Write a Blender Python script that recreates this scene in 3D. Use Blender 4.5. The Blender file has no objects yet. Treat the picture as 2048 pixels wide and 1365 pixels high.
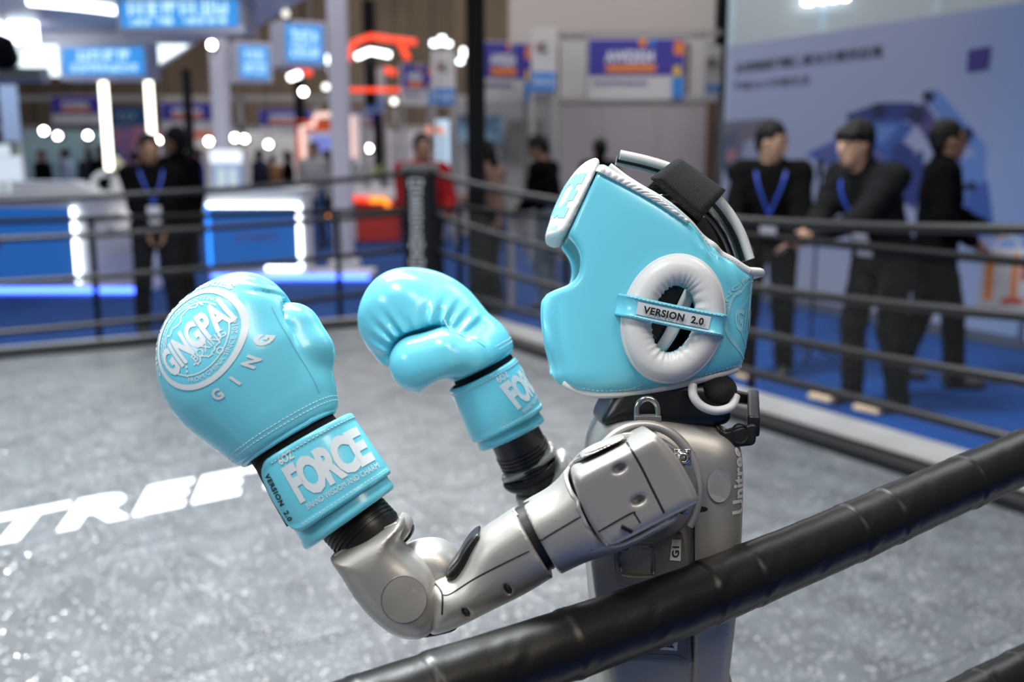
import bpy, bmesh, math, random
import numpy as np
from mathutils import Vector, Matrix
from mathutils.bvhtree import BVHTree

random.seed(7)
rng = np.random.default_rng(7)
scene = bpy.context.scene
COL = scene.collection
PI = math.pi

# ------------------------------------------------------------------ camera
CAMH = 1.35
FPX = 2048 * 35 / 36
PITCH = math.atan((682.5 - 312) / FPX)
cam_d = bpy.data.cameras.new('camera')
cam_d.lens = 35; cam_d.sensor_width = 36; cam_d.sensor_fit = 'HORIZONTAL'
cam_d.clip_start = 0.05; cam_d.clip_end = 200
cam_d.dof.use_dof = True
cam_d.dof.focus_distance = 0.84
cam_d.dof.aperture_fstop = 4.0
cam = bpy.data.objects.new('camera', cam_d)
COL.objects.link(cam)
cam.location = (0, 0, CAMH)
cam.rotation_euler = (PI / 2 - PITCH, 0, 0)
scene.camera = cam

# ------------------------------------------------------------------ world, lights, exposure
w = bpy.data.worlds.new('hall_air'); scene.world = w; w.use_nodes = True
w.node_tree.nodes['Background'].inputs[0].default_value = (0.80, 0.88, 1.0, 1)
w.node_tree.nodes['Background'].inputs[1].default_value = 0.15


def area_light(name, loc, size, power, color, target):
    d = bpy.data.lights.new(name, 'AREA'); d.shape = 'RECTANGLE'
    d.size, d.size_y = size; d.energy = power; d.color = color
    o = bpy.data.objects.new(name, d); COL.objects.link(o)
    o.location = loc
    o.rotation_euler = (Vector(target) - Vector(loc)).to_track_quat('-Z', 'Y').to_euler()
    return o


area_light('ring_and_fill_light', (-2.2, 4.6, 7.4), (3.0, 1.2), 760, (0.92, 0.97, 1.0), (-1.7, 3.4, 0)).data.spread = math.radians(110)
area_light('ring_and_fill_light', (-3.4, -0.9, 3.3), (1.4, 0.9), 52, (0.95, 0.98, 1.0), (-0.2, 1.0, 0.9))  # unseen fill added at the left front, not a lamp on a truss
area_light('ring_and_fill_light', (0.9, -1.0, 5.0), (1.0, 0.5), 30, (0.95, 0.98, 1.0), (-0.2, 0.9, 1.0))
area_light('ring_and_fill_light', (0.0, 2.6, 4.6), (1.6, 0.6), 110, (0.93, 0.97, 1.0), (0.0, 1.2, 0.9))
area_light('ring_and_fill_light', (-0.9, 0.15, 4.2), (1.0, 0.5), 80, (0.97, 0.98, 1.0), (-0.1, 0.8, 1.0))  # unseen lamp added above the nearer glove to brighten it
area_light('hall_and_fill_light', (3.0, -2.5, 6.5), (1.6, 1.6), 110, (1.0, 0.84, 0.66), (0.3, 1.0, 0.8))
area_light('hall_and_fill_light', (6.0, 8.5, 8.5), (5.0, 4.0), 270, (0.95, 0.97, 1.0), (4.0, 9.0, 0))
area_light('hall_and_fill_light', (-5.0, 13.0, 8.5), (6.0, 5.0), 480, (0.95, 0.97, 1.0), (-4.0, 12.0, 0))
area_light('hall_and_fill_light', (-3.0, 26.0, 9.5), (16.0, 6.0), 2400, (1.0, 0.97, 0.93), (-3.0, 27.0, 0))
area_light('hall_and_fill_light', (2.5, 10.5, 8.0), (3.0, 2.0), 230, (1.0, 0.96, 0.92), (2.0, 14.5, 2.0))  # extra lamp added to brighten the partition and its white fascia
area_light('hall_and_fill_light', (-1.0, 38.0, 9.0), (30.0, 3.0), 1500, (1.0, 0.90, 0.78), (-1.0, 48.0, 6.0))
vs = scene.view_settings
vs.view_transform = 'Standard'; vs.look = 'None'; vs.gamma = 1.0; vs.use_curve_mapping = False
vs.exposure = 0.0

# ------------------------------------------------------------------ geometry helpers
CP, SP = math.cos(PITCH), math.sin(PITCH)


def c2w(p):
    """rigid change from the camera's metric frame (right, up, back) to the world"""
    p = np.asarray(p, float)
    x, y, z = p[..., 0], p[..., 1], p[..., 2]
    return np.stack([x, y * SP - z * CP, CAMH + y * CP + z * SP], -1)


def cs(px, py, d):
    return np.array([(px - 1024) / FPX * d, (682.5 - py) / FPX * d, -d])


def at(px, py, d):
    return c2w(cs(px, py, d))


def ray(px, py):
    return c2w(cs(px, py, 1.0)) - np.array([0, 0, CAMH])


def on_z(px, py, z):
    r = ray(px, py); t = (z - CAMH) / r[2]
    return np.array([0, 0, CAMH]) + r * t


def at_y(px, py, Y):
    r = ray(px, py)
    return np.array([0, 0, CAMH]) + r * (Y / r[1])


def on_plane(px, py, p0, n):
    r = ray(px, py); o = np.array([0, 0, CAMH]); n = np.asarray(n, float)
    t = np.dot(np.asarray(p0, float) - o, n) / np.dot(r, n)
    return o + r * t


def tag(o, label=None, cat=None, group=None, kind=None):
    if label: o['label'] = label
    if cat: o['category'] = cat
    if group: o['group'] = group
    if kind: o['kind'] = kind
    return o


def empty(name, loc, rz=0, label=None, cat=None, group=None):
    o = bpy.data.objects.new(name, None); COL.objects.link(o)
    o.location = tuple(loc); o.rotation_euler = (0, 0, rz); o.empty_display_size = 0.1
    return tag(o, label, cat, group)


def new_mesh(name, verts, faces, mats=None, smooth=False, midx=None):
    me = bpy.data.meshes.new(name)
    me.from_pydata([tuple(map(float, v)) for v in verts], [], [tuple(map(int, f)) for f in faces])
    if mats is not None:
        for m in (mats if isinstance(mats, (list, tuple)) else [mats]):
            me.materials.append(m)
    if midx is not None:
        me.polygons.foreach_set('material_index', np.asarray(midx, dtype=np.int32))
    if smooth:
        me.polygons.foreach_set('use_smooth', np.ones(len(me.polygons), dtype=bool))
    me.update()
    return me


def link(name, me, parent=None, loc=None, rot=None):
    o = bpy.data.objects.new(name, me); COL.objects.link(o)
    if parent: o.parent = parent
    if loc is not None: o.location = tuple(loc)
    if rot is not None: o.rotation_euler = rot
    return o


def auto_smooth(me, ang=40):
    me.polygons.foreach_set('use_smooth', np.ones(len(me.polygons), dtype=bool))
    try: me.set_sharp_from_angle(angle=math.radians(ang))
    except Exception: pass


class MB:
    """collects shapes, builds ONE mesh object"""
    def __init__(s): s.v = []; s.f = []; s.m = []; s.cur = 0

    def add(s, v, f):
        n = len(s.v)
        s.v += [tuple(map(float, p)) for p in v]
        s.f += [tuple(int(i) + n for i in q) for q in f]
        s.m += [s.cur] * len(f)
        return s

    def box(s, lo, hi, M=None, bev=0.0):
        x0, y0, z0 = lo; x1, y1, z1 = hi
        if bev > 0:
            b = min(bev, 0.49 * min(x1 - x0, y1 - y0, z1 - z0))
            bm = bmesh.new(); bmesh.ops.create_cube(bm, size=1)
            for q in bm.verts:
                q.co = Vector(((x0 + x1) / 2 + q.co.x * (x1 - x0), (y0 + y1) / 2 + q.co.y * (y1 - y0), (z0 + z1) / 2 + q.co.z * (z1 - z0)))
            bmesh.ops.bevel(bm, geom=bm.edges[:], offset=b, segments=2, affect='EDGES', profile=0.5)
            bm.verts.index_update()
            v = [tuple(q.co) for q in bm.verts]; f = [[k.index for k in q.verts] for q in bm.faces]
            bm.free()
        else:
            v = [(x0, y0, z0), (x1, y0, z0), (x1, y1, z0), (x0, y1, z0), (x0, y0, z1), (x1, y0, z1), (x1, y1, z1), (x0, y1, z1)]
            f = [(0, 3, 2, 1), (4, 5, 6, 7), (0, 1, 5, 4), (1, 2, 6, 5), (2, 3, 7, 6), (3, 0, 4, 7)]
        if M is not None: v = [tuple(M @ Vector(p)) for p in v]
        return s.add(v, f)

    def tube(s, pts, r, n=10, cap=True, flat=None, closed=False):
        """tube along pts; r scalar or list; flat=(nx,ny,nz,ratio) squashes along a direction"""
        P = [Vector(p) for p in pts]; m = len(P)
        R = r if hasattr(r, '__len__') else [r] * m
        v = []; up = None
        for i in range(m):
            if closed: t = P[(i + 1) % m] - P[i - 1]
            else: t = P[min(i + 1, m - 1)] - P[max(i - 1, 0)]
            t.normalize()
            if up is None:
                a = Vector((0, 0, 1)) if abs(t.z) < 0.9 else Vector((1, 0, 0))
                up = (a - t * a.dot(t)).normalized()
            else:
                up = (up - t * up.dot(t))
                up.normalize()
            sd = t.cross(up)
            for k in range(n):
                a = 2 * PI * k / n
                o = up * math.cos(a) * R[i] + sd * math.sin(a) * R[i]
                if flat is not None:
                    fn = Vector(flat[:3]); o = o - fn * o.dot(fn) * (1 - flat[3])
                v.append(P[i] + o)
        f = []
        for i in range(m if closed else m - 1):
            j = (i + 1) % m
            for k in range(n):
                k2 = (k + 1) % n
                f.append((i * n + k, i * n + k2, j * n + k2, j * n + k))
        if cap and not closed:
            f.append(tuple(range(n - 1, -1, -1))); f.append(tuple((m - 1) * n + k for k in range(n)))
        return s.add(v, f)

    def lathe(s, prof, c=(0, 0, 0), n=24, M=None):
        """profile (r,z) about z"""
        v = []; f = []; m = len(prof)
        for (r, z) in prof:
            for k in range(n):
                a = 2 * PI * k / n
                v.append((c[0] + r * math.cos(a), c[1] + r * math.sin(a), c[2] + z))
        for i in range(m - 1):
            for k in range(n):
                k2 = (k + 1) % n
                f.append((i * n + k, i * n + k2, (i + 1) * n + k2, (i + 1) * n + k))
        f.append(tuple(range(n - 1, -1, -1))); f.append(tuple((m - 1) * n + k for k in range(n)))
        if M is not None: v = [tuple(M @ Vector(p)) for p in v]
        return s.add(v, f)

    def prism(s, poly, z0, z1, M=None):
        n = len(poly)
        v = [(p[0], p[1], z0) for p in poly] + [(p[0], p[1], z1) for p in poly]
        f = [tuple(range(n - 1, -1, -1)), tuple(range(n, 2 * n))]
        for i in range(n): f.append((i, (i + 1) % n, n + (i + 1) % n, n + i))
        if M is not None: v = [tuple(M @ Vector(p)) for p in v]
        return s.add(v, f)

    def build(s, name, mats, parent=None, smooth=None, origin=None, loc=None, rot=None):
        v = np.array(s.v)
        if origin is not None: v = v - np.asarray(origin)
        me = new_mesh(name, v, s.f, mats, midx=s.m)
        if smooth: auto_smooth(me, smooth if smooth is not True else 40)
        return link(name, me, parent, loc, rot)


def frame_mat(o, ex, ey, ez):
    M = Matrix.Identity(4)
    for i, a in enumerate((ex, ey, ez)):
        for j in range(3): M[j][i] = float(a[j])
    for j in range(3): M[j][3] = float(o[j])
    return M


# ------------------------------------------------------------------ materials
MATS = {}


def mat(name, col, rough=0.5, metal=0.0, bump=0.0, bscale=60.0, var=0.0, vscale=8.0, emit=None, estr=0.0,
        coat=0.0, spec=0.5, sheen=0.0, trans=0.0, alpha=1.0, bdist=0.002):
    if name in MATS: return MATS[name]
    m = bpy.data.materials.new(name); m.use_nodes = True
    nt = m.node_tree; b = nt.nodes['Principled BSDF']
    b.inputs['Base Color'].default_value = (*col, 1)
    b.inputs['Roughness'].default_value = rough
    b.inputs['Metallic'].default_value = metal
    b.inputs['Specular IOR Level'].default_value = spec
    if coat: b.inputs['Coat Weight'].default_value = coat; b.inputs['Coat Roughness'].default_value = 0.12
    if sheen: b.inputs['Sheen Weight'].default_value = sheen
    if trans: b.inputs['Transmission Weight'].default_value = trans
    if alpha < 1: b.inputs['Alpha'].default_value = alpha
    if emit:
        b.inputs['Emission Color'].default_value = (*emit, 1); b.inputs['Emission Strength'].default_value = estr
    tc = nt.nodes.new('ShaderNodeTexCoord')
    if var:
        n = nt.nodes.new('ShaderNodeTexNoise'); n.inputs['Scale'].default_value = vscale; n.inputs['Detail'].default_value = 5
        nt.links.new(tc.outputs['Object'], n.inputs['Vector'])
        r = nt.nodes.new('ShaderNodeMapRange'); r.inputs['From Min'].default_value = 0.3; r.inputs['From Max'].default_value = 0.7
        r.inputs['To Min'].default_value = 1 - var; r.inputs['To Max'].default_value = 1 + var
        nt.links.new(n.outputs['Fac'], r.inputs['Value'])
        mx = nt.nodes.new('ShaderNodeMix'); mx.data_type = 'RGBA'; mx.blend_type = 'MULTIPLY'; mx.inputs[0].default_value = 1
        mx.inputs[6].default_value = (*col, 1)
        nt.links.new(r.outputs['Result'], mx.inputs[7]); nt.links.new(mx.outputs[2], b.inputs['Base Color'])
    if bump:
        n = nt.nodes.new('ShaderNodeTexNoise'); n.inputs['Scale'].default_value = bscale; n.inputs['Detail'].default_value = 4
        nt.links.new(tc.outputs['Object'], n.inputs['Vector'])
        bp = nt.nodes.new('ShaderNodeBump'); bp.inputs['Strength'].default_value = bump; bp.inputs['Distance'].default_value = bdist
        nt.links.new(n.outputs['Fac'], bp.inputs['Height']); nt.links.new(bp.outputs['Normal'], b.inputs['Normal'])
    MATS[name] = m
    return m


def glow(name, col, s):
    return mat(name, (0.02, 0.02, 0.02), 0.6, emit=col, estr=s)


# ------------------------------------------------------------------ signed-distance modelling
class Field:
    """a grid of signed distances; solids are blended in, cut out, and meshed with surface nets"""
    def __init__(s, lo, hi, h):
        s.h = h; s.lo = np.array(lo, float)
        s.n = np.maximum(np.ceil((np.array(hi, float) - s.lo) / h).astype(int) + 1, 4)
        s.ax = [s.lo[i] + h * np.arange(s.n[i]) for i in range(3)]
        s.v = np.full(tuple(s.n), 1.0, dtype=np.float32)

    def _sl(s, lo, hi, pad):
        sl = []
        for i in range(3):
            a = 0 if lo is None else int(max(0, math.floor((lo[i] - pad - s.lo[i]) / s.h)))
            b = s.n[i] if hi is None else int(min(s.n[i], math.ceil((hi[i] + pad - s.lo[i]) / s.h) + 1))
            if b <= a: return None
            sl.append(slice(a, b))
        return tuple(sl)

    def grid(s, sl):
        return (s.ax[0][sl[0]][:, None, None], s.ax[1][sl[1]][None, :, None], s.ax[2][sl[2]][None, None, :])

    def add(s, fn, lo=None, hi=None, k=0.0, pad=0.02):
        sl = s._sl(lo, hi, pad + k)
        if sl is None: return s
        d = fn(*s.grid(sl)); a = s.v[sl]
        s.v[sl] = smin(a, d, k)
        return s

    def cut(s, fn, lo=None, hi=None, k=0.0, pad=0.02):
        sl = s._sl(lo, hi, pad + k)
        if sl is None: return s
        d = fn(*s.grid(sl)); a = s.v[sl]
        s.v[sl] = -smin(-a, d, k)
        return s

    def keep(s, fn, k=0.0):
        sl = s._sl(None, None, 0)
        d = fn(*s.grid(sl)); s.v = -smin(-s.v, -d, k)
        return s

    def disp(s, fn):
        sl = s._sl(None, None, 0)
        s.v = s.v + fn(*s.grid(sl)).astype(np.float32)
        return s

    def cap(s, a, b, ra, rb, k=0.0, flat=None, ratio=1.0):
        a = np.asarray(a, float); b = np.asarray(b, float); R = max(ra, rb)
        return s.add(lambda X, Y, Z: d_cap(X, Y, Z, a, b, ra, rb, flat, ratio), np.minimum(a, b) - R, np.maximum(a, b) + R, k)

    def ell(s, c, r, k=0.0, M=None):
        c = np.asarray(c, float); R = max(r)
        return s.add(lambda X, Y, Z: d_ell(X, Y, Z, c, r, M), c - R, c + R, k)

    def mesh(s, smooth=1):
        v = s.v; neg = v < 0
        n0, n1, n2 = v.shape
        cnt = np.zeros((n0 - 1, n1 - 1, n2 - 1), np.int8)
        cor = [(i, j, k) for i in (0, 1) for j in (0, 1) for k in (0, 1)]
        for (i, j, k) in cor: cnt += neg[i:n0 - 1 + i, j:n1 - 1 + j, k:n2 - 1 + k]
        act = (cnt > 0) & (cnt < 8)
        idx = np.argwhere(act)
        if len(idx) == 0: return np.zeros((0, 3)), np.zeros((0, 4), int)
        num = -np.ones(act.shape, np.int64); num[act] = np.arange(len(idx))
        acc = np.zeros((len(idx), 3)); c = np.zeros(len(idx))
        for a in cor:
            for ax in range(3):
                if a[ax] == 1: continue
                b = list(a); b[ax] = 1
                va = v[idx[:, 0] + a[0], idx[:, 1] + a[1], idx[:, 2] + a[2]]
                vb = v[idx[:, 0] + b[0], idx[:, 1] + b[1], idx[:, 2] + b[2]]
                m = (va < 0) != (vb < 0)
                t = np.where(m, va / np.where(m, va - vb, 1), 0)
                p = np.repeat(np.array(a, float)[None], len(idx), 0); p[:, ax] = t
                acc[m] += p[m]; c[m] += 1
        P = s.lo + (idx + acc / c[:, None]) * s.h
        F = []
        for ax in range(3):
            o1, o2 = [(1, 2), (2, 0), (0, 1)][ax]
            sa = [slice(None)] * 3; sb = [slice(None)] * 3
            sa[ax] = slice(0, -1); sb[ax] = slice(1, None)
            A = neg[tuple(sa)]; B = neg[tuple(sb)]
            ch = np.argwhere(A != B)
            ok = (ch[:, o1] > 0) & (ch[:, o2] > 0) & (ch[:, o1] < v.shape[o1] - 1) & (ch[:, o2] < v.shape[o2] - 1)
            ch = ch[ok]
            if len(ch) == 0: continue
            inside = A[ch[:, 0], ch[:, 1], ch[:, 2]]
            q = []
            for (d1, d2) in ((-1, -1), (0, -1), (0, 0), (-1, 0)):
                cc = ch.copy(); cc[:, o1] += d1; cc[:, o2] += d2
                q.append(num[cc[:, 0], cc[:, 1], cc[:, 2]])
            q = np.stack(q, 1)
            q[~inside] = q[~inside][:, ::-1]
            F.append(q)
        F = np.concatenate(F)
        F = F[(F >= 0).all(1)]
        for _ in range(smooth):
            S = np.zeros_like(P); N = np.zeros(len(P))
            for a, b in ((0, 1), (1, 2), (2, 3), (3, 0)):
                np.add.at(S, F[:, a], P[F[:, b]]); np.add.at(S, F[:, b], P[F[:, a]])
                np.add.at(N, F[:, a], 1); np.add.at(N, F[:, b], 1)
            P = 0.5 * P + 0.5 * S / np.maximum(N, 1)[:, None]
        return P, F


def smin(a, b, k):
    if k <= 0: return np.minimum(a, b).astype(np.float32)
    h = np.clip(0.5 + 0.5 * (b - a) / k, 0, 1)
    return (b * (1 - h) + a * h - k * h * (1 - h)).astype(np.float32)


def smax(a, b, k): return -smin(-a, -b, k)


def d_cap(X, Y, Z, a, b, ra, rb, flat=None, ratio=1.0):
    ab = b - a; L = max(float(ab @ ab), 1e-12)
    t = np.clip(((X - a[0]) * ab[0] + (Y - a[1]) * ab[1] + (Z - a[2]) * ab[2]) / L, 0, 1)
    wx = X - a[0] - t * ab[0]; wy = Y - a[1] - t * ab[1]; wz = Z - a[2] - t * ab[2]
    if flat is not None:
        d = wx * flat[0] + wy * flat[1] + wz * flat[2]; g = d * (1 / ratio - 1)
        wx = wx + flat[0] * g; wy = wy + flat[1] * g; wz = wz + flat[2] * g
    r = ra + (rb - ra) * t
    return (np.sqrt(wx * wx + wy * wy + wz * wz) - r) * (min(1, ratio))


def d_ell(X, Y, Z, c, r, M=None):
    x, y, z = X - c[0], Y - c[1], Z - c[2]
    if M is not None:
        M = np.asarray(M, float)          # rows are the ellipsoid's own axes
        x, y, z = (M[0, 0] * x + M[0, 1] * y + M[0, 2] * z, M[1, 0] * x + M[1, 1] * y + M[1, 2] * z, M[2, 0] * x + M[2, 1] * y + M[2, 2] * z)
    k0 = np.sqrt((x / r[0]) ** 2 + (y / r[1]) ** 2 + (z / r[2]) ** 2)
    k1 = np.sqrt((x / r[0] ** 2) ** 2 + (y / r[1] ** 2) ** 2 + (z / r[2] ** 2) ** 2)
    return k0 * (k0 - 1) / np.maximum(k1, 1e-6)


def d_box(X, Y, Z, c, r, rad=0.0, M=None):
    x, y, z = X - c[0], Y - c[1], Z - c[2]
    if M is not None:
        M = np.asarray(M, float)
        x, y, z = (M[0, 0] * x + M[0, 1] * y + M[0, 2] * z, M[1, 0] * x + M[1, 1] * y + M[1, 2] * z, M[2, 0] * x + M[2, 1] * y + M[2, 2] * z)
    qx, qy, qz = np.abs(x) - r[0] + rad, np.abs(y) - r[1] + rad, np.abs(z) - r[2] + rad
    return np.sqrt(np.maximum(qx, 0) ** 2 + np.maximum(qy, 0) ** 2 + np.maximum(qz, 0) ** 2) + np.minimum(np.maximum(qx, np.maximum(qy, qz)), 0) - rad


def d_poly(U, V, poly):
    """signed distance to a 2-D polygon, broadcasting over U, V"""
    P = np.asarray(poly, float); n = len(P)
    d = None; s = None
    for i in range(n):
        a = P[i]; b = P[i - 1]; e = b - a
        wx = U - a[0]; wy = V - a[1]
        t = np.clip((wx * e[0] + wy * e[1]) / max(e @ e, 1e-12), 0, 1)
        bx = wx - e[0] * t; by = wy - e[1] * t
        dd = bx * bx + by * by
        d = dd if d is None else np.minimum(d, dd)
        c1 = V >= a[1]; c2 = V < b[1]; c3 = e[0] * wy > e[1] * wx
        fl = (c1 & c2 & c3) | (~c1 & ~c2 & ~c3)
        s = fl if s is None else s ^ fl
    return np.where(s, -1, 1) * np.sqrt(d)


def spline(pts, n=8, closed=False):
    """Catmull-Rom through pts"""
    P = np.asarray(pts, float); m = len(P); out = []
    for i in range(m if closed else m - 1):
        if closed: p0, p1, p2, p3 = P[i - 1], P[i], P[(i + 1) % m], P[(i + 2) % m]
        else: p0, p1, p2, p3 = P[max(i - 1, 0)], P[i], P[i + 1], P[min(i + 2, m - 1)]
        for k in range(n):
            t = k / n
            out.append(0.5 * (2 * p1 + (p2 - p0) * t + (2 * p0 - 5 * p1 + 4 * p2 - p3) * t * t + (3 * p1 - p0 - 3 * p2 + p3) * t ** 3))
    if not closed: out.append(P[-1])
    return np.array(out)


# ------------------------------------------------------------------ lettering
def text_mesh(s, bold=0.0, shear=0.0, spacing=1.0, res=4, maxlen=None):
    """flat lettering, cap height about 0.7, centred; returns verts (n,2), faces"""
    c = bpy.data.curves.new('t', 'FONT'); c.body = s; c.align_x = 'CENTER'; c.align_y = 'CENTER'
    c.offset = bold; c.shear = shear; c.space_character = spacing; c.resolution_u = res; c.fill_mode = 'FRONT'
    o = bpy.data.objects.new('t', c); COL.objects.link(o)
    dg = bpy.context.evaluated_depsgraph_get()
    me = bpy.data.meshes.new_from_object(o.evaluated_get(dg))
    bpy.data.objects.remove(o); bpy.data.curves.remove(c)
    bm = bmesh.new(); bm.from_mesh(me); bpy.data.meshes.remove(me)
    bmesh.ops.remove_doubles(bm, verts=bm.verts, dist=1e-5)
    bmesh.ops.triangulate(bm, faces=bm.faces[:])
    if maxlen:
        for _ in range(4):
            es = [e for e in bm.edges if e.calc_length() > maxlen]
            if not es: break
            bmesh.ops.subdivide_edges(bm, edges=es, cuts=1)
            bmesh.ops.triangulate(bm, faces=bm.faces[:])
    bm.verts.index_update()
    v = np.array([(q.co.x, q.co.y) for q in bm.verts]); f = [[k.index for k in q.verts] for q in bm.faces]
    bm.free()
    return v, f


def fit(v, w=None, h=None):
    """scale lettering to an overall width and/or height, centred"""
    lo, hi = v.min(0), v.max(0); v = v - (lo + hi) / 2
    sx = w / (hi[0] - lo[0]) if w else None; sy = h / (hi[1] - lo[1]) if h else None
    if sx is None: sx = sy
    if sy is None: sy = sx
    return v * np.array([sx, sy])


def flat_text(name, s, o, ex, ey, w, h, m, parent, off=0.002, bold=0.0, shear=0.0, spacing=1.0, origin=None):
    """printed lettering lying on a plane, raised by a hair"""
    v, f = text_mesh(s, bold, shear, spacing); v = fit(v, w, h)
    ex = np.asarray(ex, float); ey = np.asarray(ey, float); n = np.cross(ex, ey)
    P = np.asarray(o, float) + v[:, :1] * ex + v[:, 1:] * ey + n * off
    if origin is not None: P = P - np.asarray(origin, float)
    return link(name, new_mesh(name, P, f, m), parent)
# ================================================================== materials of the place
HALLZ = -0.20
m_carpet = mat('blue_carpet', (0.009, 0.045, 0.180), 0.95, spec=0.1, bump=0.3, bscale=300, var=0.18, vscale=2.5)
m_dark = mat('dark_hall_wall', (0.12, 0.092, 0.070), 0.9, var=0.25, vscale=0.3)
m_black = mat('black_vinyl', (0.006, 0.006, 0.007), 0.45, spec=0.25, bump=0.15, bscale=90)
m_blackmetal = mat('black_powder_coat', (0.004, 0.0042, 0.005), 0.5, spec=0.15)
m_rope = mat('black_rope_cover', (0.006, 0.006, 0.007), 0.34, bump=0.3, bscale=220, spec=0.4, bdist=0.001)
m_apron = mat('pale_grey_apron', (0.30, 0.295, 0.29), 0.34, var=0.10, vscale=3)
m_white = mat('white_panel', (0.72, 0.71, 0.74), 0.5)
m_lav = mat('lavender_white_panel', (0.60, 0.58, 0.68), 0.5)
m_wire = mat('fence_wire', (0.16, 0.16, 0.15), 0.5, metal=0.3)
m_wood = mat('pale_wood', (0.62, 0.47, 0.32), 0.6, var=0.12, vscale=30)
m_print_white = mat('white_print', (0.80, 0.81, 0.82), 0.45)


def speckled_mat():
    m = bpy.data.materials.new('speckled_grey_mat'); m.use_nodes = True; nt = m.node_tree; L = nt.links.new
    b = nt.nodes['Principled BSDF']
    tc = nt.nodes.new('ShaderNodeTexCoord')
    vo = nt.nodes.new('ShaderNodeTexVoronoi'); vo.inputs['Scale'].default_value = 125; vo.voronoi_dimensions = '3D'
    L(tc.outputs['Object'], vo.inputs['Vector'])
    sep = nt.nodes.new('ShaderNodeSeparateColor'); L(vo.outputs['Color'], sep.inputs[0])
    gt = nt.nodes.new('ShaderNodeMath'); gt.operation = 'GREATER_THAN'; gt.inputs[1].default_value = 0.87; L(sep.outputs[0], gt.inputs[0])
    near = nt.nodes.new('ShaderNodeMath'); near.operation = 'LESS_THAN'; near.inputs[1].default_value = 0.42; L(vo.outputs['Distance'], near.inputs[0])
    fl = nt.nodes.new('ShaderNodeMath'); fl.operation = 'MULTIPLY'; L(gt.outputs[0], fl.inputs[0]); L(near.outputs[0], fl.inputs[1])
    no = nt.nodes.new('ShaderNodeTexNoise'); no.inputs['Scale'].default_value = 5; no.inputs['Detail'].default_value = 7
    L(tc.outputs['Object'], no.inputs['Vector'])
    cr = nt.nodes.new('ShaderNodeValToRGB'); L(no.outputs['Fac'], cr.inputs[0])
    cr.color_ramp.elements[0].position = 0.3; cr.color_ramp.elements[0].color = (0.046, 0.050, 0.055, 1)
    cr.color_ramp.elements[1].position = 0.7; cr.color_ramp.elements[1].color = (0.090, 0.098, 0.105, 1)
    mx = nt.nodes.new('ShaderNodeMix'); mx.data_type = 'RGBA'; L(fl.outputs[0], mx.inputs[0]); L(cr.outputs[0], mx.inputs[6])
    mx.inputs[7].default_value = (0.95, 0.96, 0.94, 1); L(mx.outputs[2], b.inputs['Base Color'])
    me = nt.nodes.new('ShaderNodeMath'); me.operation = 'MULTIPLY'; me.inputs[1].default_value = 0.5; L(fl.outputs[0], me.inputs[0]); L(me.outputs[0], b.inputs['Metallic'])
    ro = nt.nodes.new('ShaderNodeMapRange'); ro.inputs['To Min'].default_value = 0.36; ro.inputs['To Max'].default_value = 0.18
    L(fl.outputs[0], ro.inputs['Value']); L(ro.outputs[0], b.inputs['Roughness'])
    # every flake lies at its own small tilt
    sb = nt.nodes.new('ShaderNodeVectorMath'); sb.operation = 'SUBTRACT'; L(vo.outputs['Color'], sb.inputs[0]); sb.inputs[1].default_value = (0.5, 0.5, 0.5)
    sc_ = nt.nodes.new('ShaderNodeVectorMath'); sc_.operation = 'SCALE'; L(sb.outputs[0], sc_.inputs[0])
    fm = nt.nodes.new('ShaderNodeMath'); fm.operation = 'MULTIPLY'; fm.inputs[1].default_value = 0.75; L(fl.outputs[0], fm.inputs[0]); L(fm.outputs[0], sc_.inputs['Scale'])
    ge = nt.nodes.new('ShaderNodeNewGeometry')
    ad = nt.nodes.new('ShaderNodeVectorMath'); ad.operation = 'ADD'; L(ge.outputs['Normal'], ad.inputs[0]); L(sc_.outputs[0], ad.inputs[1])
    nm = nt.nodes.new('ShaderNodeVectorMath'); nm.operation = 'NORMALIZE'; L(ad.outputs[0], nm.inputs[0]); L(nm.outputs[0], b.inputs['Normal'])
    return m


m_mat = speckled_mat()

# ================================================================== hall shell
mb = MB(); mb.box((-45, -6, HALLZ - 0.1), (45, 60, HALLZ))
tag(mb.build('floor', m_carpet), 'blue carpet of the exhibition hall around the ring', 'floor', kind='structure')
mb = MB()
mb.box((-45, 48, HALLZ), (45, 48.4, 13))
wb = tag(mb.build('wall_back', m_dark), 'dark brown ribbed wall at the far end of the hall', 'wall', kind='structure')
for i in range(58):
    mb = MB(); x = -44 + i * 1.55
    mb.box((x, 47.85, HALLZ), (x + 0.5, 47.99, 13)); mb.build('rib', m_dark, wb)
mb = MB(); mb.box((-45, 9, 13), (45, 48, 13.2))
tag(mb.build('ceiling', m_dark), 'dark high ceiling of the exhibition hall', 'ceiling', kind='structure')

# ================================================================== boxing ring
C0 = np.array([-0.725, 8.20, 0.0])                 # far corner of the ring
RU = np.array([-0.8630, -0.5052, 0.0])             # along the far side, to the left
RV = np.array([0.5052, -0.8630, 0.0])              # along the right side, towards the viewer
SIDE = 6.86


def ringpt(a, b, z=0.0):
    return C0 + RU * a + RV * b + np.array([0, 0, z])


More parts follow.
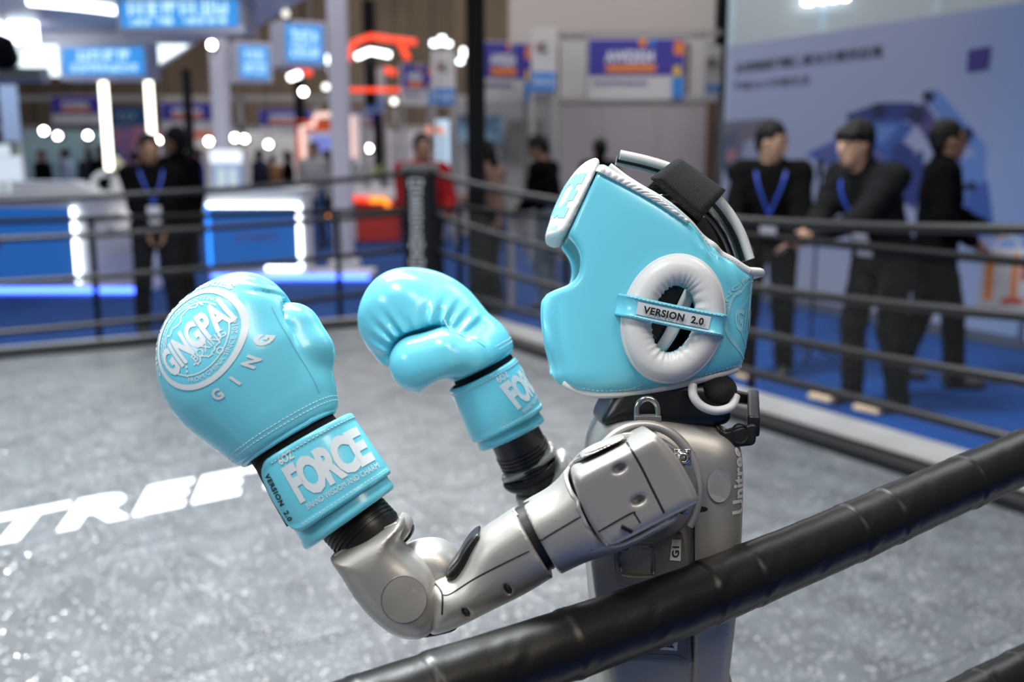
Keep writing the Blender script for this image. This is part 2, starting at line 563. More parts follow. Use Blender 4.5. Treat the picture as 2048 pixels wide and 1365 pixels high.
MR = frame_mat(C0, RU, RV, (0, 0, 1))
APR = 0.66
mb = MB(); mb.box((-APR, -APR, HALLZ), (SIDE + APR, SIDE + APR, -0.03), MR)
ringb = tag(mb.build('ring_platform', m_apron, origin=C0, loc=C0), 'low pale grey platform of the boxing ring', 'platform', kind='structure')
NT = 7; ts = SIDE / NT
me_t = None
for i in range(NT):
    for j in range(NT):
        if me_t is None:
            q = MB(); q.box((0.002, 0.002, -0.03), (ts - 0.002, ts - 0.002, 0.0), frame_mat((0, 0, 0), RU, RV, (0, 0, 1)))
            me_t = new_mesh('mat_tile', q.v, q.f, m_mat)
        link('mat_tile', me_t, ringb, loc=RU * ts * i + RV * ts * j)
q = MB(); q.box((0, 0, -0.03), (SIDE, SIDE, -0.006), MR)
q.build('joint_strip', mat('pale_joint', (0.36, 0.38, 0.40), 0.5), ringb, origin=C0)
# black foam kerb along the edges of the mat
for (a0, a1, b0, b1) in ((-0.15, SIDE + 0.10, -0.15, 0.0), (-0.15, 0.0, 0.0, SIDE + 0.10), (0.0, SIDE + 0.10, SIDE, SIDE + 0.1), (SIDE, SIDE + 0.1, 0, SIDE)):
    q = MB(); q.box((a0, b0, -0.03), (a1, b1, 0.050), MR, bev=0.025); q.build('edge_bar', m_black, ringb, smooth=True, origin=C0)

# white lettering printed on the mat
tA = on_z(-8, 1090, 0); tB = on_z(672, 950, 0)
ex = (tB - tA); Lw = np.linalg.norm(ex); ex = ex / Lw; ey = np.array([-ex[1], ex[0], 0])
mid = (tA + tB) / 2
hgt = abs(np.dot(on_z(120, 1006, 0) - on_z(105, 1064, 0), ey))
flat_text('mat_lettering', 'TREET', mid + ey * hgt / 2 - C0, ex, ey, Lw, hgt, m_print_white, ringb, off=0.0015, bold=0.035, shear=0.5, spacing=1.1)

# ---- corner post with its pad
post = empty('corner_post', ringpt(0.0, 0.0, -0.03), math.atan2(RU[1], RU[0]), 'black padded corner post of the ring with white vertical lettering', 'post')
q = MB(); q.lathe([(0.05, 0), (0.05, 1.30), (0.045, 1.31)], n=20); q.build('pole', m_blackmetal, post, smooth=True)
pad = Field((-0.2, -0.2, 0.22), (0.2, 0.2, 1.36), 0.012)
pad.add(lambda X, Y, Z: d_box(X, Y, Z, (0.05, 0.05, 0.78), (0.125, 0.095, 0.51), 0.05, M=[[0.7071, -0.7071, 0], [0.7071, 0.7071, 0], [0, 0, 1]]))
pv, pf = pad.mesh()
link('corner_pad', new_mesh('corner_pad', pv, pf, m_black, True), post)
q = MB(); q.box((-0.16, -0.012, 0), (0.16, 0.012, 0.06), Matrix.Translation((0.05, 0.05, 1.26)) @ Matrix.Rotation(-PI / 4, 4, 'Z'), bev=0.008)
q.build('top_strap', mat('dark_grey_webbing', (0.10, 0.10, 0.10), 0.7), post)
q = MB(); q.lathe([(0.11, 0), (0.11, 0.015), (0.06, 0.03)], n=20); q.build('foot_plate', m_blackmetal, post)
Ml = Matrix.Translation((0.05 + 0.7071 * 0.0965, 0.05 + 0.7071 * 0.0965, 0.78)) @ Matrix.Rotation(3 * PI / 4, 4, 'Z')
q = MB(); rr = np.random.default_rng(4); zc = 0.42
while zc > -0.42:                                   # a column of script-like strokes, read sideways
    hh = rr.uniform(0.04, 0.07); wd = rr.choice([0.04, 0.045, 0.06]); sl = 0.012
    q.box((-wd, -0.003, zc - 0.012), (wd, 0.0, zc), Ml)
    q.box((-wd + 0.01, -0.003, zc - hh + 0.008), (wd - 0.01, 0.0, zc - hh + 0.02), Ml)
    q.box((-wd, -0.003, zc - hh), (-wd + 0.014, 0.0, zc), Ml); q.box((wd - 0.016, -0.003, zc - hh * .7), (wd, 0.0, zc), Ml)
    zc -= hh + 0.012
tag(q.build('pad_lettering', mat('grey_white_print', (0.40, 0.43, 0.46), 0.5), post), kind='stuff')


# ---- ropes: four to a side
ROPE_Z = (1.22, 0.90, 0.60, 0.29)


def rope_line(p0, p1, z0, z1, sag, n=40):
    t = np.linspace(0, 1, n)[:, None]
    P = p0[None] * (1 - t) + p1[None] * t
    P[:, 2] = (z0 * (1 - t) + z1 * t)[:, 0] - sag * 4 * (t * (1 - t))[:, 0]
    return P


def make_rope(name, P, r, label, group, seams=(), segs=14):
    o0 = P[0].copy()
    root = empty(name, o0, 0, label, 'rope', group)
    q = MB(); q.tube(P - o0, r, segs); q.build('rope_cover', m_rope, root, smooth=True)
    return root


rk = ('topmost', 'second', 'third', 'lowest')
for k in range(4):
    P = rope_line(ringpt(0.03, -0.03), ringpt(SIDE, -0.03), ROPE_Z[k], ROPE_Z[k], (0.16, 0.10, 0.09, 0.12)[k])
    make_rope('ring_rope', P, 0.022, '%s black rope of the far side of the ring, before the blue counters' % rk[k], 'ring ropes')
    P = rope_line(ringpt(-0.03, 0.03), ringpt(-0.03, SIDE), ROPE_Z[k], ROPE_Z[k], (0.19, 0.20, 0.13, 0.02)[k])
    make_rope('ring_rope', P, 0.022, '%s black rope of the right side of the ring, before the three men' % rk[k], 'ring ropes')

# the near rope: real wrapped cover with seams and puckers
NP_ = [on_plane(a_, b_, ringpt(0, SIDE), RV) for a_, b_ in ((760, 1418), (1000, 1336), (1330, 1220), (1700, 1067), (2060, 909))]
nA, nM, nB = NP_[0], NP_[2], NP_[4]


def near_rope(name, pts, r, label, seed):
    rr = np.random.default_rng(seed)
    cl = spline(pts, 70)
    seg = np.linalg.norm(np.diff(cl, axis=0), axis=1); s = np.concatenate([[0], np.cumsum(seg)])
    st = np.arange(0, s[-1], 0.0022)
    P = np.stack([np.interp(st, s, cl[:, i]) for i in range(3)], 1)
    o0 = P[len(P) // 2].copy(); o0[2] -= r
    root = empty(name, o0, 0, label, 'rope', 'near ropes')
    n = 72; ang = np.arange(n) * 2 * PI / n
    sv = []; x = 0.01
    while x < s[-1]: sv.append(x); x += 0.052 + rr.uniform(-0.012, 0.02)
    sv = np.array(sv); tilt = rr.uniform(-0.002, 0.002, len(sv)); ph = rr.uniform(0, 6.28, len(sv)); kind = rr.random(len(sv)) < 0.62
    V = []
    up = None
    for i in range(len(P)):
        t = P[min(i + 1, len(P) - 1)] - P[max(i - 1, 0)]; t = t / np.linalg.norm(t)
        u = np.array([0, 0, 1.0]); u = u - t * (u @ t); u /= np.linalg.norm(u); w_ = np.cross(t, u)
        dr = np.zeros(n)
        for j in range(len(sv)):
            d0 = st[i] - sv[j]
            if abs(d0) > 0.045: continue
            d = d0 - tilt[j] * np.cos(ang - ph[j])
            if kind[j]:
                dr += 0.0011 / (1 + np.exp(-d / 0.0009)) * np.exp(-np.maximum(d, 0) / 0.018) - 0.0008 * np.exp(-(d / 0.0012) ** 2)
            pk = np.exp(-((d - 0.008) / 0.010) ** 2)
            dr += 0.00028 * pk * np.sin(ang * 9 + ph[j] * 3 + d * 260) * (0.5 + 0.5 * np.sin(ang * 2 + ph[j]))
        dr += 0.00012 * np.sin(st[i] * 50 + 2 * np.sin(ang)) + 0.0001 * np.sin(ang * 5 + st[i] * 160)
        V.append(P[i][None] + (np.cos(ang)[:, None] * u + np.sin(ang)[:, None] * w_) * (r + dr)[:, None])
    V = np.concatenate(V) - o0
    m = len(P); F = []
    I = np.arange(m - 1)[:, None] * n + np.arange(n)[None]
    J = np.arange(m - 1)[:, None] * n + (np.arange(n)[None] + 1) % n
    F = np.stack([I, J, J + n, I + n], -1).reshape(-1, 4)
    link('rope_cover', new_mesh('rope_cover', V, F, m_nearrope, True), root)
    return root


m_nearrope = mat('black_leatherette', (0.006, 0.0055, 0.005), 0.36, bump=0.15, bscale=420, spec=0.35, bdist=0.0006)
dM = nM - nA; dB = nB - nA
far_end = nB + (nB - nM) / np.linalg.norm(nB - nM) * 1.6
near_end = nA - (nM - nA) / np.linalg.norm(nM - nA) * 0.6
NR = 0.5 * 127 / FPX * np.linalg.norm(nM - np.array([0, 0, CAMH])) * 0.99
near_rope('near_rope', [near_end] + NP_ + [far_end], NR, 'thick black wrapped rope crossing in front of the robot', 3)
lo1 = on_plane(1900, 1420, ringpt(0, SIDE), RV); lo2 = on_plane(2075, 1330, ringpt(0, SIDE), RV)
dv = (lo2 - lo1) / np.linalg.norm(lo2 - lo1)
near_rope('near_rope', [lo1 - dv * 0.5, lo1, lo2, lo2 + dv * 0.8], NR * 0.95, 'lower black wrapped rope at the bottom right corner', 5)


# ---- chain-link fence round the ring
def fence(p0, p1, h, label, posts, name='chain_link_fence'):
    p0 = np.asarray(p0, float); p1 = np.asarray(p1, float)
    L = np.linalg.norm(p1 - p0); e = (p1 - p0) / L
    root = empty(name, p0, 0, label, 'fence', 'fences round the ring')
    up = np.array([0, 0, 1.0])
    q = MB(); q.tube([up * h, e * L + up * h], 0.022, 10); q.build('top_rail', m_blackmetal, root, smooth=True)
    q = MB(); q.tube([up * 0.10, e * L + up * 0.10], 0.030, 10); q.build('bottom_rail', m_blackmetal, root, smooth=True)
    for s in posts:
        q = MB(); q.tube([e * s, e * s + up * h], 0.024, 10); q.box(*(lambda c: (c - np.array([.06, .06, 0]), c + np.array([.06, .06, .012])))(e * s)); q.build('fence_post', m_blackmetal, root, smooth=True)
    q = MB(); pitch = 0.047; z0, z1 = 0.13, h - 0.02; H = z1 - z0; r = 0.00042
    nrm = np.cross(e, up)
    x = -H
    while x < L:
        for sgn in (1, -1):
            a = np.array([x, z0]) if sgn > 0 else np.array([x + H, z0]); b = np.array([x + H, z1]) if sgn > 0 else np.array([x, z1])
            lo, hi = 0.0, 1.0
            d = b - a
            for lim, s_ in ((0.0, 1), (L, -1)):
                va, vb = (a[0] - lim) * s_, (b[0] - lim) * s_
                if va < 0 and vb < 0: hi = -1
                elif va < 0: lo = max(lo, va / (va - vb))
                elif vb < 0: hi = min(hi, va / (va - vb))
            if hi - lo > 0.01:
                A = a + d * lo; B = a + d * hi
                PA = e * A[0] + up * A[1] + nrm * 0.0015 * sgn; PB = e * B[0] + up * B[1] + nrm * 0.0015 * sgn
                t = (PB - PA) / np.linalg.norm(PB - PA); sd = np.cross(t, nrm)
                o3 = [nrm * r, sd * r - nrm * r * 0.5, -sd * r - nrm * r * 0.5]
                q.add([PA + k for k in o3] + [PB + k for k in o3], [(0, 1, 4, 3), (1, 2, 5, 4), (2, 0, 3, 5)])
        x += pitch
    tag(q.build('wire_mesh', m_wire, root), kind='stuff')
    return root


FO = APR + 0.07
zf = HALLZ
fence(ringpt(-FO, -FO, zf), ringpt(SIDE + FO, -FO, zf), 1.08, 'black railed chain-link fence behind the far side of the ring', [0.02, 1.2, 3.17, 5.2, 7.2])
fence(ringpt(-FO, -FO + 0.05, zf), ringpt(-FO, SIDE + FO, zf), 1.08, 'black railed chain-link fence behind the right side of the ring', [1.7, 3.75, 5.9])
for i, (px, py) in enumerate(((1492, 757), (1643, 800), (1736, 823))):
    p = on_z(px, py, -0.03)
    q = MB(); q.box((-0.075, -0.03, 0.0), (0.075, 0.03, 0.028), Matrix.Rotation(math.atan2(RV[1], RV[0]) + 0.1 * i, 4, 'Z'), bev=0.004)
    tag(q.build('wood_block', m_wood, loc=p), ('small pale wooden block on the apron nearest the head guard', 'small pale wooden block on the apron below the first trouser leg', 'small pale wooden block on the apron, rightmost of three')[i], 'block', 'wooden blocks on the apron')
# ================================================================== exhibition stands behind the ring
g_white = glow('white_light', (0.86, 0.95, 1.0), 7.0)
g_warm = glow('warm_white_tube', (1.0, 0.97, 0.80), 5.0)
g_spot = glow('spotlight_lens', (1.0, 0.97, 0.88), 28.0)
g_blue = glow('blue_strip', (0.05, 0.13, 1.0), 9.0)
g_cyan = glow('blue_lightbox', (0.006, 0.10, 0.40), 1.0)
g_sign = glow('blue_sign_face', (0.04, 0.32, 0.85), 1.0)
g_signtxt = glow('sign_lettering', (0.55, 0.85, 1.0), 1.3)
g_red = glow('red_tube', (1.0, 0.06, 0.015), 1.6)
g_pink = glow('pale_pink_tube', (1.0, 0.66, 0.58), 1.3)
g_orange = glow('orange_tube', (1.0, 0.30, 0.02), 2.0)
g_ceil = glow('glowing_canopy_underside', (0.85, 0.97, 0.97), 1.9)
m_orange = mat('orange_panel', (0.75, 0.10, 0.02), 0.5)
m_redp = mat('red_panel', (0.55, 0.03, 0.02), 0.5)
m_purple = mat('violet_blue_print', (0.045, 0.035, 0.30), 0.5)
m_skyblue = mat('sky_blue_print', (0.03, 0.22, 0.62), 0.5)
m_navy = mat('navy_print', (0.02, 0.07, 0.19), 0.5)
m_or2 = mat('orange_print', (0.75, 0.22, 0.03), 0.5)
m_greyw = mat('grey_white_partition', (0.36, 0.32, 0.33), 0.55, var=0.03, vscale=1)
m_beige = mat('beige_bulkhead', (0.50, 0.45, 0.42), 0.6)
m_trim = mat('aluminium_trim', (0.38, 0.36, 0.35), 0.45, metal=0.4)
m_chrome = mat('grey_metal', (0.35, 0.36, 0.38), 0.3, metal=0.8)


def quad_frame(px0, py0, px1, py1, Y, yaw=0.0):
    """a box facing the viewer: its centre, width and height from where its face stands at distance Y"""
    c = at_y((px0 + px1) / 2, (py0 + py1) / 2, Y)
    a = at_y(px0, (py0 + py1) / 2, Y); b = at_y(px1, (py0 + py1) / 2, Y)
    t = at_y((px0 + px1) / 2, py0, Y); u = at_y((px0 + px1) / 2, py1, Y)
    return c, abs(b[0] - a[0]) / math.cos(yaw), abs(t[2] - u[2])


def legs_to_floor(rt, w_, h_, y0=0.02, m=None):
    z = HALLZ - rt.location[2]
    for s_ in (-1, 1):
        q = MB(); q.box((s_ * w_ * .42 - .025, y0, z), (s_ * w_ * .42 + .025, y0 + .05, -h_ / 2)); q.build('support_leg', m or m_trim, rt)


def hang(rt, x, y, z0, top=13.0, m=None):
    q = MB(); q.tube([(x, y, z0), (x, y, top - rt.location[2])], 0.008, 6); q.build('hanger', m or m_blackmetal, rt)


def panel(name, px0, py0, px1, py1, Y, m, depth=0.1, yaw=0.0, parent=None, bev=0.0):
    c, w_, h_ = quad_frame(px0, py0, px1, py1, Y, yaw)
    q = MB(); q.box((-w_ / 2, 0, -h_ / 2), (w_ / 2, depth, h_ / 2), bev=bev)
    return q.build(name, m, parent, loc=c, rot=(0, 0, yaw)), c, w_, h_


def glyph_row(q, x0, x1, z0, z1, y, n, seed):
    """a row of square sign characters, too far to read, as clusters of strokes"""
    r = np.random.default_rng(abs(int(seed))); cw = (x1 - x0) / n; s = cw * 0.84; h = z1 - z0
    for i in range(n):
        a = x0 + i * cw + (cw - s) / 2
        for zz in r.choice([0.06, 0.3, 0.52, 0.75, 0.92], 3, replace=False):
            q.box((a + s * r.uniform(0, .15), y - 0.006, z0 + h * (zz - 0.06)), (a + s * r.uniform(.8, 1), y, z0 + h * (zz + 0.06)))
        for xx in r.choice([0.08, 0.3, 0.5, 0.7, 0.92], 2, replace=False):
            q.box((a + s * (xx - 0.07), y - 0.006, z0), (a + s * (xx + 0.07), y, z1))


# ---- hanging light-box signs
def box_sign(px0, py0, px1, py1, Y, yaw, label, rows, depth=0.35, mount=2.0):
    c, w_, h_ = quad_frame(px0, py0, px1, py1, Y, yaw)
    root = empty('hanging_sign', c, yaw, label, 'sign', 'blue hanging signs')
    q = MB(); q.box((-w_ / 2 - 0.05, 0.012, -h_ / 2 - 0.05), (w_ / 2 + 0.05, depth, h_ / 2 + 0.05), bev=0.01); q.build('sign_case', m_lav, root)
    q = MB(); q.box((-w_ / 2, 0, -h_ / 2), (w_ / 2, 0.012, h_ / 2)); q.build('sign_face', g_sign, root)
    q = MB()
    for k, (za, zb, n, xa, xb) in enumerate(rows):
        glyph_row(q, w_ * (xa - .5), w_ * (xb - .5), h_ * (za - .5), h_ * (zb - .5), 0.0, n, 11 + k + int(px0))
    tag(q.build('sign_lettering', g_signtxt, root), kind='stuff')
    for s in (-1, 1):
        q = MB(); q.tube([(s * w_ * .35, depth / 2, h_ / 2), (s * w_ * .35, depth / 2, h_ / 2 + mount)], 0.012, 6); q.build('hanger', m_chrome, root)
    return root


box_sign(236, 2, 478, 54, 8.4, -0.10, 'large blue hanging sign at the top of the white canopy', [(0.10, 0.34, 4, .04, .96), (0.44, 0.98, 6, .06, .95)], 0.3, 0.01)
box_sign(121, 95, 290, 150, 10.3, -0.10, 'wide blue hanging sign above the two white light tubes', [(0.12, 0.40, 9, .1, .92), (0.50, 0.90, 4, .16, .86)], 0.25, 0.01)
box_sign(484, 92, 534, 156, 13.5, 0.55, 'small blue hanging sign between the two white pillars', [(0.15, 0.45, 5, .1, .9), (0.55, 0.85, 4, .15, .85)], 0.5, 9.6)
box_sign(576, 50, 642, 124, 12.5, 0.50, 'blue hanging sign just left of the tall white pillar', [(0.12, 0.42, 6, .1, .9), (0.50, 0.86, 4, .12, .88)], 0.5, 9.6)

# ---- white canopy of the left stand
root = empty('stand_canopy', at_y(150, 330, 12.5) * np.array([1, 1, 0]) + np.array([0, 0, HALLZ]), 0, 'white canopy with a glowing underside over the left stand', 'canopy')
oC = np.array(root.location)
pA = at_y(395, 86, 10.6); z_u = pA[2]
pA2 = at_y(300, 148, 14.8)
q = MB(); q.prism([(-9.0, 10.6), (pA[0], 10.6), (pA2[0], 14.8), (-9.0, 14.8)], z_u, z_u + 0.10); q.build('lower_slab', m_white, root, origin=oC)
q = MB(); q.prism([(-8.9, 10.75), (pA[0] - 0.15, 10.75), (pA2[0] - 0.12, 14.7), (-8.9, 14.7)], z_u - 0.02, z_u - 0.004); q.build('light_panel', g_ceil, root, origin=oC)
pB = at_y(482, 74, 11.0); zz = pB[2]; pB2 = at_y(622, -10, 8.2)
q = MB(); q.prism([(-9, 8.2), (pB2[0], 8.2), (pB[0], 11.0), (-4.6, 11.6), (-9, 11.6)], zz, zz + 0.45); q.build('upper_slab', m_lav, root, origin=oC)
q = MB(); q.tube(spline([(at_y(a, b, 8.6)[0], yy, zz - 0.03) for a, b, yy in ((90, 0, 8.3), (170, 5, 8.6), (228, 20, 9.0), (240, 30, 9.4))], 6), 0.03, 8); q.build('light_cove', g_white, root, origin=oC)
for (px, pxw, Y) in ((447, 30, 16.2),):
    p = at_y(px, 300, Y); r = pxw / FPX * Y / 2
    q = MB(); q.box((p[0] - r, Y - r, HALLZ), (p[0] + r, Y + r, at_y(px, 74, Y)[2]), bev=0.02); q.build('column', m_lav, root, origin=oC)
pb = at_y(375, 200, 13.8)
q = MB(); q.tube([(pb[0], 13.8, HALLZ), (pb[0], 13.8, z_u)], 0.065, 10); q.build('black_column', m_blackmetal, root, origin=oC)
q = MB(); a0 = at_y(0, 62, 9.9); q.box((-5.2, 9.8, a0[2] - .12), (at_y(78, 70, 9.9)[0], 9.9, a0[2] + 0.12), bev=0.02); q.build('light_tray', g_white, root, origin=oC)

for i, (px, y0, y1, Y) in enumerate(((210, 150, 340, 11.0), (301, 150, 296, 11.4))):
    a = at_y(px - 5, y0, Y); b = at_y(px + 4, y1, Y)
    rt = empty('light_tube', (a[0], Y, b[2]), 0, ('long vertical white light tube, left of the pair under the canopy', 'shorter vertical white light tube, right of the pair under the canopy')[i], 'lamp', 'light tubes under the canopy')
    q = MB(); q.tube([(0, 0, 0), (0, 0, a[2] - b[2])], 0.038, 12); q.build('tube', g_warm, rt, smooth=True)
    for z in (-0.05, a[2] - b[2]):
        q = MB(); q.lathe([(0.045, 0), (0.045, 0.05)], (0, 0, z), 12); q.build('end_cap', m_chrome, rt)
    q = MB(); q.tube([(0, 0.03, a[2] - b[2] + 0.04), (0, 0.03, z_u + (0.0 if i else 0.0))], 0.008, 6); q.build('hanger', m_chrome, rt)

# ---- tall white pillar
p = on_z(690, 538, HALLZ); r = 0.122
rt = empty('white_pillar', p, 0, 'tall white square pillar rising out of the picture', 'pillar')
q = MB(); q.box((-r, -r, 0.12), (r, r, 7.5), bev=0.02); q.build('shaft', m_lav, rt)
q = MB(); q.box((-0.2, -0.2, 0), (0.2, 0.2, 0.12), bev=0.02); q.build('plinth', m_white, rt)


# ---- counters with blue light-box fronts
def counter(pxL, pxR, py_floor, fronts, ztop, dep, label, strip, yaw, body=None):
    p = on_z((pxL + pxR) / 2, py_floor, HALLZ); Y = p[1]
    w_ = abs(at_y(pxR, py_floor, Y)[0] - at_y(pxL, py_floor, Y)[0])
    rt = empty('light_counter', p, yaw, label, 'counter', 'light-box counters')
    X = lambda px: at_y(px, py_floor, Y)[0] - p[0]
    Z = lambda py: at_y((pxL + pxR) / 2, py, Y)[2] - HALLZ
    bx0, bx1 = (-w_ / 2, w_ / 2) if body is None else (X(body[0]), X(body[1]))
    q = MB(); q.box((bx0, 0.05, 0.10), (bx1, dep, ztop), bev=0.015); q.build('body', m_white, rt)
    q = MB(); q.box((bx0 - 0.03, 0.0, ztop), (bx1 + 0.03, dep + 0.05, ztop + 0.04), bev=0.01); q.build('top', m_white, rt)
    q = MB(); q.box((-w_ / 2 - 0.02, -0.02, 0.0), (w_ / 2 + 0.02, dep + 0.02, 0.10)); q.build('plinth', m_lav, rt)
    q = MB(); q.tube([(X(strip[0]), -0.035, 0.055), (X(strip[1]), -0.035, 0.055)], 0.024, 8); q.build('blue_strip', g_blue, rt)
    for (a, b, t, u, edges) in fronts:
        q = MB(); q.box((X(a), 0.03, Z(u)), (X(b), 0.049, Z(t))); q.build('light_panel', g_cyan, rt)
        for e in edges:
            s0, s1 = {'t': ((X(a), Z(t)), (X(b), Z(t))), 'r': ((X(b), Z(t)), (X(b), Z(u))), 'b': ((X(a) + (X(b) - X(a)) * .62, Z(u)), (X(b), Z(u))), 'l': ((X(a), Z(t)), (X(a), Z(u)))}[e]
            q = MB(); q.tube([(s0[0], 0.015, s0[1]), (s1[0], 0.015, s1[1])], 0.022, 8)
            q.build('light_strip', g_white if e in 'trb' else g_bl2, rt)
        q = MB(); glyph_row(q, X(a) + (X(b) - X(a)) * .3, X(a) + (X(b) - X(a)) * .75, Z(t) - (Z(t) - Z(u)) * .56, Z(t) - (Z(t) - Z(u)) * .45, 0.03, 5, int(pxL))
        tag(q.build('panel_lettering', mat('faint_red_print', (0.25, 0.10, 0.16), 0.5), rt), kind='stuff')
    return rt


g_bl2 = glow('blue_edge_light', (0.02, 0.25, 1.0), 2.5)
cntL = counter(-420, 277, 590, [(-400, 158, 416, 566, 'r')], 1.10, 0.7, 'long white counter with blue light-box front at the left edge', (-400, 275), 0.0)
cntR = counter(424, 738, 563, [(422, 602, 411, 537, 'trbl')], 1.12, 0.6, 'short white counter with blue light-box front framed in white light', (428, 737), 0.0, (416, 610))
cl = np.array(cntL.location); cr_ = np.array(cntR.location)
# things on the left counter
ctop = cl[2] + 1.14


def counter_thing(px, Y, kind, label, z=None):
    z = ctop if z is None else z
    p = at_y(px, 400, Y); p[2] = z
    if kind == 'monitor':
        rt = empty('desk_monitor', p, 0.2, label, 'monitor')
        q = MB(); q.box((-0.24, 0, 0.1), (0.24, 0.03, 0.42), bev=0.01); q.build('housing', m_white, rt)
        q = MB(); q.box((-0.22, -0.004, 0.12), (0.22, 0.0, 0.40)); q.build('screen', glow('pale_screen', (0.7, 0.8, 0.95), 0.9), rt)
        q = MB(); q.box((-0.1, -0.05, 0), (0.1, 0.1, 0.012)); q.box((-0.02, 0.02, 0), (0.02, 0.04, 0.2)); q.build('stand', m_chrome, rt)
    elif kind == 'lamp':
        rt = empty('curved_display', p, 0.0, label, 'display')
        q = MB(); q.lathe([(0.11, 0), (0.11, 0.02), (0.03, 0.03)], n=16); q.build('base', m_white, rt)
        q = MB(); q.tube(spline([(0, 0, 0.02), (-0.02, 0, 0.12), (0.06, 0, 0.2), (0.2, 0, 0.21)], 6), 0.035, 10); q.build('arm', m_white, rt, smooth=True)
    elif kind == 'tray':
        rt = empty('white_display_box', p, 0.0, label, 'box')
        q = MB(); q.box((-0.45, -0.15, 0), (0.45, 0.15, 0.10), bev=0.03); q.build('box_body', m_white, rt)
        q = MB(); q.box((-0.44, -0.14, 0.10), (0.30, 0.14, 0.13), bev=0.01); q.build('lid', m_lav, rt)
    elif kind == 'flowers':
        rt = empty('flower_vase', p, 0.0, label, 'vase')
        q = MB(); q.lathe([(0.05, 0), (0.075, 0.08), (0.045, 0.16), (0.055, 0.2)], n=16); q.build('vase', m_white, rt, smooth=True)
        rr = np.random.default_rng(int(px))
        for k in range(9):
            a = rr.uniform(0, 6.28); c = np.array([0.1 * math.cos(a) * rr.random(), 0.1 * math.sin(a) * rr.random(), 0.28 + 0.12 * rr.random()])
            f = Field(c - .06, c + .06, 0.012); f.ell(c, (0.045, 0.045, 0.035)); v_, f_ = f.mesh()
            link('blossom', new_mesh('blossom', v_, f_, mat('cream_petal', (0.7, 0.68, 0.45), 0.7), True), rt)
        q = MB(); [q.tube([(0, 0, 0.15), (0.06 * math.cos(k), 0.06 * math.sin(k), 0.3)], 0.005, 5) for k in range(6)]
        q.build('stems', mat('leaf_green', (0.05, 0.16, 0.05), 0.6), rt)
    return rt


counter_thing(8, cl[1] + 0.45, 'monitor', 'pale desk monitor on the left counter at the picture edge')
counter_thing(112, cl[1] + 0.25, 'tray', 'long white box lying on the left counter')
counter_thing(193, cl[1] + 0.3, 'lamp', 'white curved arm on the left counter')
counter_thing(235, cl[1] + 0.4, 'flowers', 'cream flowers in a white vase on the left counter')
for i, (px, py) in enumerate(((237, 432), (222, 458))):
    p = at_y(px, py, cl[1] - 0.10)
    q = MB(); q.lathe([(0.05, 0), (0.05, 0.02), (0.03, 0.05)], n=14, M=Matrix.Rotation(PI / 2, 4, 'X'))
    o = q.build('spotlight', m_chrome, loc=p); tag(o, ('bright small spotlight on the front of the left counter', 'dim small spotlight below the bright one on the left counter')[i], 'lamp', 'counter spotlights')
    q = MB(); f_ = Field((-.06, -.06, -.06), (.06, .06, .06), .01); f_.ell((0, -0.015, 0), (0.045, 0.02, 0.045)); v_, ff = f_.mesh()
    link('lens', new_mesh('lens', v_, ff, (g_spot, glow('dim_lens', (1, .95, .85), 1.2))[i], True), o)

# display cabinet with a lit header
p = at_y(456, 395, 15.0)
rt = empty('display_cabinet', (p[0], 15.0, HALLZ), 0.08, 'white display cabinet with lit header and pale blue screen', 'cabinet')
ztp = at_y(456, 300, 15)[2] - HALLZ; zmid = at_y(456, 326, 15)[2] - HALLZ; wd = 31 / FPX * 15
q = MB(); q.box((-wd, 0.02, 0), (wd, 0.5, ztp), bev=0.02); q.build('cabinet_body', m_white, rt)
q = MB(); q.box((-wd, -0.02, zmid), (wd, 0.02, ztp)); q.build('lit_header', glow('header_light', (0.85, 0.92, 1.0), 1.3), rt)
q = MB(); q.box((-wd * .85, -0.01, zmid - 0.75), (wd * .85, 0.02, zmid - 0.03)); q.build('screen', glow('pale_blue_screen', (0.30, 0.48, 0.80), 0.8), rt)
for s in (-0.35, 0.35):
    q = MB(); q.box((s * wd - 0.05, -0.016, zmid - 0.68), (s * wd + 0.06, -0.01, zmid - 0.08)); q.build('screen_figure', glow('pale_figure', (0.75, 0.85, 0.9), 0.8), rt)

# ---- orange gateway stand
rt = empty('orange_gateway', on_z(640, 470, HALLZ), 0, 'orange gateway stand outlined with pale pink light tubes', 'stand')
oG = np.array(rt.location); Y = oG[1]
P3 = lambda px, py, dy=0.0: at_y(px, py, Y) - oG + np.array([0, dy, 0])
mb = MB(); a = P3(590, 244); b = P3(618, 470); mb.box((a[0], 0, 0), (b[0], 0.4, a[2])); mb.build('gate_leg', m_orange, rt)
mb = MB(); a = P3(592, 240); b = P3(668, 262); mb.box((a[0], 0, b[2]), (b[0], 0.4, a[2])); mb.build('gate_header', m_orange, rt)
mb = MB(); a = P3(612, 262); b = P3(700, 268); mb.box((a[0], 0.01, P3(0, 310)[2]), (b[0], 0.35, a[2])); mb.build('screen_wall', m_white, rt)
mb = MB(); a = P3(622, 272); b = P3(672, 302); mb.box((a[0], -0.03, b[2]), (b[0], 0.009, a[2])); mb.build('screen', glow('blue_white_screen', (0.22, 0.27, 0.8), 0.8), rt)
mb = MB(); mb.tube([P3(613, 370, -.08), P3(605, 254, -.08), P3(628, 252, -.08), P3(633, 232, -.08), P3(676, 229, -.08)], 0.055, 8); mb.build('pink_light_tube', g_pink, rt)
mb = MB(); mb.tube([P3(701, 232, -.08), P3(705, 316, -.08)], 0.065, 8); mb.build('pink_light_tube', g_pink, rt)
mb = MB(); mb.box((P3(696, 0)[0], 0, 0), (P3(712, 0)[0], 0.3, P3(0, 228)[2])); mb.build('gate_leg', m_white, rt)

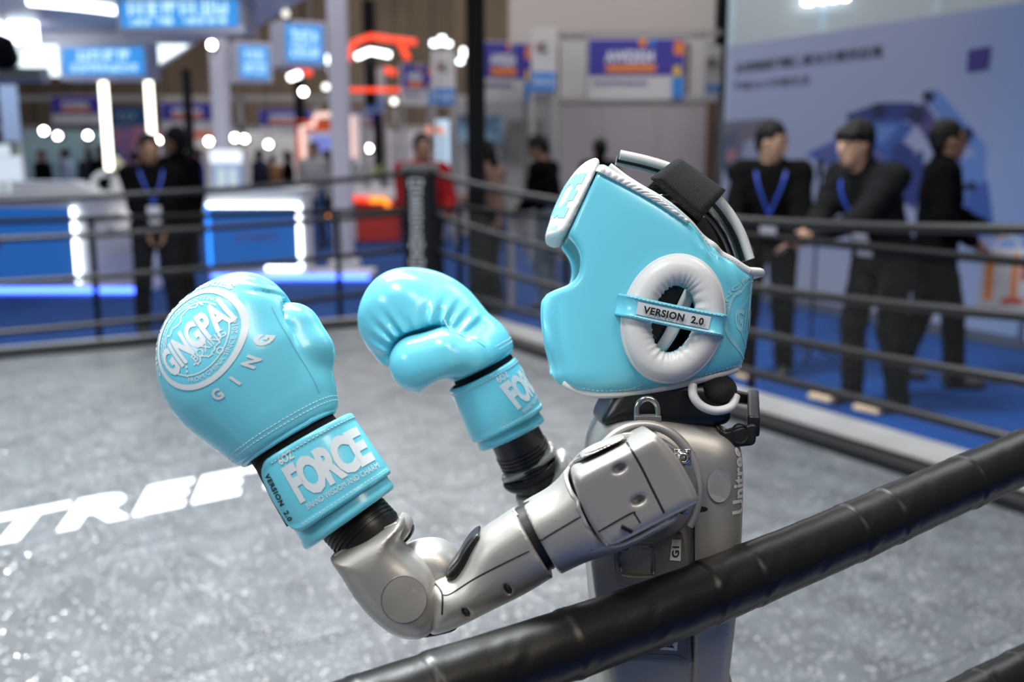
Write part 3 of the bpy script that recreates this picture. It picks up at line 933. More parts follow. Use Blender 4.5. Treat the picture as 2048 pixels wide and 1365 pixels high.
# ---- red and white counter with orange light
p = on_z(740, 484, HALLZ); Y = p[1]
rt = empty('red_counter', p, 0, 'red and white counter with a glowing orange edge behind the corner post', 'counter')
P3 = lambda px, py, dy=0.0: at_y(px, py, Y) - p + np.array([0, dy, 0])
mb = MB(); mb.box((P3(700, 0)[0], 0, 0), (P3(788, 0)[0], 0.6, P3(0, 402)[2]), bev=0.03); mb.build('body', m_redp, rt)
mb = MB(); mb.box((P3(655, 0)[0], 0.05, 0), (P3(699, 0)[0], 0.6, P3(0, 390)[2]), bev=0.03); mb.build('white_column', m_white, rt)
mb = MB(); mb.box((P3(690, 0)[0], -0.05, P3(0, 402)[2]), (P3(795, 0)[0], 0.65, P3(0, 380)[2]), bev=0.03); mb.build('top', m_white, rt)
mb = MB(); mb.tube([P3(700, 397, -.08), P3(740, 400, -.08)], 0.05, 8); mb.build('red_light_tube', g_red, rt)
mb = MB(); mb.tube([P3(741, 400, -.08), P3(770, 400, -.08), P3(779, 412, -.08)], 0.05, 8); mb.build('orange_light_tube', g_orange, rt)
mb = MB(); mb.tube([P3(652, 431, -.02), P3(662, 432, -.02)], 0.05, 8); mb.build('orange_light_tube', g_orange, rt)
# plants on that counter
for i, (px, py) in enumerate(((706, 352), (748, 356))):
    b_ = P3(px, 380) + p; rt2 = empty('potted_plant', (b_[0], p[1] + 0.3, b_[2]), 0, ('dark green pot plant on the red counter beside the pillar', 'pale green pot plant on the red counter')[i], 'plant', 'pot plants on the red counter')
    mb = MB(); mb.lathe([(0.07, 0), (0.1, 0.14), (0.105, 0.15)], n=14); mb.build('pot', m_white, rt2)
    rr = np.random.default_rng(i + 3)
    mb = MB()
    for k in range(60):
        d = rr.normal(size=3); d[2] = abs(d[2]); d /= np.linalg.norm(d); c = np.array([0, 0, 0.18]) + d * rr.uniform(.1, .26); s = np.cross(d, (0.1, 0.2, 1)); s /= np.linalg.norm(s)
        t_ = d * 0.1
        mb.add([c, c + t_ * .5 + s * .03, c + t_, c + t_ * .5 - s * .03], [(0, 1, 2, 3)])
    tag(mb.build('foliage', mat('leaf_%d' % i, ((0.04, 0.12, 0.05), (0.30, 0.36, 0.12))[i], 0.6), rt2), kind='stuff')


# ---- trade-fair fascia banners on far stands
def banner(px0, py0, px1, py1, Y, yaw, label, full=True, group='fair fascia banners', base_z=None, word='AWE2024'):
    c, w_, h_ = quad_frame(px0, py0, px1, py1, Y, yaw)
    rt = empty('fascia_banner', c, yaw, label, 'banner', group)
    q = MB(); q.box((-w_ / 2, 0, -h_ / 2), (w_ / 2, 0.12, h_ / 2)); q.build('fascia_board', mat('off_white_board', (0.58, 0.55, 0.55), 0.5), rt)
    zb = h_ * (-0.10 if full else -0.12)
    q = MB(); q.box((-w_ * .49, -0.012, zb), (w_ * .37 if full else w_ * .49, 0, h_ * .48)); q.build('blue_field', m_purple, rt)
    flat_text('banner_title', word, (-w_ * .07, -0.014, h_ * .20), (1, 0, 0), (0, 0, 1), w_ * .5, h_ * .19, m_print_white, rt, bold=0.03)
    q = MB(); q.box((-w_ * .31, -0.02, h_ * -.05), (w_ * .20, -0.012, h_ * .07)); q.build('orange_line', m_or2, rt)
    if full:
        q = MB(); glyph_row(q, -w_ * .45, w_ * .12, -h_ * .26, -h_ * .19, -0.004, 14, int(px0)); tag(q.build('small_print', m_purple, rt), kind='stuff')
        cols = (m_or2, m_skyblue, m_purple, m_or2, m_skyblue, mat('yellow_print', (0.8, 0.5, 0.02), 0.5))
        for k, (xa, xb, za, zb_) in enumerate(((.02, .10, .36, .48), (.12, .18, .36, .46), (.37, .49, -.1, .48), (.38, .48, .22, .44), (.37, .49, -.48, -.14), (.38, .45, -.12, .04))):
            q = MB(); q.box((w_ * xa, -0.02 - 0.001 * k, h_ * za), (w_ * xb, -0.012, h_ * zb_)); q.build('colour_block', cols[k], rt)
        if Y > 15.5: legs_to_floor(rt, w_, h_, 0.05)
        q = MB(); q.prism([(w_ * .385, -h_ * .1), (w_ * .47, -h_ * .1), (w_ * .385, h_ * .2)], 0.012, 0.02, Matrix.Rotation(PI / 2, 4, 'X')); q.build('colour_block', m_or2, rt)
    return rt


def tower(px0, py0, px1, py1, Y, yaw, label):
    c, w_, h_ = quad_frame(px0, py0, px1, py1, Y, yaw)
    rt = empty('sign_tower', (c[0], c[1], HALLZ), yaw, label, 'sign tower', 'white sign towers')
    zt = c[2] + h_ / 2 - HALLZ
    q = MB(); q.box((-w_ / 2, 0, zt - h_), (w_ / 2, w_ * .8, zt), bev=0.01); q.build('tower_head', mat('off_white_board', (0.58, 0.55, 0.55), 0.5), rt)
    for s in (-1, 1):
        q = MB(); q.box((s * w_ * .45 - .04, 0.02, 0), (s * w_ * .45 + .04, 0.1, zt - h_)); q.build('tower_leg', m_trim, rt)
    q = MB(); q.box((-w_ * .46, -0.01, zt - h_ * .97), (w_ * .46, 0, zt - h_ * .68)); q.build('blue_plate', m_skyblue if yaw < .3 else m_purple, rt)
    q = MB(); glyph_row(q, -w_ * .4, w_ * .4, zt - h_ * .88, zt - h_ * .78, -0.011, 5, int(px0)); tag(q.build('plate_lettering', m_print_white, rt), kind='stuff')
    for k, (cc, dx) in enumerate((((0.45, 0.03, 0.05), -0.12), ((0.05, 0.2, 0.08), 0.10), ((0.25, 0.2, 0.2), 0.0))):
        q = MB(); a = np.linspace(0.4 + k, 4.0 + k, 10); q.tube([(w_ * (dx + .14 * math.cos(t)), -0.012, zt - h_ * .30 + w_ * .16 * math.sin(t)) for t in a], w_ * .035, 6); q.build('emblem_arc', mat('emblem_%d' % k, cc, 0.5), rt)
    return rt


# right-hand block: bulkhead, partition, fascia
rt = empty('partition_stand', on_z(1265, 520, HALLZ) * np.array([1, 1, 1]), -0.10, 'grey partition wall of three panels with white fascia frame', 'partition')
Yp = float(rt.location[1]); xc = float(rt.location[0])
Xp = lambda px: at_y(px, 350, Yp)[0] - xc
Zp = lambda py: at_y(1265, py, Yp)[2] - HALLZ
for k, (a, b) in enumerate(((1117, 1205), (1207, 1310), (1312, 1402))):
    q = MB(); q.box((Xp(a), 0, 0), (Xp(b), 0.06, Zp(208))); q.build('wall_panel', m_greyw, rt)
for a in (1115, 1206, 1311, 1404):
    q = MB(); q.box((Xp(a) - .02, -0.015, 0), (Xp(a) + .02, 0.07, Zp(204))); q.build('mullion', m_trim, rt)
q = MB(); q.box((Xp(1062), -0.03, Zp(205)), (Xp(1430), 0.09, Zp(192))); q.build('lower_rail', m_trim, rt)
q = MB(); q.box((Xp(1062), -0.03, Zp(72)), (Xp(1430), 0.09, Zp(62))); q.build('upper_rail', m_trim, rt)
q = MB(); q.box((Xp(1118), 0.0, Zp(192)), (Xp(1172), 0.05, Zp(72))); q.build('fascia_panel', mat('off_white_board2', (0.50, 0.48, 0.48), 0.5), rt)
q = MB(); q.box((Xp(1372), 0.0, Zp(192)), (Xp(1402), 0.05, Zp(72))); q.build('fascia_panel', mat('off_white_board2', (0.50, 0.48, 0.48), 0.5), rt)
q = MB(); q.box((Xp(1406), -0.02, 0), (Xp(1420), 0.3, Zp(205)), bev=0.01); q.build('wood_edge', mat('brown_wood', (0.16, 0.09, 0.05), 0.5), rt)
banner(1176, 76, 1369, 200, Yp - 0.05, -0.10, 'violet and orange fascia banner on the grey partition stand', word='AWE2024')
banner(962, 84, 1062, 205, 16.0, 0.42, 'violet fascia banner just right of the tall black post')
banner(805, 128, 862, 212, 19.0, 0.45, 'violet fascia banner left of the tall black post')
tower(1062, 56, 1113, 186, Yp - 0.35, -0.10, 'white sign tower with blue plate at the left end of the grey partition')
tower(1407, 92, 1442, 205, Yp + 0.3, -0.10, 'white sign tower half hidden by the lavender display wall')
tower(864, 101, 911, 212, 17.5, 0.1, 'white sign tower left of the tall black post')
tower(727, 136, 769, 223, 22.0, 0.1, 'white sign tower right of the tall white pillar')
# distant banner row on a truss
for i, (a, t, b, u) in enumerate(((103, 192, 215, 248), (322, 205, 442, 262), (518, 218, 624, 272), (700, 222, 762, 272))):
    banner(a, t, b, u, 26.12, 0.0, ('distant violet banner on the far truss, leftmost of four', 'distant violet banner on the far truss behind the black column', 'distant violet banner on the far truss above the orange gateway', 'distant violet banner on the far truss right of the tall white pillar')[i], full=False)
rt = empty('far_truss', at_y(400, 330, 26.2) * np.array([1, 1, 0]) + np.array([0, 0, HALLZ]), 0.0, 'long pale truss carrying the distant banners', 'truss')
oT = np.array(rt.location)
zt = at_y(400, 196, 26.2)[2]
for dz in (0, -0.75):
    q = MB(); q.box((-15, 26.25, zt + dz - .07), (1.0, 26.4, zt + dz + .07)); q.build('chord', m_trim, rt, origin=oT)
for k in range(9):
    q = MB(); x = -15 + k * 2; q.box((x - .06, 26.25, HALLZ), (x + .06, 26.4, zt)); q.build('upright', m_trim, rt, origin=oT)

# stand walls far behind: rows of lit booths
for i, (px0, py0, px1, py1, Y, col, lab) in enumerate((
        (30, 262, 210, 420, 27, (0.42, 0.62, 0.64), 'pale teal back wall of a far stand at the left'),
        (300, 262, 600, 420, 28, (0.66, 0.64, 0.60), 'cream back wall of a far stand behind the lanyard man'),
        (706, 262, 870, 420, 27.5, (0.52, 0.47, 0.48), 'grey pink back wall of a far stand behind the red counter'),
        (900, 205, 1120, 470, 20, (0.50, 0.46, 0.46), 'pale grey back wall of the stand behind the tall black post'))):
    o, c, w_, h_ = panel('stand_wall', px0, py0, px1, py1, Y, mat('stand_wall_%d' % i, col, 0.6, var=0.08, vscale=1.2), 0.2)
    o.location[2] = HALLZ + 0.0
    zt_ = c[2] + h_ / 2 - HALLZ
    me = o.data
    for v_ in me.vertices: v_.co.z = 0.0 if v_.co.z < 0 else zt_
    tag(o, lab, 'stand wall')
o, c, w_, h_ = panel('fascia_strip', 300, 264, 445, 276, 27.6, m_orange, 0.1); tag(o, 'orange fascia strip on the far cream stand', 'fascia'); legs_to_floor(o, w_, h_)
o, c, w_, h_ = panel('poster', 216, 214, 292, 252, 25.0, m_navy, 0.06); tag(o, 'navy blue board above the pink poster', 'board'); legs_to_floor(o, w_, h_)
q = MB(); glyph_row(q, -w_ * .25, w_ * .25, -h_ * .2, h_ * .2, -0.005, 3, 5); tag(q.build('board_lettering', mat('pale_blue_print', (0.35, 0.5, 0.6), 0.5), o), kind='stuff')


def poster_mat(name, c1, c2, c3, sc):
    m = bpy.data.materials.new(name); m.use_nodes = True; nt = m.node_tree; b = nt.nodes['Principled BSDF']
    tc = nt.nodes.new('ShaderNodeTexCoord'); n = nt.nodes.new('ShaderNodeTexNoise'); n.inputs['Scale'].default_value = sc; n.inputs['Detail'].default_value = 3
    nt.links.new(tc.outputs['Object'], n.inputs['Vector']); r = nt.nodes.new('ShaderNodeValToRGB'); nt.links.new(n.outputs['Fac'], r.inputs[0])
    r.color_ramp.elements[0].color = (*c1, 1); r.color_ramp.elements[0].position = 0.35
    r.color_ramp.elements[1].color = (*c2, 1); r.color_ramp.elements[1].position = 0.5
    e = r.color_ramp.elements.new(0.62); e.color = (*c3, 1)
    nt.links.new(r.outputs[0], b.inputs['Base Color']); b.inputs['Roughness'].default_value = 0.4
    return m


o, c, w_, h_ = panel('poster', 218, 255, 296, 390, 24.8, poster_mat('pink_blue_poster', (0.07, 0.12, 0.32), (0.32, 0.16, 0.30), (0.62, 0.22, 0.24), 1.6), 0.06); tag(o, 'pink and blue printed poster behind the lanyard man', 'poster'); legs_to_floor(o, w_, h_)
o, c, w_, h_ = panel('poster', 1012, 240, 1088, 420, 19.5, poster_mat('grey_poster', (0.12, 0.12, 0.11), (0.22, 0.22, 0.20), (0.35, 0.35, 0.33), 1.0), 0.06); tag(o, 'grey printed poster behind the man in black sweater', 'poster'); legs_to_floor(o, w_, h_)
o, c, w_, h_ = panel('poster', 915, 230, 1005, 282, 19.6, poster_mat('blue_picture', (0.08, 0.09, 0.12), (0.20, 0.35, 0.50), (0.45, 0.6, 0.7), 2.0), 0.06); tag(o, 'blue printed picture right of the tall black post', 'poster'); legs_to_floor(o, w_, h_)
o, c, w_, h_ = panel('lit_doorway', 866, 240, 898, 400, 18.5, glow('pale_blue_light_panel', (0.55, 0.75, 0.95), 1.1), 0.1); tag(o, 'tall pale blue lit panel left of the black post', 'light panel'); legs_to_floor(o, w_, h_)
o, c, w_, h_ = panel('lit_fascia', 852, 252, 888, 268, 18.4, glow('salmon_light_panel', (1.0, 0.38, 0.28), 0.9), 0.1); tag(o, 'salmon lit strip above the pale blue panel', 'light panel'); legs_to_floor(o, w_, h_)
o, c, w_, h_ = panel('blue_standee', 4, 170, 34, 282, 13.0, mat('pale_blue_board', (0.34, 0.42, 0.66), 0.5), 0.08, 0.3); tag(o, 'pale blue hanging board at the left picture edge', 'board'); legs_to_floor(o, w_, h_)
o, c, w_, h_ = panel('lit_board', -30, 290, 18, 410, 12.0, glow('cool_white_board', (0.7, 0.85, 0.95), 0.9), 0.08); tag(o, 'lit white board standing at the left picture edge', 'light panel'); legs_to_floor(o, w_, h_)

# beige bulkhead above the partition
rt, c, w_, h_ = panel('bulkhead', 1018, -120, 1432, 90, 17.0, m_beige, 0.4); tag(rt, 'plain beige bulkhead above the grey partition', 'bulkhead'); legs_to_floor(rt, w_, h_)

# tall black post
p = on_z(955, 625, HALLZ)
rt = empty('black_post', p, 0, 'tall square black post rising out of the picture', 'post')
q = MB(); q.box((-0.088, -0.088, 0.02), (0.088, 0.088, 6.5), bev=0.012); q.build('shaft', m_blackmetal, rt)
q = MB(); q.box((-0.25, -0.25, 0), (0.25, 0.25, 0.02)); q.build('base_plate', m_blackmetal, rt)
p = on_z(1017, 610, HALLZ)
rt = empty('barrier_post', p, 0, 'slim navy and white stand post beside the tall black post', 'post')
q = MB(); q.box((-0.05, -0.03, 0), (0.0, 0.03, 1.0)); q.build('navy_strip', m_navy, rt)
q = MB(); q.box((0.0, -0.03, 0), (0.06, 0.03, 1.0)); q.build('pale_strip', m_greyw, rt)
for i, (px, y0, Y, lab) in enumerate(((603, 130, 21, 'slim black truss leg above the orange gateway'), (757, 228, 21.5, 'slim black truss leg above the red counter'), (1435, -60, 15.5, 'black upright between bulkhead and frosted wall'))):
    p = at_y(px, 300, Y); z1 = at_y(px, y0, Y)[2]
    if i == 2: z1 = at_y(px, -80, Y)[2]
    rt = empty('black_upright', (p[0], Y, HALLZ), 0, lab, 'upright', 'black uprights')
    q = MB(); q.box((-0.09, -0.09, 0), (0.09, 0.09, z1 - HALLZ)); q.build('shaft', m_blackmetal, rt)
    q = MB(); q.box((-0.2, -0.2, 0), (0.2, 0.2, 0.03)); q.build('base_plate', m_blackmetal, rt)

# ---- red light frame hung in the distance
Y = 20.0
rt = empty('red_light_frame', at_y(770, 95, Y), 0, 'hanging angular red light frame left of the tall black post', 'light frame')
o_ = np.array(rt.location)
for pts, gm, r in (([(698, 120), (706, 86), (740, 73), (832, 85)], g_red, 0.06), ([(800, 84), (816, 118)], g_red, 0.06), ([(712, 114), (740, 102), (780, 110)], g_white, 0.05), ([(700, 180), (800, 180)], g_red, 0.04), ([(770, 140), (792, 146)], g_red, 0.06), ([(572, 130), (585, 133), (596, 138)], g_red, 0.05), ([(600, 138), (622, 148)], g_red, 0.06), ([(578, 156), (600, 148)], g_white, 0.06)):
    q = MB(); q.tube([at_y(a, b, Y) - o_ for a, b in pts], r, 8); q.build('light_bar', gm, rt)
for px in (735, 610):
    q = MB(); a = at_y(px, 76 if px > 700 else 140, Y) - o_; q.tube([a, (a[0], a[1], 13 - o_[2])], 0.02, 6); q.build('hanger', m_blackmetal, rt)
q = MB(); a = at_y(735, 95, Y) - o_; q.box((a[0] - .1, 0.1, -1.1), (a[0] + .12, 0.3, 0.9)); q.build('black_core', m_blackmetal, rt)


def glow_sign(px, py, Y, lumps, label):
    c = at_y(px, py, Y); rt = empty('glowing_sign', c, 0, label, 'sign', 'white glowing signs')
    for (dx, dy, w_, h_) in lumps:
        s = Y / FPX; q = MB(); q.box((dx * s - w_ * s / 2, 0, -dy * s - h_ * s / 2), (dx * s + w_ * s / 2, 0.08, -dy * s + h_ * s / 2), bev=0.03); q.build('letter_block', g_white, rt)
    for s_ in (-1, 1):
        q = MB(); q.tube([(s_ * 0.15, 0.09, 0), (s_ * 0.15, 0.09, 13 - c[2])], 0.008, 6); q.build('hanger', m_blackmetal, rt)


glow_sign(648, 123, 19, [(-18, 2, 10, 14), (-5, 0, 9, 16), (6, -4, 9, 16), (17, -8, 9, 16), (12, 16, 10, 8)], 'white glowing letters left of the tall white pillar')
glow_sign(881, 84, 20, [(-12, 2, 14, 10), (2, -3, 14, 16), (15, 3, 12, 8)], 'cloud shaped white glowing sign left of the black post')
glow_sign(920, 114, 19.5, [(6, -8, 8, 18), (0, 8, 12, 8)], 'small white glowing sign touching the black post')


# ---- spotlights
def spot(px, py, Y, r, label, s=1.0):
    c = at_y(px, py, Y); rt = empty('spotlight', c, 0, label, 'lamp', 'spotlights in the hall')
    q = MB(); q.lathe([(r * .5, 0.02), (r * 1.05, 0.0), (r * 1.05, r * 2), (r * .6, r * 2.6)], n=14, M=Matrix.Rotation(-PI / 2 - 0.35, 4, 'X')); q.build('lamp_housing', m_blackmetal, rt, smooth=True)
    f_ = Field((-r * 1.2,) * 3, (r * 1.2,) * 3, r * .25); f_.ell((0, -0.01, 0), (r * .95, r * .6, r * .95)); v_, ff = f_.mesh(); link('lens', new_mesh('lens', v_, ff, g_spot if s >= 1 else glow('spot_%0.2f' % s, (1, .97, .92), 28 * s), True), rt)
    q = MB(); zt_ = 13.0
    if 9.5 < Y < 12: zt_ = z_u - 0.02
    if Y < 9.5: zt_ = HALLZ if px > 1400 else zz
    q.tube([(0, r, 0), (0, r * 1.2, zt_ - c[2])], 0.007, 6); q.build('bracket', m_blackmetal, rt)


SPOTS = ((34, 147, 11, 1, 'at the left edge under the light tray'), (170, 156, 11.5, 1, 'just under the wide blue sign'), (33, 263, 22, .12, 'dim, above the far left stand'), (88, 262, 24, 1, 'brightest above the far teal stand'),
      (116, 272, 24, .6, 'second above the far teal stand'), (176, 271, 24, .7, 'right of the far teal stand'), (316, 281, 24, 1, 'behind the right light tube'), (418, 283, 25, 1, 'over the orange fascia strip'),
      (470, 276, 23, 1.2, 'over the display cabinet'), (489, 278, 25, .8, 'right beside the one over the display cabinet'), (537, 289, 26, .6, 'left of the orange gateway'), (737, 297, 25, .8, 'right of the tall white pillar'),
      (424, 90, 11.8, 1, 'on the first white column'), (607, 184, 18, .9, 'below the red light frame, left'), (666, 198, 18, 1, 'touching the tall white pillar'), (652, 174, 18, .12, 'dim, above the bright one by the white pillar'),
      (788, 203, 19, .12, 'dim, below the red light frame'), (572, 28, 9.0, .05, 'dark lamp under the canopy corner'), (880, 330, 17, .12, 'dim, low beside the corner post'), (1475, 345, 8.6, .04, 'pale bulb left of the lavender wall'))
for (px, py, Y, s, lab) in SPOTS:
    spot(px, py, Y, 0.055 * Y / 20 + 0.012, 'round spotlight %s' % lab, s)
mb = MB(); a = at_y(15, 130, 9.5)
rt = empty('moving_head_lamp', a, 0, 'dark stage lamp cluster hanging at the left picture edge', 'lamp')
q = MB(); q.lathe([(0.10, 0), (0.13, 0.05), (0.13, 0.22), (0.07, 0.28)], n=18, M=Matrix.Rotation(0.6, 4, 'X')); q.build('lamp_head', m_blackmetal, rt, smooth=True)
q = MB(); q.tube([(-0.15, 0, 0.12), (-0.17, 0, 0.3), (0, 0, 0.36), (0.17, 0, 0.3), (0.15, 0, 0.12)], 0.02, 8); q.tube([(0, 0, .36), (0, 0, .9)], .02, 8); q.build('yoke', m_chrome, rt)
q = MB(); q.box((-0.1, -0.05, -0.15), (0.35, 0.1, -0.02), bev=0.02); q.build('bracket', m_chrome, rt)

# ================================================================== lavender display wall on the right
wl = on_z(1440, 572, HALLZ); wr = on_z(2034, 679, HALLZ)
wl[2] = wr[2] = HALLZ
we = wr - wl; WL = np.linalg.norm(we); we = we / WL; wn = np.array([we[1], -we[0], 0])
zr = on_plane(2034, 6, wr, wn)[2] - HALLZ; zl = on_plane(1440, 95, wl, wn)[2] - HALLZ
WH = (zr + zl) / 2
wall = empty('display_wall', wl, math.atan2(we[1], we[0]), 'lavender display wall printed with blue robotic arm and dark lettering', 'display wall')


def wall_mat():
    m = bpy.data.materials.new('lavender_print'); m.use_nodes = True; nt = m.node_tree; b = nt.nodes['Principled BSDF']
    tc = nt.nodes.new('ShaderNodeTexCoord'); sp = nt.nodes.new('ShaderNodeSeparateXYZ'); nt.links.new(tc.outputs['Object'], sp.inputs[0])
    r = nt.nodes.new('ShaderNodeMapRange'); r.inputs['From Min'].default_value = 0; r.inputs['From Max'].default_value = WL; nt.links.new(sp.outputs[0], r.inputs['Value'])
    c = nt.nodes.new('ShaderNodeValToRGB'); nt.links.new(r.outputs[0], c.inputs[0])
    c.color_ramp.elements[0].color = (0.43, 0.47, 0.66, 1); c.color_ramp.elements[1].color = (0.26, 0.38, 0.68, 1)
    e = c.color_ramp.elements.new(0.7); e.color = (0.43, 0.47, 0.66, 1)
    nt.links.new(c.outputs[0], b.inputs['Base Color']); b.inputs['Roughness'].default_value = 0.5
    return m


q = MB(); q.box((0, 0, 0), (WL, 0.12, WH)); q.build('print_board', wall_mat(), wall)


def wp(px, py):
    """point of the wall in its own frame"""
    P = on_plane(px, py, wl, wn) - wl
    return np.array([P @ we, P[2]])


def wall_poly(name, pts, m, lift):
    q = MB(); poly = [tuple(wp(*p)) for p in pts]
    ar = sum(poly[i - 1][0] * poly[i][1] - poly[i][0] * poly[i - 1][1] for i in range(len(poly)))
    if ar < 0: poly = poly[::-1]
    q.prism(poly, 0.0005, lift, Matrix.Rotation(PI / 2, 4, 'X')); return q.build(name, m, wall)


def wall_text(name, s, a, b, hpx, m):
    A, B = wp(*a), wp(*b); T = wp(a[0], a[1] - hpx)
    c = (A + B) / 2
    return flat_text(name, s, (c[0], 0, c[1]), (1, 0, 0), (0, 0, 1), abs(B[0] - A[0]), abs(T[1] - A[1]), m, wall, off=0.004, bold=0.02)


m_ink = mat('dark_slate_ink', (0.03, 0.04, 0.07), 0.5); m_ink2 = mat('grey_blue_ink', (0.10, 0.11, 0.18), 0.5)
wall_text('wall_title', '全球物联网整体解决方案供应商', (1471, 136), (1766, 103), 22, m_ink)
wall_text('wall_subtitle', '智能AIoT共建生活', (1468, 172), (1620, 160), 18, m_ink2)
m_p = [mat('arm_print_%d' % i, c, 0.5) for i, c in enumerate(((0.035, 0.06, 0.24), (0.06, 0.13, 0.42), (0.15, 0.28, 0.65), (0.10, 0.08, 0.26), (0.24, 0.17, 0.24), (0.02, 0.03, 0.09), (0.05, 0.04, 0.24)))]
wall_poly('violet_square', [(1937, 100), (1983, 92), (1978, 139), (1934, 145)], m_p[6], 0.006)
# robotic arm picture
wall_poly('arm_print', [(1690, 230), (1760, 205), (1830, 205), (1840, 240), (1770, 245), (1712, 262)], m_p[0], 0.003)
wall_poly('arm_print', [(1712, 250), (1780, 238), (1830, 250), (1800, 290), (1770, 330), (1745, 300), (1715, 275)], m_p[1], 0.004)
wall_poly('arm_print', [(1730, 252), (1800, 250), (1765, 292)], m_p[2], 0.005)
wall_poly('arm_print', [(1815, 215), (1850, 205), (1930, 330), (1900, 350), (1860, 290)], m_p[3], 0.006)
wall_poly('arm_print', [(1850, 190), (1875, 178), (1972, 290), (1960, 310), (1900, 270)], m_p[2], 0.007)
wall_poly('arm_print', [(1612, 308), (1712, 262), (1790, 315), (1712, 360)], m_p[1], 0.008)
wall_poly('arm_print', [(1640, 308), (1712, 276), (1768, 315), (1712, 348)], m_p[4], 0.009)
wall_poly('arm_print', [(1648, 308), (1712, 280), (1760, 315), (1712, 344)], m_p[1], 0.010)
wall_poly('arm_print', [(1760, 330), (1800, 280), (1830, 300), (1790, 380), (1770, 420), (1740, 400)], m_p[0], 0.006)
wall_poly('arm_print', [(1810, 320), (1845, 300), (1850, 360), (1830, 420), (1805, 400)], m_p[0], 0.007)
wall_poly('arm_print', [(1925, 320), (1970, 300), (1965, 420), (1930, 470), (1905, 400)], m_p[2], 0.008)
wall_poly('arm_print', [(1940, 380), (1975, 360), (1990, 470), (1910, 480)], m_p[1], 0.009)
for (cx_, cy_, r_) in ((1757, 220, 14), (1833, 230, 18), (1858, 193, 12), (1935, 268, 14), (1708, 258, 14), (1945, 372, 10), (1928, 375, 8)):
    wall_poly('joint_print', [(cx_ + r_ * math.cos(t), cy_ + r_ * math.sin(t)) for t in np.linspace(0, 6.283, 13)[:-1]], m_p[5], 0.012)
for k, (cc, po) in enumerate((((0.18, 0.17, 0.22), [(1444, 244), (1543, 236), (1538, 330), (1440, 345)]), ((0.10, 0.13, 0.20), [(1444, 275), (1475, 260), (1470, 330), (1442, 340)]), ((0.34, 0.38, 0.52), [(1490, 285), (1540, 265), (1536, 330), (1480, 340)]), ((0.45, 0.22, 0.25), [(1455, 300), (1470, 296), (1472, 320), (1455, 325)]))):
    wall_poly('picture_print', po, mat('picture_%d' % k, cc, 0.5), 0.003 + 0.002 * k)
# frosted wall behind it and side return
rt, c, w_, h_ = panel('frosted_wall', 1452, -150, 2120, 560, 14.2, mat('frosted_panel', (0.42, 0.47, 0.50), 0.35), 0.1); tag(rt, 'pale frosted wall rising behind the lavender display wall', 'stand wall')
for i, px in enumerate((1462, 1645, 1872)):
    q = MB(); x = at_y(px, 50, 14.2)[0] - c[0]; q.box((x - .04, -0.03, -h_ / 2), (x + .04, 0, h_ / 2)); q.build('mullion', mat('pale_blue_mullion', (0.45, 0.58, 0.66), 0.4), rt)
glow_sign(1660, 0, 14.0, [(-40, 3, 22, 10), (-14, 0, 18, 9), (8, -2, 18, 9), (30, -4, 18, 9)], 'white glowing letters at the top of the frosted wall')
p = wr + we * 0.15 + np.array([0.02, 0.25, 0])
rt = empty('olive_wall', p + np.array([0.1, 0.5, 0]), 0.15, 'plain olive grey wall at the right picture edge', 'stand wall')
q = MB(); q.box((0, 0, 0), (3.5, 0.12, 3.3)); q.build('wall_board', mat('olive_grey', (0.27, 0.27, 0.22), 0.6), rt)
p = on_z(1992, 684, HALLZ) + np.array([0.05, -0.35, 0])
rt = empty('cream_bench', p, -0.99, 'low cream white bench behind the fence at the right edge', 'bench')
q = MB(); q.box((0, 0, 0.06), (2.0, 0.28, 0.52), bev=0.03); q.build('bench_body', mat('cream_white', (0.72, 0.70, 0.58), 0.5), rt)
q = MB(); q.box((0.03, 0.03, 0), (1.97, 0.25, 0.06)); q.build('bench_plinth', m_trim, rt)
mb = MB(); a = wl - wn * 0.0
mb.box((0, -0.45, 0), (WL + 1.5, 0.0, 0.015)); o = mb.build('floor_strip', mat('dark_navy_floor', (0.02, 0.03, 0.06), 0.6), wall)

# microphone stand and camera gear behind the fence
p = on_z(1619, 720, HALLZ)
rt = empty('microphone_stand', p, 0, 'black microphone on a slim stand between two men', 'microphone')
zt = at_y(1617, 316, p[1])[2] - HALLZ
q = MB(); q.tube([(0, 0, 0.02), (0, 0, zt - 0.16)], 0.010, 8); q.build('pole', m_blackmetal, rt)
q = MB(); q.lathe([(0.012, 0), (0.02, 0.04), (0.022, 0.13), (0.012, 0.155)], (0, 0, zt - 0.16), 14); q.build('windscreen', m_blackmetal, rt, smooth=True)
for k in range(3):
    q = MB(); q.tube([(0, 0, 0.1), (0.22 * math.cos(k * 2.1), 0.22 * math.sin(k * 2.1), 0.01)], 0.009, 6); q.build('leg', m_blackmetal, rt)
p = on_z(1466, 640, HALLZ)
rt = empty('tripod_camera', p, 0.4, 'black video camera on a tripod left of the lavender wall', 'camera')
zt = at_y(1466, 350, p[1])[2] - HALLZ
q = MB(); q.box((-0.07, -0.12, zt - 0.05), (0.07, 0.12, zt + 0.10), bev=0.02); q.build('camera_body', m_blackmetal, rt)
q = MB(); q.lathe([(0.05, 0), (0.055, 0.1), (0.06, 0.14)], n=16, M=Matrix.Translation((0, -0.12, zt + 0.02)) @ Matrix.Rotation(PI / 2, 4, 'X')); q.build('lens', mat('green_black_glass', (0.01, 0.03, 0.02), 0.1), rt, smooth=True)
for k in range(3):
    q = MB(); q.tube([(0, 0, zt - 0.05), (0.3 * math.cos(k * 2.1), 0.3 * math.sin(k * 2.1), 0.01)], 0.014, 6); q.build('tripod_leg', m_blackmetal, rt)
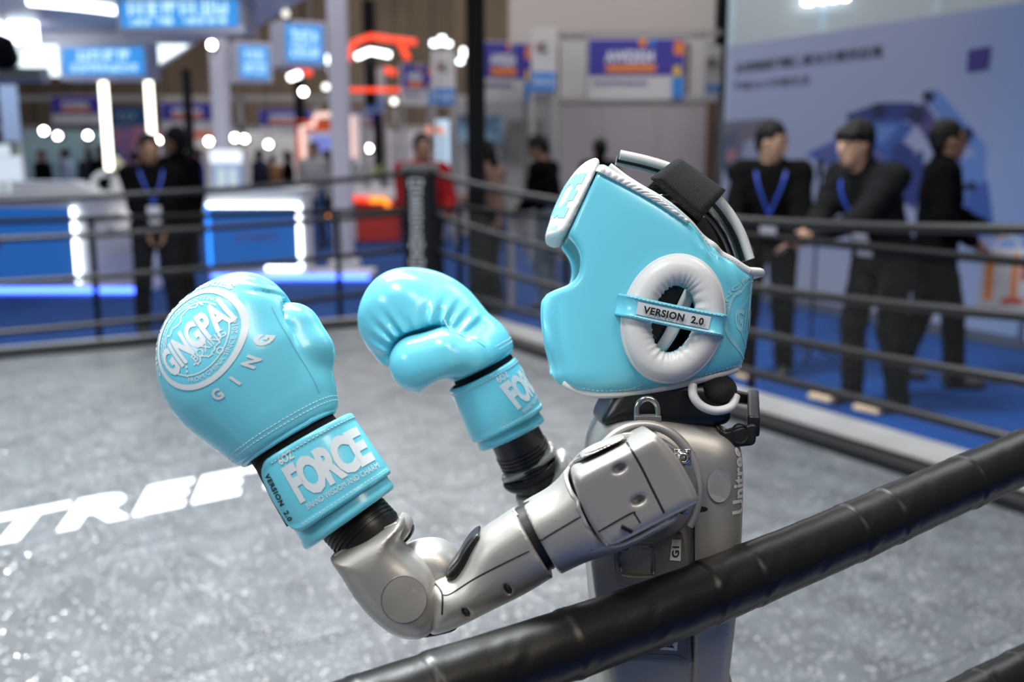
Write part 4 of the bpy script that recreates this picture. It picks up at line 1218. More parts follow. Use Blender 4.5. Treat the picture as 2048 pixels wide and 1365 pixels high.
# ================================================================== people
SKIN = [mat('skin_%d' % i, c, 0.5) for i, c in enumerate(((0.42, 0.25, 0.17), (0.32, 0.17, 0.10), (0.25, 0.13, 0.08)))]
HAIR = mat('black_hair', (0.005, 0.0045, 0.0045), 0.6, spec=0.2, bump=0.4, bscale=60)


def cloth(n, c): return mat('cloth_' + n, c, 0.9, spec=0.02, bump=0.25, bscale=25, var=0.15, vscale=10, bdist=0.01)


def rotx(p, a, c=(0, 0, 0)):
    p = np.asarray(p, float) - c; ca, sa = math.cos(a), math.sin(a)
    return np.array([p[0], p[1] * ca - p[2] * sa, p[1] * sa + p[2] * ca]) + c


def rotz(p, a, c=(0, 0, 0)):
    p = np.asarray(p, float) - c; ca, sa = math.cos(a), math.sin(a)
    return np.array([p[0] * ca - p[1] * sa, p[0] * sa + p[1] * ca, p[2]]) + c


def ik(a, b, l1, l2, hint):
    a = np.asarray(a, float); b = np.asarray(b, float); d = b - a; L = np.linalg.norm(d)
    if L > (l1 + l2) * .995: b = a + d / L * (l1 + l2) * .995; d = b - a; L = np.linalg.norm(d)
    e = d / L; x = (l1 * l1 - l2 * l2 + L * L) / (2 * L); hh = math.sqrt(max(l1 * l1 - x * x, 0))
    hn = np.asarray(hint, float); hn = hn - e * (hn @ e); hn /= np.linalg.norm(hn)
    return a + e * x + hn * hh, b


def person(label, loc, rz, H=1.72, lean=0.0, hands=None, head=(0, 0), stance=0.11, step=0.0, skin=0, top=(0.02, 0.02, 0.02), legs=(0.02, 0.02, 0.02),
           shoes=(0.01, 0.01, 0.01), h=0.014, fingers=True, lanyard=False, group='people', topname='jacket', bob=0.0, collar=True, fringe=0.0, glasses=False):
    S = H / 1.72
    root = empty('person', loc, rz, label, 'person', group)
    hipz = 0.90
    T = lambda p: rotx(p, -lean, (0, 0, hipz + 0.03)) * 1.0           # bends the upper body forward (+y)
    sh = {s: T((s * 0.185, -0.01, 1.41)) for s in (-1, 1)}
    nk = T((0, -0.01, 1.47)); hc = T((0, 0.02, 1.62))
    hips = {s: np.array([s * 0.095, 0.0, hipz]) for s in (-1, 1)}
    ank = {1: np.array([stance, step, 0.085]), -1: np.array([-stance, -step, 0.085])}
    kn = {s: ik(hips[s], ank[s], 0.42, 0.41, (0, 1, 0))[0] for s in (-1, 1)}
    if hands is None: hands = {1: (0.27, 0.03, 0.80), -1: (-0.27, 0.03, 0.80)}
    el = {}; wr = {}
    for s in (-1, 1):
        el[s], wr[s] = ik(sh[s], hands[s], 0.29, 0.26, (s * 0.6, -0.8, -0.3))
    hy, hp = head
    Rh = lambda p: rotz(rotx(np.asarray(p, float), -hp), hy) + hc     # local head frame: y forward
    Mh = np.array([rotz(rotx(a, -hp), hy) for a in ((1, 0, 0), (0, 1, 0), (0, 0, 1))])
    allp = np.array([sh[1], sh[-1], hc, *el.values(), *wr.values(), *ank.values(), *kn.values()])
    lo = allp.min(0) - 0.24; hi = allp.max(0) + 0.24; lo[2] = -0.02; hi[2] = hc[2] + 0.2

    def head_sdf(F, g=0.0):
        F.ell(Rh((0, -0.008, 0.025)), (0.076 + g, 0.096 + g, 0.092 + g), 0, Mh)
        F.ell(Rh((0, 0.022, -0.045)), (0.060 + g, 0.066 + g, 0.072 + g), 0.04, Mh)
        F.ell(Rh((0, 0.055, -0.09)), (0.030, 0.028, 0.024), 0.03, Mh)
    B = Field(lo, hi, h)
    head_sdf(B)
    B.cap(Rh((0, 0.088, 0.015)), Rh((0, 0.108, -0.022)), 0.010, 0.016, 0.012)
    B.cap(Rh((0, 0.082, -0.062)), Rh((0, 0.090, -0.060)), 0.016, 0.014, 0.012)
    for s in (-1, 1):
        B.ell(Rh((s * 0.078, -0.005, -0.005)), (0.010, 0.022, 0.032), 0.01, Mh)
        B.ell(Rh((s * 0.03, 0.098, 0.02)), (0.016, 0.008, 0.010), -0.0, Mh)
    B.cap(nk - (0, 0, 0.05), Rh((0, -0.02, -0.06)), 0.060, 0.052, 0.03)
    ch = T((0, 0.0, 1.26)); ab = T((0, 0.0, 1.06)); pe = np.array([0, 0, 0.93])
    fy = np.array([0, math.cos(lean), -math.sin(lean)])
    B.cap(T((0, 0, 1.36)), ch, 0.13, 0.145, 0.05, fy, 0.68); B.cap(ch, ab, 0.145, 0.125, 0.05, fy, 0.68); B.cap(ab, pe, 0.125, 0.145, 0.05, fy, 0.7)
    for s in (-1, 1):
        B.cap(T((s * .06, 0, 1.40)), sh[s], 0.06, 0.055, 0.04)
        B.cap(sh[s], el[s], 0.050, 0.040, 0.03); B.cap(el[s], wr[s], 0.040, 0.026, 0.02)
        B.cap(hips[s], kn[s], 0.085, 0.055, 0.03); B.cap(kn[s], ank[s], 0.055, 0.038, 0.02)
        B.cap(ank[s] + (0, -0.03, -0.05), ank[s] + (0, 0.13, -0.06), 0.034, 0.028, 0.02)
        d = wr[s] - el[s]; d /= np.linalg.norm(d)
        inn = np.array([-s, 0.25, 0.0]); inn = inn - d * (inn @ d); inn /= np.linalg.norm(inn)       # palm normal
        acr = np.cross(d, inn)
        if acr @ np.array([0, 1, 0]) < 0: acr = -acr                                               # towards the thumb
        pc = wr[s] + d * 0.05
        B.cap(wr[s] + d * 0.01, wr[s] + d * 0.075, 0.030, 0.034, 0.012, inn, 0.48)
        if fingers:
            for k, (o_, L_) in enumerate(((0.027, 0.066), (0.009, 0.074), (-0.009, 0.069), (-0.026, 0.053))):
                b0 = wr[s] + d * 0.088 + acr * o_; b1 = b0 + d * L_ * .52 + inn * 0.010; b2 = b1 + (d * .72 + inn * .7) * L_ * .5
                B.cap(b0, b1, 0.0095, 0.0088, 0.004); B.cap(b1, b2, 0.0088, 0.0075, 0.003)
            t0 = wr[s] + d * 0.030 + acr * 0.026; t1 = t0 + acr * 0.030 + d * 0.030 + inn * 0.012; t2 = t1 + d * 0.032 + inn * 0.014
            B.cap(t0, t1, 0.013, 0.011, 0.006); B.cap(t1, t2, 0.011, 0.0085, 0.004)
    v, f = B.mesh()
    link('body', new_mesh('body', v * S, f, SKIN[skin], True), root)
    # hair
    Fh = Field(hc - 0.2, hc + 0.2, min(h, 0.011))
    Fh.ell(Rh((0, -0.028, 0.046)), (0.091, 0.105, 0.102), 0, Mh)
    Fh.ell(Rh((0, -0.045, -0.02)), (0.080, 0.068, 0.080), 0.02, Mh)
    if bob: Fh.cap(Rh((0, -0.06, -0.03)), Rh((0, -0.075, -bob)), 0.075, 0.05, 0.03)
    if fringe: Fh.ell(Rh((0, 0.050, 0.062)), (0.080, 0.055, 0.046), 0.02, Mh)
    fz = 0.050 - fringe
    Fh.disp(lambda X, Y, Z: 0.004 * np.sin(70 * X + 40 * Z + 30 * Y) * np.sin(55 * Y - 30 * X))
    Fh.cut(lambda X, Y, Z: d_box(X, Y, Z, Rh((0, 0.01, -0.14)), (0.2, 0.05, 0.14), 0.02, Mh), k=0.012)
    Fh.cut(lambda X, Y, Z: d_ell(X, Y, Z, Rh((0, -0.008, 0.025)), (0.070, 0.090, 0.086), Mh))
    v, f = Fh.mesh()
    link('hair', new_mesh('hair', v * S, f, HAIR, True), root)
    for s in (-1, 1):
        q = MB(); e0 = Rh((s * 0.030, 0.094, 0.018)) * S; f_ = Field(e0 - .03, e0 + .03, .004); f_.ell(e0, (0.013, 0.010, 0.0065), 0, Mh); v_, ff = f_.mesh()
        if len(v_): link('eye', new_mesh('eye', v_, ff, mat('dark_eye', (0.02, 0.015, 0.012), 0.3), True), root)
        q = MB(); q.tube([Rh((s * 0.014, 0.098, 0.040)) * S, Rh((s * 0.034, 0.096, 0.046)) * S, Rh((s * 0.052, 0.082, 0.042)) * S], 0.004, 6); q.build('eyebrow', HAIR, root)
    if glasses:
        q = MB()
        for s in (-1, 1): q.tube([Rh((s * (0.032 + 0.024 * math.cos(t)), 0.108, 0.015 + 0.019 * math.sin(t))) * S for t in np.linspace(0, 6.283, 13)[:-1]], 0.002, 5, closed=True); q.tube([Rh((s * 0.055, 0.105, 0.02)) * S, Rh((s * 0.08, 0.0, 0.015)) * S], 0.002, 5)
        q.build('glasses', m_blackmetal, root)
    # top
    Ft = Field(lo, hi, h); g = 0.022
    Ft.cap(T((0, 0, 1.36)), ch, 0.135 + g, 0.150 + g, 0.05, fy, 0.74); Ft.cap(ch, ab, 0.150 + g, 0.140 + g, 0.05, fy, 0.74); Ft.cap(ab, pe + (0, 0, -0.06), 0.140 + g, 0.160 + g, 0.05, fy, 0.78)
    for s in (-1, 1):
        Ft.cap(T((s * .05, 0, 1.41)), sh[s], 0.062 + g * .6, 0.062 + g * .6, 0.05)
        Ft.cap(sh[s], el[s], 0.060 + g, 0.050 + g * .9, 0.05); Ft.cap(el[s], wr[s] - (wr[s] - el[s]) * 0.06, 0.050 + g * .9, 0.034 + g * .6, 0.03)
    if collar: Ft.cap(nk - (0, 0, 0.03), nk + rotx((0, 0, 0.03), -lean), 0.074, 0.070, 0.03)
    X0, Y0 = rng.uniform(0, 6, 2)
    Ft.disp(lambda X, Y, Z: 0.004 * np.sin(38 * Z + 14 * X + X0 + 6 * np.sin(9 * Y)) * np.sin(17 * X + Y0 + 11 * Z))
    hz = 0.80
    Ft.cut(lambda X, Y, Z: Z - hz + 0 * X + 0 * Y + np.where(np.abs(X) > 0.19, 9, 0), k=0.0)
    v, f = Ft.mesh()
    link(topname, new_mesh(topname, v * S, f, cloth(topname + '_%04d%04d%04d' % tuple(int(9999 * c) for c in top), top), True), root)
    # trousers
    Fl = Field((lo[0], -0.45, 0.0), (hi[0], 0.45, 1.08), h)
    Fl.cap((-0.07, 0, 0.95), (0.07, 0, 0.95), 0.130, 0.130, 0.03, np.array([0, 1.0, 0]), 0.85)
    for s in (-1, 1):
        Fl.cap(hips[s] + (0, 0, 0.02), kn[s], 0.105, 0.078, 0.03); Fl.cap(kn[s], ank[s] + (0, 0, -0.02), 0.078, 0.066, 0.02)
    Fl.disp(lambda X, Y, Z: 0.004 * np.sin(45 * Z + 10 * X + X0) * np.sin(20 * X + 8 * Z + Y0))
    Fl.cut(lambda X, Y, Z: Z - 0.045 + 0 * X + 0 * Y)
    v, f = Fl.mesh()
    link('trousers', new_mesh('trousers', v * S, f, cloth('legs_%04d%04d%04d' % tuple(int(9999 * c) for c in legs), legs), True), root)
    for s in (-1, 1):
        a = ank[s]; Fs = Field(a + (-.1, -.14, -.1), a + (.1, .26, .06), min(h, .012))
        Fs.cap(a + (0, -0.035, -0.045), a + (0, 0.15, -0.052), 0.044, 0.040, 0.02); Fs.cap(a + (0, -0.02, -0.01), a + (0, 0, -.05), 0.048, 0.045, 0.03)
        Fs.cut(lambda X, Y, Z: Z + 0 * X + 0 * Y - 0.0, k=0)
        v, f = Fs.mesh()
        link('shoe', new_mesh('shoe', v * S, f, mat('shoe_%02d%02d%02d' % tuple(int(99 * c) for c in shoes), shoes, 0.5), True), root)
    if lanyard:
        col = (0.02, 0.06, 0.42)
        q = MB()
        L0 = [T((-0.075, -0.04, 1.50)), T((-0.095, 0.08, 1.44)), T((-0.07, 0.135, 1.34)), T((0.0, 0.148, 1.16))]
        L1 = [p * np.array([-1, 1, 1]) for p in L0]
        for L in (L0, L1): q.tube(spline(np.array(L) * S, 6), 0.010, 6, flat=(0, 1, 0, 0.3))
        q.build('lanyard', mat('blue_ribbon', col, 0.5), root)
        b0 = T((0, 0.160, 1.06)) * S
        q = MB(); q.box((-0.055, -0.004, -0.075), (0.055, 0.004, 0.075), Matrix.Translation(b0) @ Matrix.Rotation(-lean, 4, 'X'), bev=0.003); q.build('badge', mat('pale_badge', (0.45, 0.45, 0.52), 0.4), root)
    return root


def face_to(p, q):           # heading that turns +y towards q
    return math.atan2(-(q[0] - p[0]), q[1] - p[1])


K = (0.0035, 0.0035, 0.004)
# three men along the right fence
p = on_z(1748, 812, HALLZ); rz = face_to(p, (-0.9, 4.1, 0))
person('man in charcoal cardigan leaning on the fence with clasped hands', p, rz, 1.80, lean=0.46, hands={1: (0.10, 0.55, 1.06), -1: (0.02, 0.57, 1.04)}, head=(-0.10, 0.10), stance=0.15, step=0.02, skin=0, top=(0.012, 0.012, 0.013), legs=(0.013, 0.0135, 0.014), h=0.010, lanyard=True, group='men at the right fence', topname='cardigan', fringe=0.03)
p = on_z(1525, 748, HALLZ); rz = face_to(p, (0.3, 2.0, 0))
person('man in black leather jacket looking down behind the fence', p, rz, 1.76, lean=0.20, hands={1: (0.16, 0.38, 0.98), -1: (-0.14, 0.38, 0.98)}, head=(1.15, 0.25), stance=0.14, skin=0, top=(0.006, 0.006, 0.0055), legs=K, h=0.010, lanyard=True, group='men at the right fence', topname='leather_jacket')
p = on_z(1850, 768, HALLZ); rz = -1.80
p3 = person('man in black roll-neck facing right with a paper bag', p, rz, 1.75, lean=0.02, hands={1: (0.22, 0.18, 0.98), -1: (-0.20, 0.34, 1.05)}, head=(0.05, 0.0), stance=0.10, step=0.16, skin=2, top=(0.0035, 0.0035, 0.004), legs=K, h=0.010, group='men at the right fence', topname='roll_neck', glasses=True)
hb = rotz((-0.20 + 0.03, 0.44, 1.02), rz) + p
root = empty('paper_bag', hb + np.array([0.04, -0.02, -0.52]), -0.3, 'white paper carrier bag with orange and red print', 'bag')
q = MB(); q.box((-0.15, -0.06, 0), (0.15, 0.06, 0.42)); q.build('bag_body', mat('white_paper', (0.55, 0.54, 0.55), 0.6), root)
for (a, b, c, d, m_) in ((-.13, -.08, .08, .40, m_or2), (.03, .07, .10, .40, m_or2), (-.02, .12, .06, .10, m_redp), (.09, .13, .22, .36, m_redp)):
    q = MB(); q.box((a, -0.0615, c), (b, -0.0602, d)); q.build('bag_print', m_, root)
q = MB(); q.box((.10, -0.0618, .36), (.125, -0.0602, .40)); q.build('bag_print', mat('green_print', (0.03, 0.15, 0.06), 0.5), root)
for y in (-0.05, 0.05):
    q = MB(); q.tube(spline([(-0.07, y, 0.42), (-0.05, y * .5, 0.50), (0.05, y * .5, 0.50), (0.07, y, 0.42)], 5), 0.004, 6); q.build('bag_handle', mat('white_cord', (0.6, 0.6, 0.6), 0.6), root)

# people beyond the far side
p = on_z(322, 664, HALLZ)
person('man with blue lanyard and pale badge standing before the counters', p, face_to(p, (0, 0, 0)) + 0.05, 1.70, lean=0.0, hands={1: (0.06, 0.2, 0.86), -1: (-0.06, 0.2, 0.84)}, head=(0.1, 0.18), stance=0.15, skin=1, top=K, legs=(0.004, 0.0045, 0.008), h=0.014, lanyard=True, group='visitors beyond the far ropes')
p = on_z(374, 642, HALLZ)
person('man in black turned left, half behind the lanyard man', p, 1.25, 1.78, head=(0.1, 0.0), skin=1, top=K, legs=(0.006, 0.0055, 0.005), stance=0.13, h=0.016, group='visitors beyond the far ropes')
p = on_z(848, 640, HALLZ)
person('man in red jacket standing behind the corner post', p, face_to(p, (0, 0, 0)) + 0.25, 1.72, lean=0.05, hands={1: (0.10, 0.30, 1.00), -1: (-0.16, 0.32, 1.02)}, head=(0.0, 0.1), skin=2, top=(0.20, 0.010, 0.012), legs=K, h=0.014, group='visitors beyond the far ropes', topname='red_jacket')
p = on_z(985, 606, HALLZ)
person('person in dusty pink top looking down beside the tall black post', p, 1.0, 1.68, lean=0.12, hands={1: (0.05, 0.36, 1.12), -1: (-0.05, 0.36, 1.10)}, head=(0.1, 0.4), skin=1, top=(0.24, 0.15, 0.125), legs=K, h=0.016, bob=0.14, group='visitors beyond the far ropes', topname='pink_top')
p = on_z(1102, 618, HALLZ)
person('man in black sweater and grey jeans bending his head', p, 1.15, 1.74, lean=0.20, hands={1: (0.06, 0.34, 1.0), -1: (-0.05, 0.34, 0.98)}, head=(0.1, 0.5), skin=2, top=K, legs=(0.06, 0.08, 0.11), h=0.014, group='visitors beyond the far ropes', topname='sweater', collar=False)
p = on_z(1195, 560, HALLZ)
person('dark haired visitor mostly hidden behind the head guard', p, 0.4, 1.72, skin=1, top=K, legs=K, h=0.02, fingers=False, group='visitors beyond the far ropes')
# far crowd
CR = ((132, 22, 1.68, 1.6, (0.16, 0.20, 0.30), (0.05, 0.05, 0.08), 'far visitor in pale blue shirt below the teal stand'), (180, 23, 1.66, 0.3, (0.03, 0.03, 0.05), K, 'far visitor in dark top left of the long light tube'),
      (84, 21, 1.64, 2.6, K, (0.10, 0.05, 0.03), 'far visitor in black at the left behind the counter'), (205, 19, 1.72, 1.0, K, K, 'far visitor in black right behind the long light tube'),
      (396, 20, 1.66, 2.0, (0.02, 0.03, 0.22), K, 'far visitor in bright blue top beside the display cabinet'), (272, 18, 1.60, -0.4, (0.45, 0.36, 0.38), K, 'far visitor in pale pink left of the lanyard man'),
      (519, 22, 1.66, 1.2, (0.02, 0.02, 0.04), K, 'far visitor in navy left of the orange gateway'), (576, 21, 1.62, -1.2, K, K, 'far visitor in black beside the orange gateway'),
      (545, 23, 1.55, 0.2, (0.28, 0.15, 0.07), K, 'far visitor in brown between two dark figures'), (627, 17, 1.74, 2.9, (0.28, 0.27, 0.28), (0.03, 0.05, 0.12), 'far visitor in grey coat walking below the screen'),
      (655, 18, 1.62, 0.5, K, K, 'far visitor in black beside the tall pillar'), (20, 24, 1.66, 0.5, (0.3, 0.3, 0.32), K, 'far visitor in grey at the left edge'))
for (px, Y, H, a, tc_, lc, lab) in CR:
    p = at_y(px, 330, Y); p[2] = HALLZ
    person(lab, p, a, H, skin=1, top=tc_, legs=lc, h=0.026, fingers=False, group='far crowd', stance=0.12)
# ================================================================== boxing gloves
m_blue = mat('pale_blue_leather', (0.160, 0.62, 0.76), 0.25, bump=0.08, bscale=380, coat=0.15, spec=0.5, bdist=0.0006)
m_bluein = mat('blue_leather_lining', (0.13, 0.46, 0.56), 0.5)
m_lining = mat('black_fleece_lining', (0.008, 0.008, 0.009), 0.9, bump=0.8, bscale=500, bdist=0.002)
m_pw = mat('pale_silver_print', (0.66, 0.72, 0.74), 0.42)
m_pk = mat('black_print', (0.010, 0.010, 0.012), 0.5)
m_thread = mat('white_thread', (0.70, 0.78, 0.80), 0.6)


def bvh_of(v, f): return BVHTree.FromPolygons([tuple(p) for p in v], [tuple(int(i) for i in q) for q in f])


class Decal:
    """collects flat 2-D print and lays it on a surface along one direction"""
    def __init__(s, bvh, o, ax, ay, n, lift=0.0005):
        s.b = bvh; s.o = np.asarray(o, float); s.ax = np.asarray(ax, float); s.ay = np.asarray(ay, float); s.n = np.asarray(n, float); s.lift = lift
        s.V = []; s.F = []; s.c = 0

    def add(s, v, f):
        s.V.append(np.asarray(v, float)); s.F += [tuple(int(i) + s.c for i in q) for q in f]; s.c += len(v)

    def text(s, t, w=None, h=None, c=(0, 0), rot=0.0, bold=0.0, spacing=1.0, shear=0.0, res=0.0018):
        v, f = text_mesh(t, bold, shear, spacing, 3, maxlen=None); v = fit(v, w, h)
        v, f = refine(v, f, res)
        ca, sa = math.cos(rot), math.sin(rot)
        s.add(np.stack([v[:, 0] * ca - v[:, 1] * sa + c[0], v[:, 0] * sa + v[:, 1] * ca + c[1]], 1), f)

    def arc_text(s, t, r, h, a0, a1, bold=0.0, inward=False, c=(0, 0), spacing=1.0):
        """text along a circle from angle a0 to a1 (radians); clockwise on top, or upright along the bottom"""
        v, f = text_mesh(t, bold, 0, spacing, 2); L = abs(a1 - a0) * r
        v = fit(v, L, h); v, f = refine(v, f, 0.0018)
        am = (a0 + a1) / 2
        if not inward: ang = am - v[:, 0] / r; rad = r + v[:, 1]
        else: ang = am + v[:, 0] / r; rad = r - v[:, 1]
        s.add(np.stack([c[0] + rad * np.cos(ang), c[1] + rad * np.sin(ang)], 1), f)

    def ring(s, r0, r1, c=(0, 0), n=96, a0=0.0, a1=2 * PI):
        a = np.linspace(a0, a1, n + 1); v = []; k = 4
        for t in a:
            for j in range(k): rr = r0 + (r1 - r0) * j / (k - 1); v.append((c[0] + rr * math.cos(t), c[1] + rr * math.sin(t)))
        f = [(i * k + j, i * k + j + 1, (i + 1) * k + j + 1, (i + 1) * k + j) for i in range(n) for j in range(k - 1)]
        s.add(v, f)

    def line(s, pts, w):
        P = np.asarray(pts, float); v = []; 
        for i in range(len(P)):
            t = P[min(i + 1, len(P) - 1)] - P[max(i - 1, 0)]; t /= np.linalg.norm(t); nn = np.array([-t[1], t[0]]) * w / 2
            v += [P[i] - nn, P[i] + nn]
        s.add(v, [(2 * i, 2 * i + 2, 2 * i + 3, 2 * i + 1) for i in range(len(P) - 1)])

    def rect(s, c, w, h, rot=0.0, n=10):
        xs = np.linspace(-w / 2, w / 2, n + 1); ys = np.linspace(-h / 2, h / 2, 5); ca, sa = math.cos(rot), math.sin(rot)
        v = [(c[0] + x * ca - y * sa, c[1] + x * sa + y * ca) for x in xs for y in ys]
        s.add(v, [(i * 5 + j, (i + 1) * 5 + j, (i + 1) * 5 + j + 1, i * 5 + j + 1) for i in range(n) for j in range(4)])

    def build(s, name, m, parent, xf=None, far=0.25):
        V = np.concatenate(s.V); out = []; ok = np.zeros(len(V), bool)
        for i, (u, v) in enumerate(V):
            p = s.o + s.ax * u + s.ay * v + s.n * far
            h = s.b.ray_cast(Vector(p), Vector(-s.n), far * 2)
            if h[0] is None: out.append(p); continue
            ok[i] = True; nn = np.array(h[1]); out.append(np.array(h[0]) + (nn if nn @ s.n > 0 else -nn) * s.lift)
        F = [q for q in s.F if all(ok[i] for i in q)]
        out = np.array(out)
        if xf is not None: out = xf(out)
        return link(name, new_mesh(name, out, F, m), parent)


def refine(v, f, L):
    bm = bmesh.new(); vs = [bm.verts.new((p[0], p[1], 0)) for p in v]
    for q in f:
        try: bm.faces.new([vs[i] for i in q])
        except ValueError: pass
    for _ in range(4):
        es = [e for e in bm.edges if e.calc_length() > L]
        if not es: break
        bmesh.ops.subdivide_edges(bm, edges=es, cuts=1); bmesh.ops.triangulate(bm, faces=bm.faces[:])
    bm.verts.index_update()
    V = np.array([(q.co.x, q.co.y) for q in bm.verts]); F = [[k.index for k in q.verts] for q in bm.faces]; bm.free()
    return V, F


def surf_path(bvh, P, lift=0.0):
    """snap points to the surface"""
    out = []
    for p in P:
        h = bvh.find_nearest(Vector(p)); nn = np.array(h[1]); out.append(np.array(h[0]) + nn * lift)
    return np.array(out)


def stitches(P, q, step=0.0034, ln=0.0021, r=0.00038):
    """dashes of thread along P into builder q"""
    P = np.asarray(P); s = np.concatenate([[0], np.cumsum(np.linalg.norm(np.diff(P, axis=0), axis=1))])
    x = 0
    while x + ln < s[-1]:
        pts = [np.array([np.interp(x + t, s, P[:, k]) for k in range(3)]) for t in (0, ln / 2, ln)]
        q.tube(pts, [r * .6, r, r * .6], 5); x += step


def glove(name, label, O, EY, EX, thumb, mirror, side, bend=0.0):
    """local frame: x to the thumb, y from wrist to knuckles, z back of the hand (metres)"""
    EY = EY / np.linalg.norm(EY); EX = EX - EY * (EX @ EY); EX /= np.linalg.norm(EX)
    EZ = np.cross(EX, EY) * (1 if not mirror else -1)
    R = np.stack([EX, EY, EZ], 1)
    Ow = c2w(O)
    Rw = np.stack([c2w(R[:, i]) - np.array([0, 0, CAMH]) for i in range(3)], 1)
    root = empty(name, Ow, 0, label, 'boxing glove', 'pale blue boxing gloves')
    xf = lambda v: np.asarray(v) @ Rw.T
    flip = lambda f: (np.asarray(f)[:, ::-1] if mirror else f)
    c = 0.01
    F = Field((-.095, .070, -.10), (.095, .235, .062), 0.0019)
    F.cap((-.003, .074, 0), (-.006, .105, .000), .0375, .042, 0, np.array([0, 0, 1.0]), 0.82)
    F.cap((-.006, .105, 0), (-.012, .140, -.002), .042, .050, .02, np.array([0, 0, 1.0]), 0.85)
    F.ell((-.014, .158, -.006), (.0585, .0625, .045), .025)
    F.ell((.011, .189, -.012), (.031, .0305, .038), .020)
    F.ell((-.012, .163, -.034), (.052, .046, .034), .022)
    F.cap((-.042, .128, -.044), (.010, .126, -.044), .020, .021, .022)
    # valley of the finger roll on the palm side
    F.cut(lambda X, Y, Z: d_cap(X, Y, Z, np.array([.07, .128, -.018]), np.array([-.05, .120, -.022]), .013, .011), k=.012)
    a, b, cpt = [np.array(t) for t in thumb]
    ra, rb, rc = (.0185, .0242, .0238) if side == 'back' else (.023, .0285, .0285)
    # gathers running out of the crease between finger roll and thumb
    if side == 'palm':
        def gather(X, Y, Z):
            dt = np.minimum(d_cap(X, Y, Z, a, b, ra, rb), d_cap(X, Y, Z, b, cpt, rb, rc))
            th = np.arctan2(Z - cpt[2] - .006, Y - cpt[1] + .012)
            m_ = np.exp(-(np.maximum(dt - .002, 0) / .021) ** 2) * np.clip((X + .006) / .015, 0, 1) * np.clip((Y - .098) / .015, 0, 1)
            return -0.0046 * m_ * np.sin(th * 24 + 1.3 * np.sin(th * 5)) * (0.75 + 0.25 * np.sin(th * 7 + 1))
        F.disp(gather)
    else:
        def crease(X, Y, Z):
            d = np.sqrt((X - .036) ** 2 + (Y - .192) ** 2 + (Z - .012) ** 2)
            return 0.0030 * np.exp(-((Y - .189 + .6 * (X - .036)) / .0022) ** 2) * np.exp(-(d / .018) ** 2) + 0.0018 * np.exp(-((Y - .199 + .8 * (X - .036)) / .002) ** 2) * np.exp(-(d / .018) ** 2)
        F.disp(crease)
    gw = .0038 if side == 'palm' else .0022
    F.cut(lambda X, Y, Z: np.minimum(d_cap(X, Y, Z, b + (b - a) * .25, cpt, rb + gw, rc + gw), 1), k=.005)
    F.cap((.012, .090, -.006) if side == 'back' else (.022, .088, .002), a, .022 if side == 'back' else .024, ra, .020)
    F.cap(a, b, ra, rb, .006); F.cap(b, cpt, rb, rc, .0025 if side == 'palm' else .0035)
    F.cut(lambda X, Y, Z: Y - .082 - 0.06 * X + 0 * Z, k=.003)
    v, f = F.mesh(2)
    if bend:                                                       # bent wrist
        dy = v[:, 1] - .084; sm_ = np.clip(dy / .03, 0, 1); ph = bend * sm_ * sm_ * (3 - 2 * sm_); zz_ = v[:, 2].copy()
        v[:, 1] = .084 + dy * np.cos(ph) + zz_ * np.sin(ph); v[:, 2] = zz_ * np.cos(ph) - dy * np.sin(ph)
    bv = bvh_of(v, f)
    link('mitt', new_mesh('mitt', xf(v), flip(f), m_blue, True), root)

    # cuff rings -----------------------------------------------------------
    def ellrow(y, cx, rx, rz, n=64, tilt=0.0, off=0.0):
        t = np.linspace(0, 2 * PI, n, endpoint=False)
        return np.stack([cx + rx * np.cos(t), y + tilt * np.cos(t) + 0 * t, -.001 + rz * np.sin(t)], 1)

    def band(nm, rows, m, thick, par=root):
        """closed band with inner face"""
        n = 64; V = np.concatenate([ellrow(*r) for r in rows] + [ellrow(r[0], r[1], r[2] - thick, r[3] - thick, 64, r[5]) for r in rows[::-1]])
        k = 2 * len(rows); Fc = []
        R_ = [[*r] for r in rows]
        for i in range(k):
            j = (i + 1) % k
            for t in range(n):
                t2 = (t + 1) % n; Fc.append((i * n + t, j * n + t, j * n + t2, i * n + t2))
        o = link(nm, new_mesh(nm, xf(V), flip(np.array(Fc)), m, True), par)
        return V, Fc

    def rows(lst): return [(y, cx, rx, rz, 64, tl) for (y, cx, rx, rz, tl) in lst]
    band('lining', rows([(.058, .003, .0385, .0325, 0), (.075, .000, .0372, .0315, 0), (.092, -.003, .0365, .031, 0)]), m_lining, .004)
    band('cuff', rows([(.002, .0105, .0400, .0345, .005), (.0035, .0105, .0418, .0362, .005), (.007, .0105, .0420, .0364, .005), (.010, .0105, .0410, .0354, .005), (.020, .0095, .0412, .0350, .003), (.045, .006, .0415, .0345, .002), (.066, .004, .0400, .0335, .002)]), m_blue, .005)
    # closing strap: an open band with a rounded end, over a patch of black hook tape
    def open_band(nm, prof, m, thick, t0, t1, Rc, n=110):
        tt = np.linspace(t0, t1, n); rm = .040; arc = (tt - t0) * rm; y0, y1 = prof[0][0], prof[-1][0]; ym, H = (y0 + y1) / 2, (y1 - y0) / 2
        V = []
        for i, t_ in enumerate(tt):
            sdist = min(arc[-1] - arc[i], Rc); hh = (H - Rc + math.sqrt(max(Rc * Rc - (Rc - sdist) ** 2, 0))) / H
            ring_ = []
            for (y, cx, rx_, rz_, tl) in prof:
                yy = ym + (y - ym) * hh
                ring_.append((cx + rx_ * math.cos(t_), yy + tl * math.cos(t_), -.001 + rz_ * math.sin(t_)))
            for (y, cx, rx_, rz_, tl) in prof[::-1]:
                yy = ym + (y - ym) * hh
                ring_.append((cx + (rx_ - thick) * math.cos(t_), yy + tl * math.cos(t_), -.001 + (rz_ - thick) * math.sin(t_)))
            V += ring_
        k = 2 * len(prof); V = np.array(V)
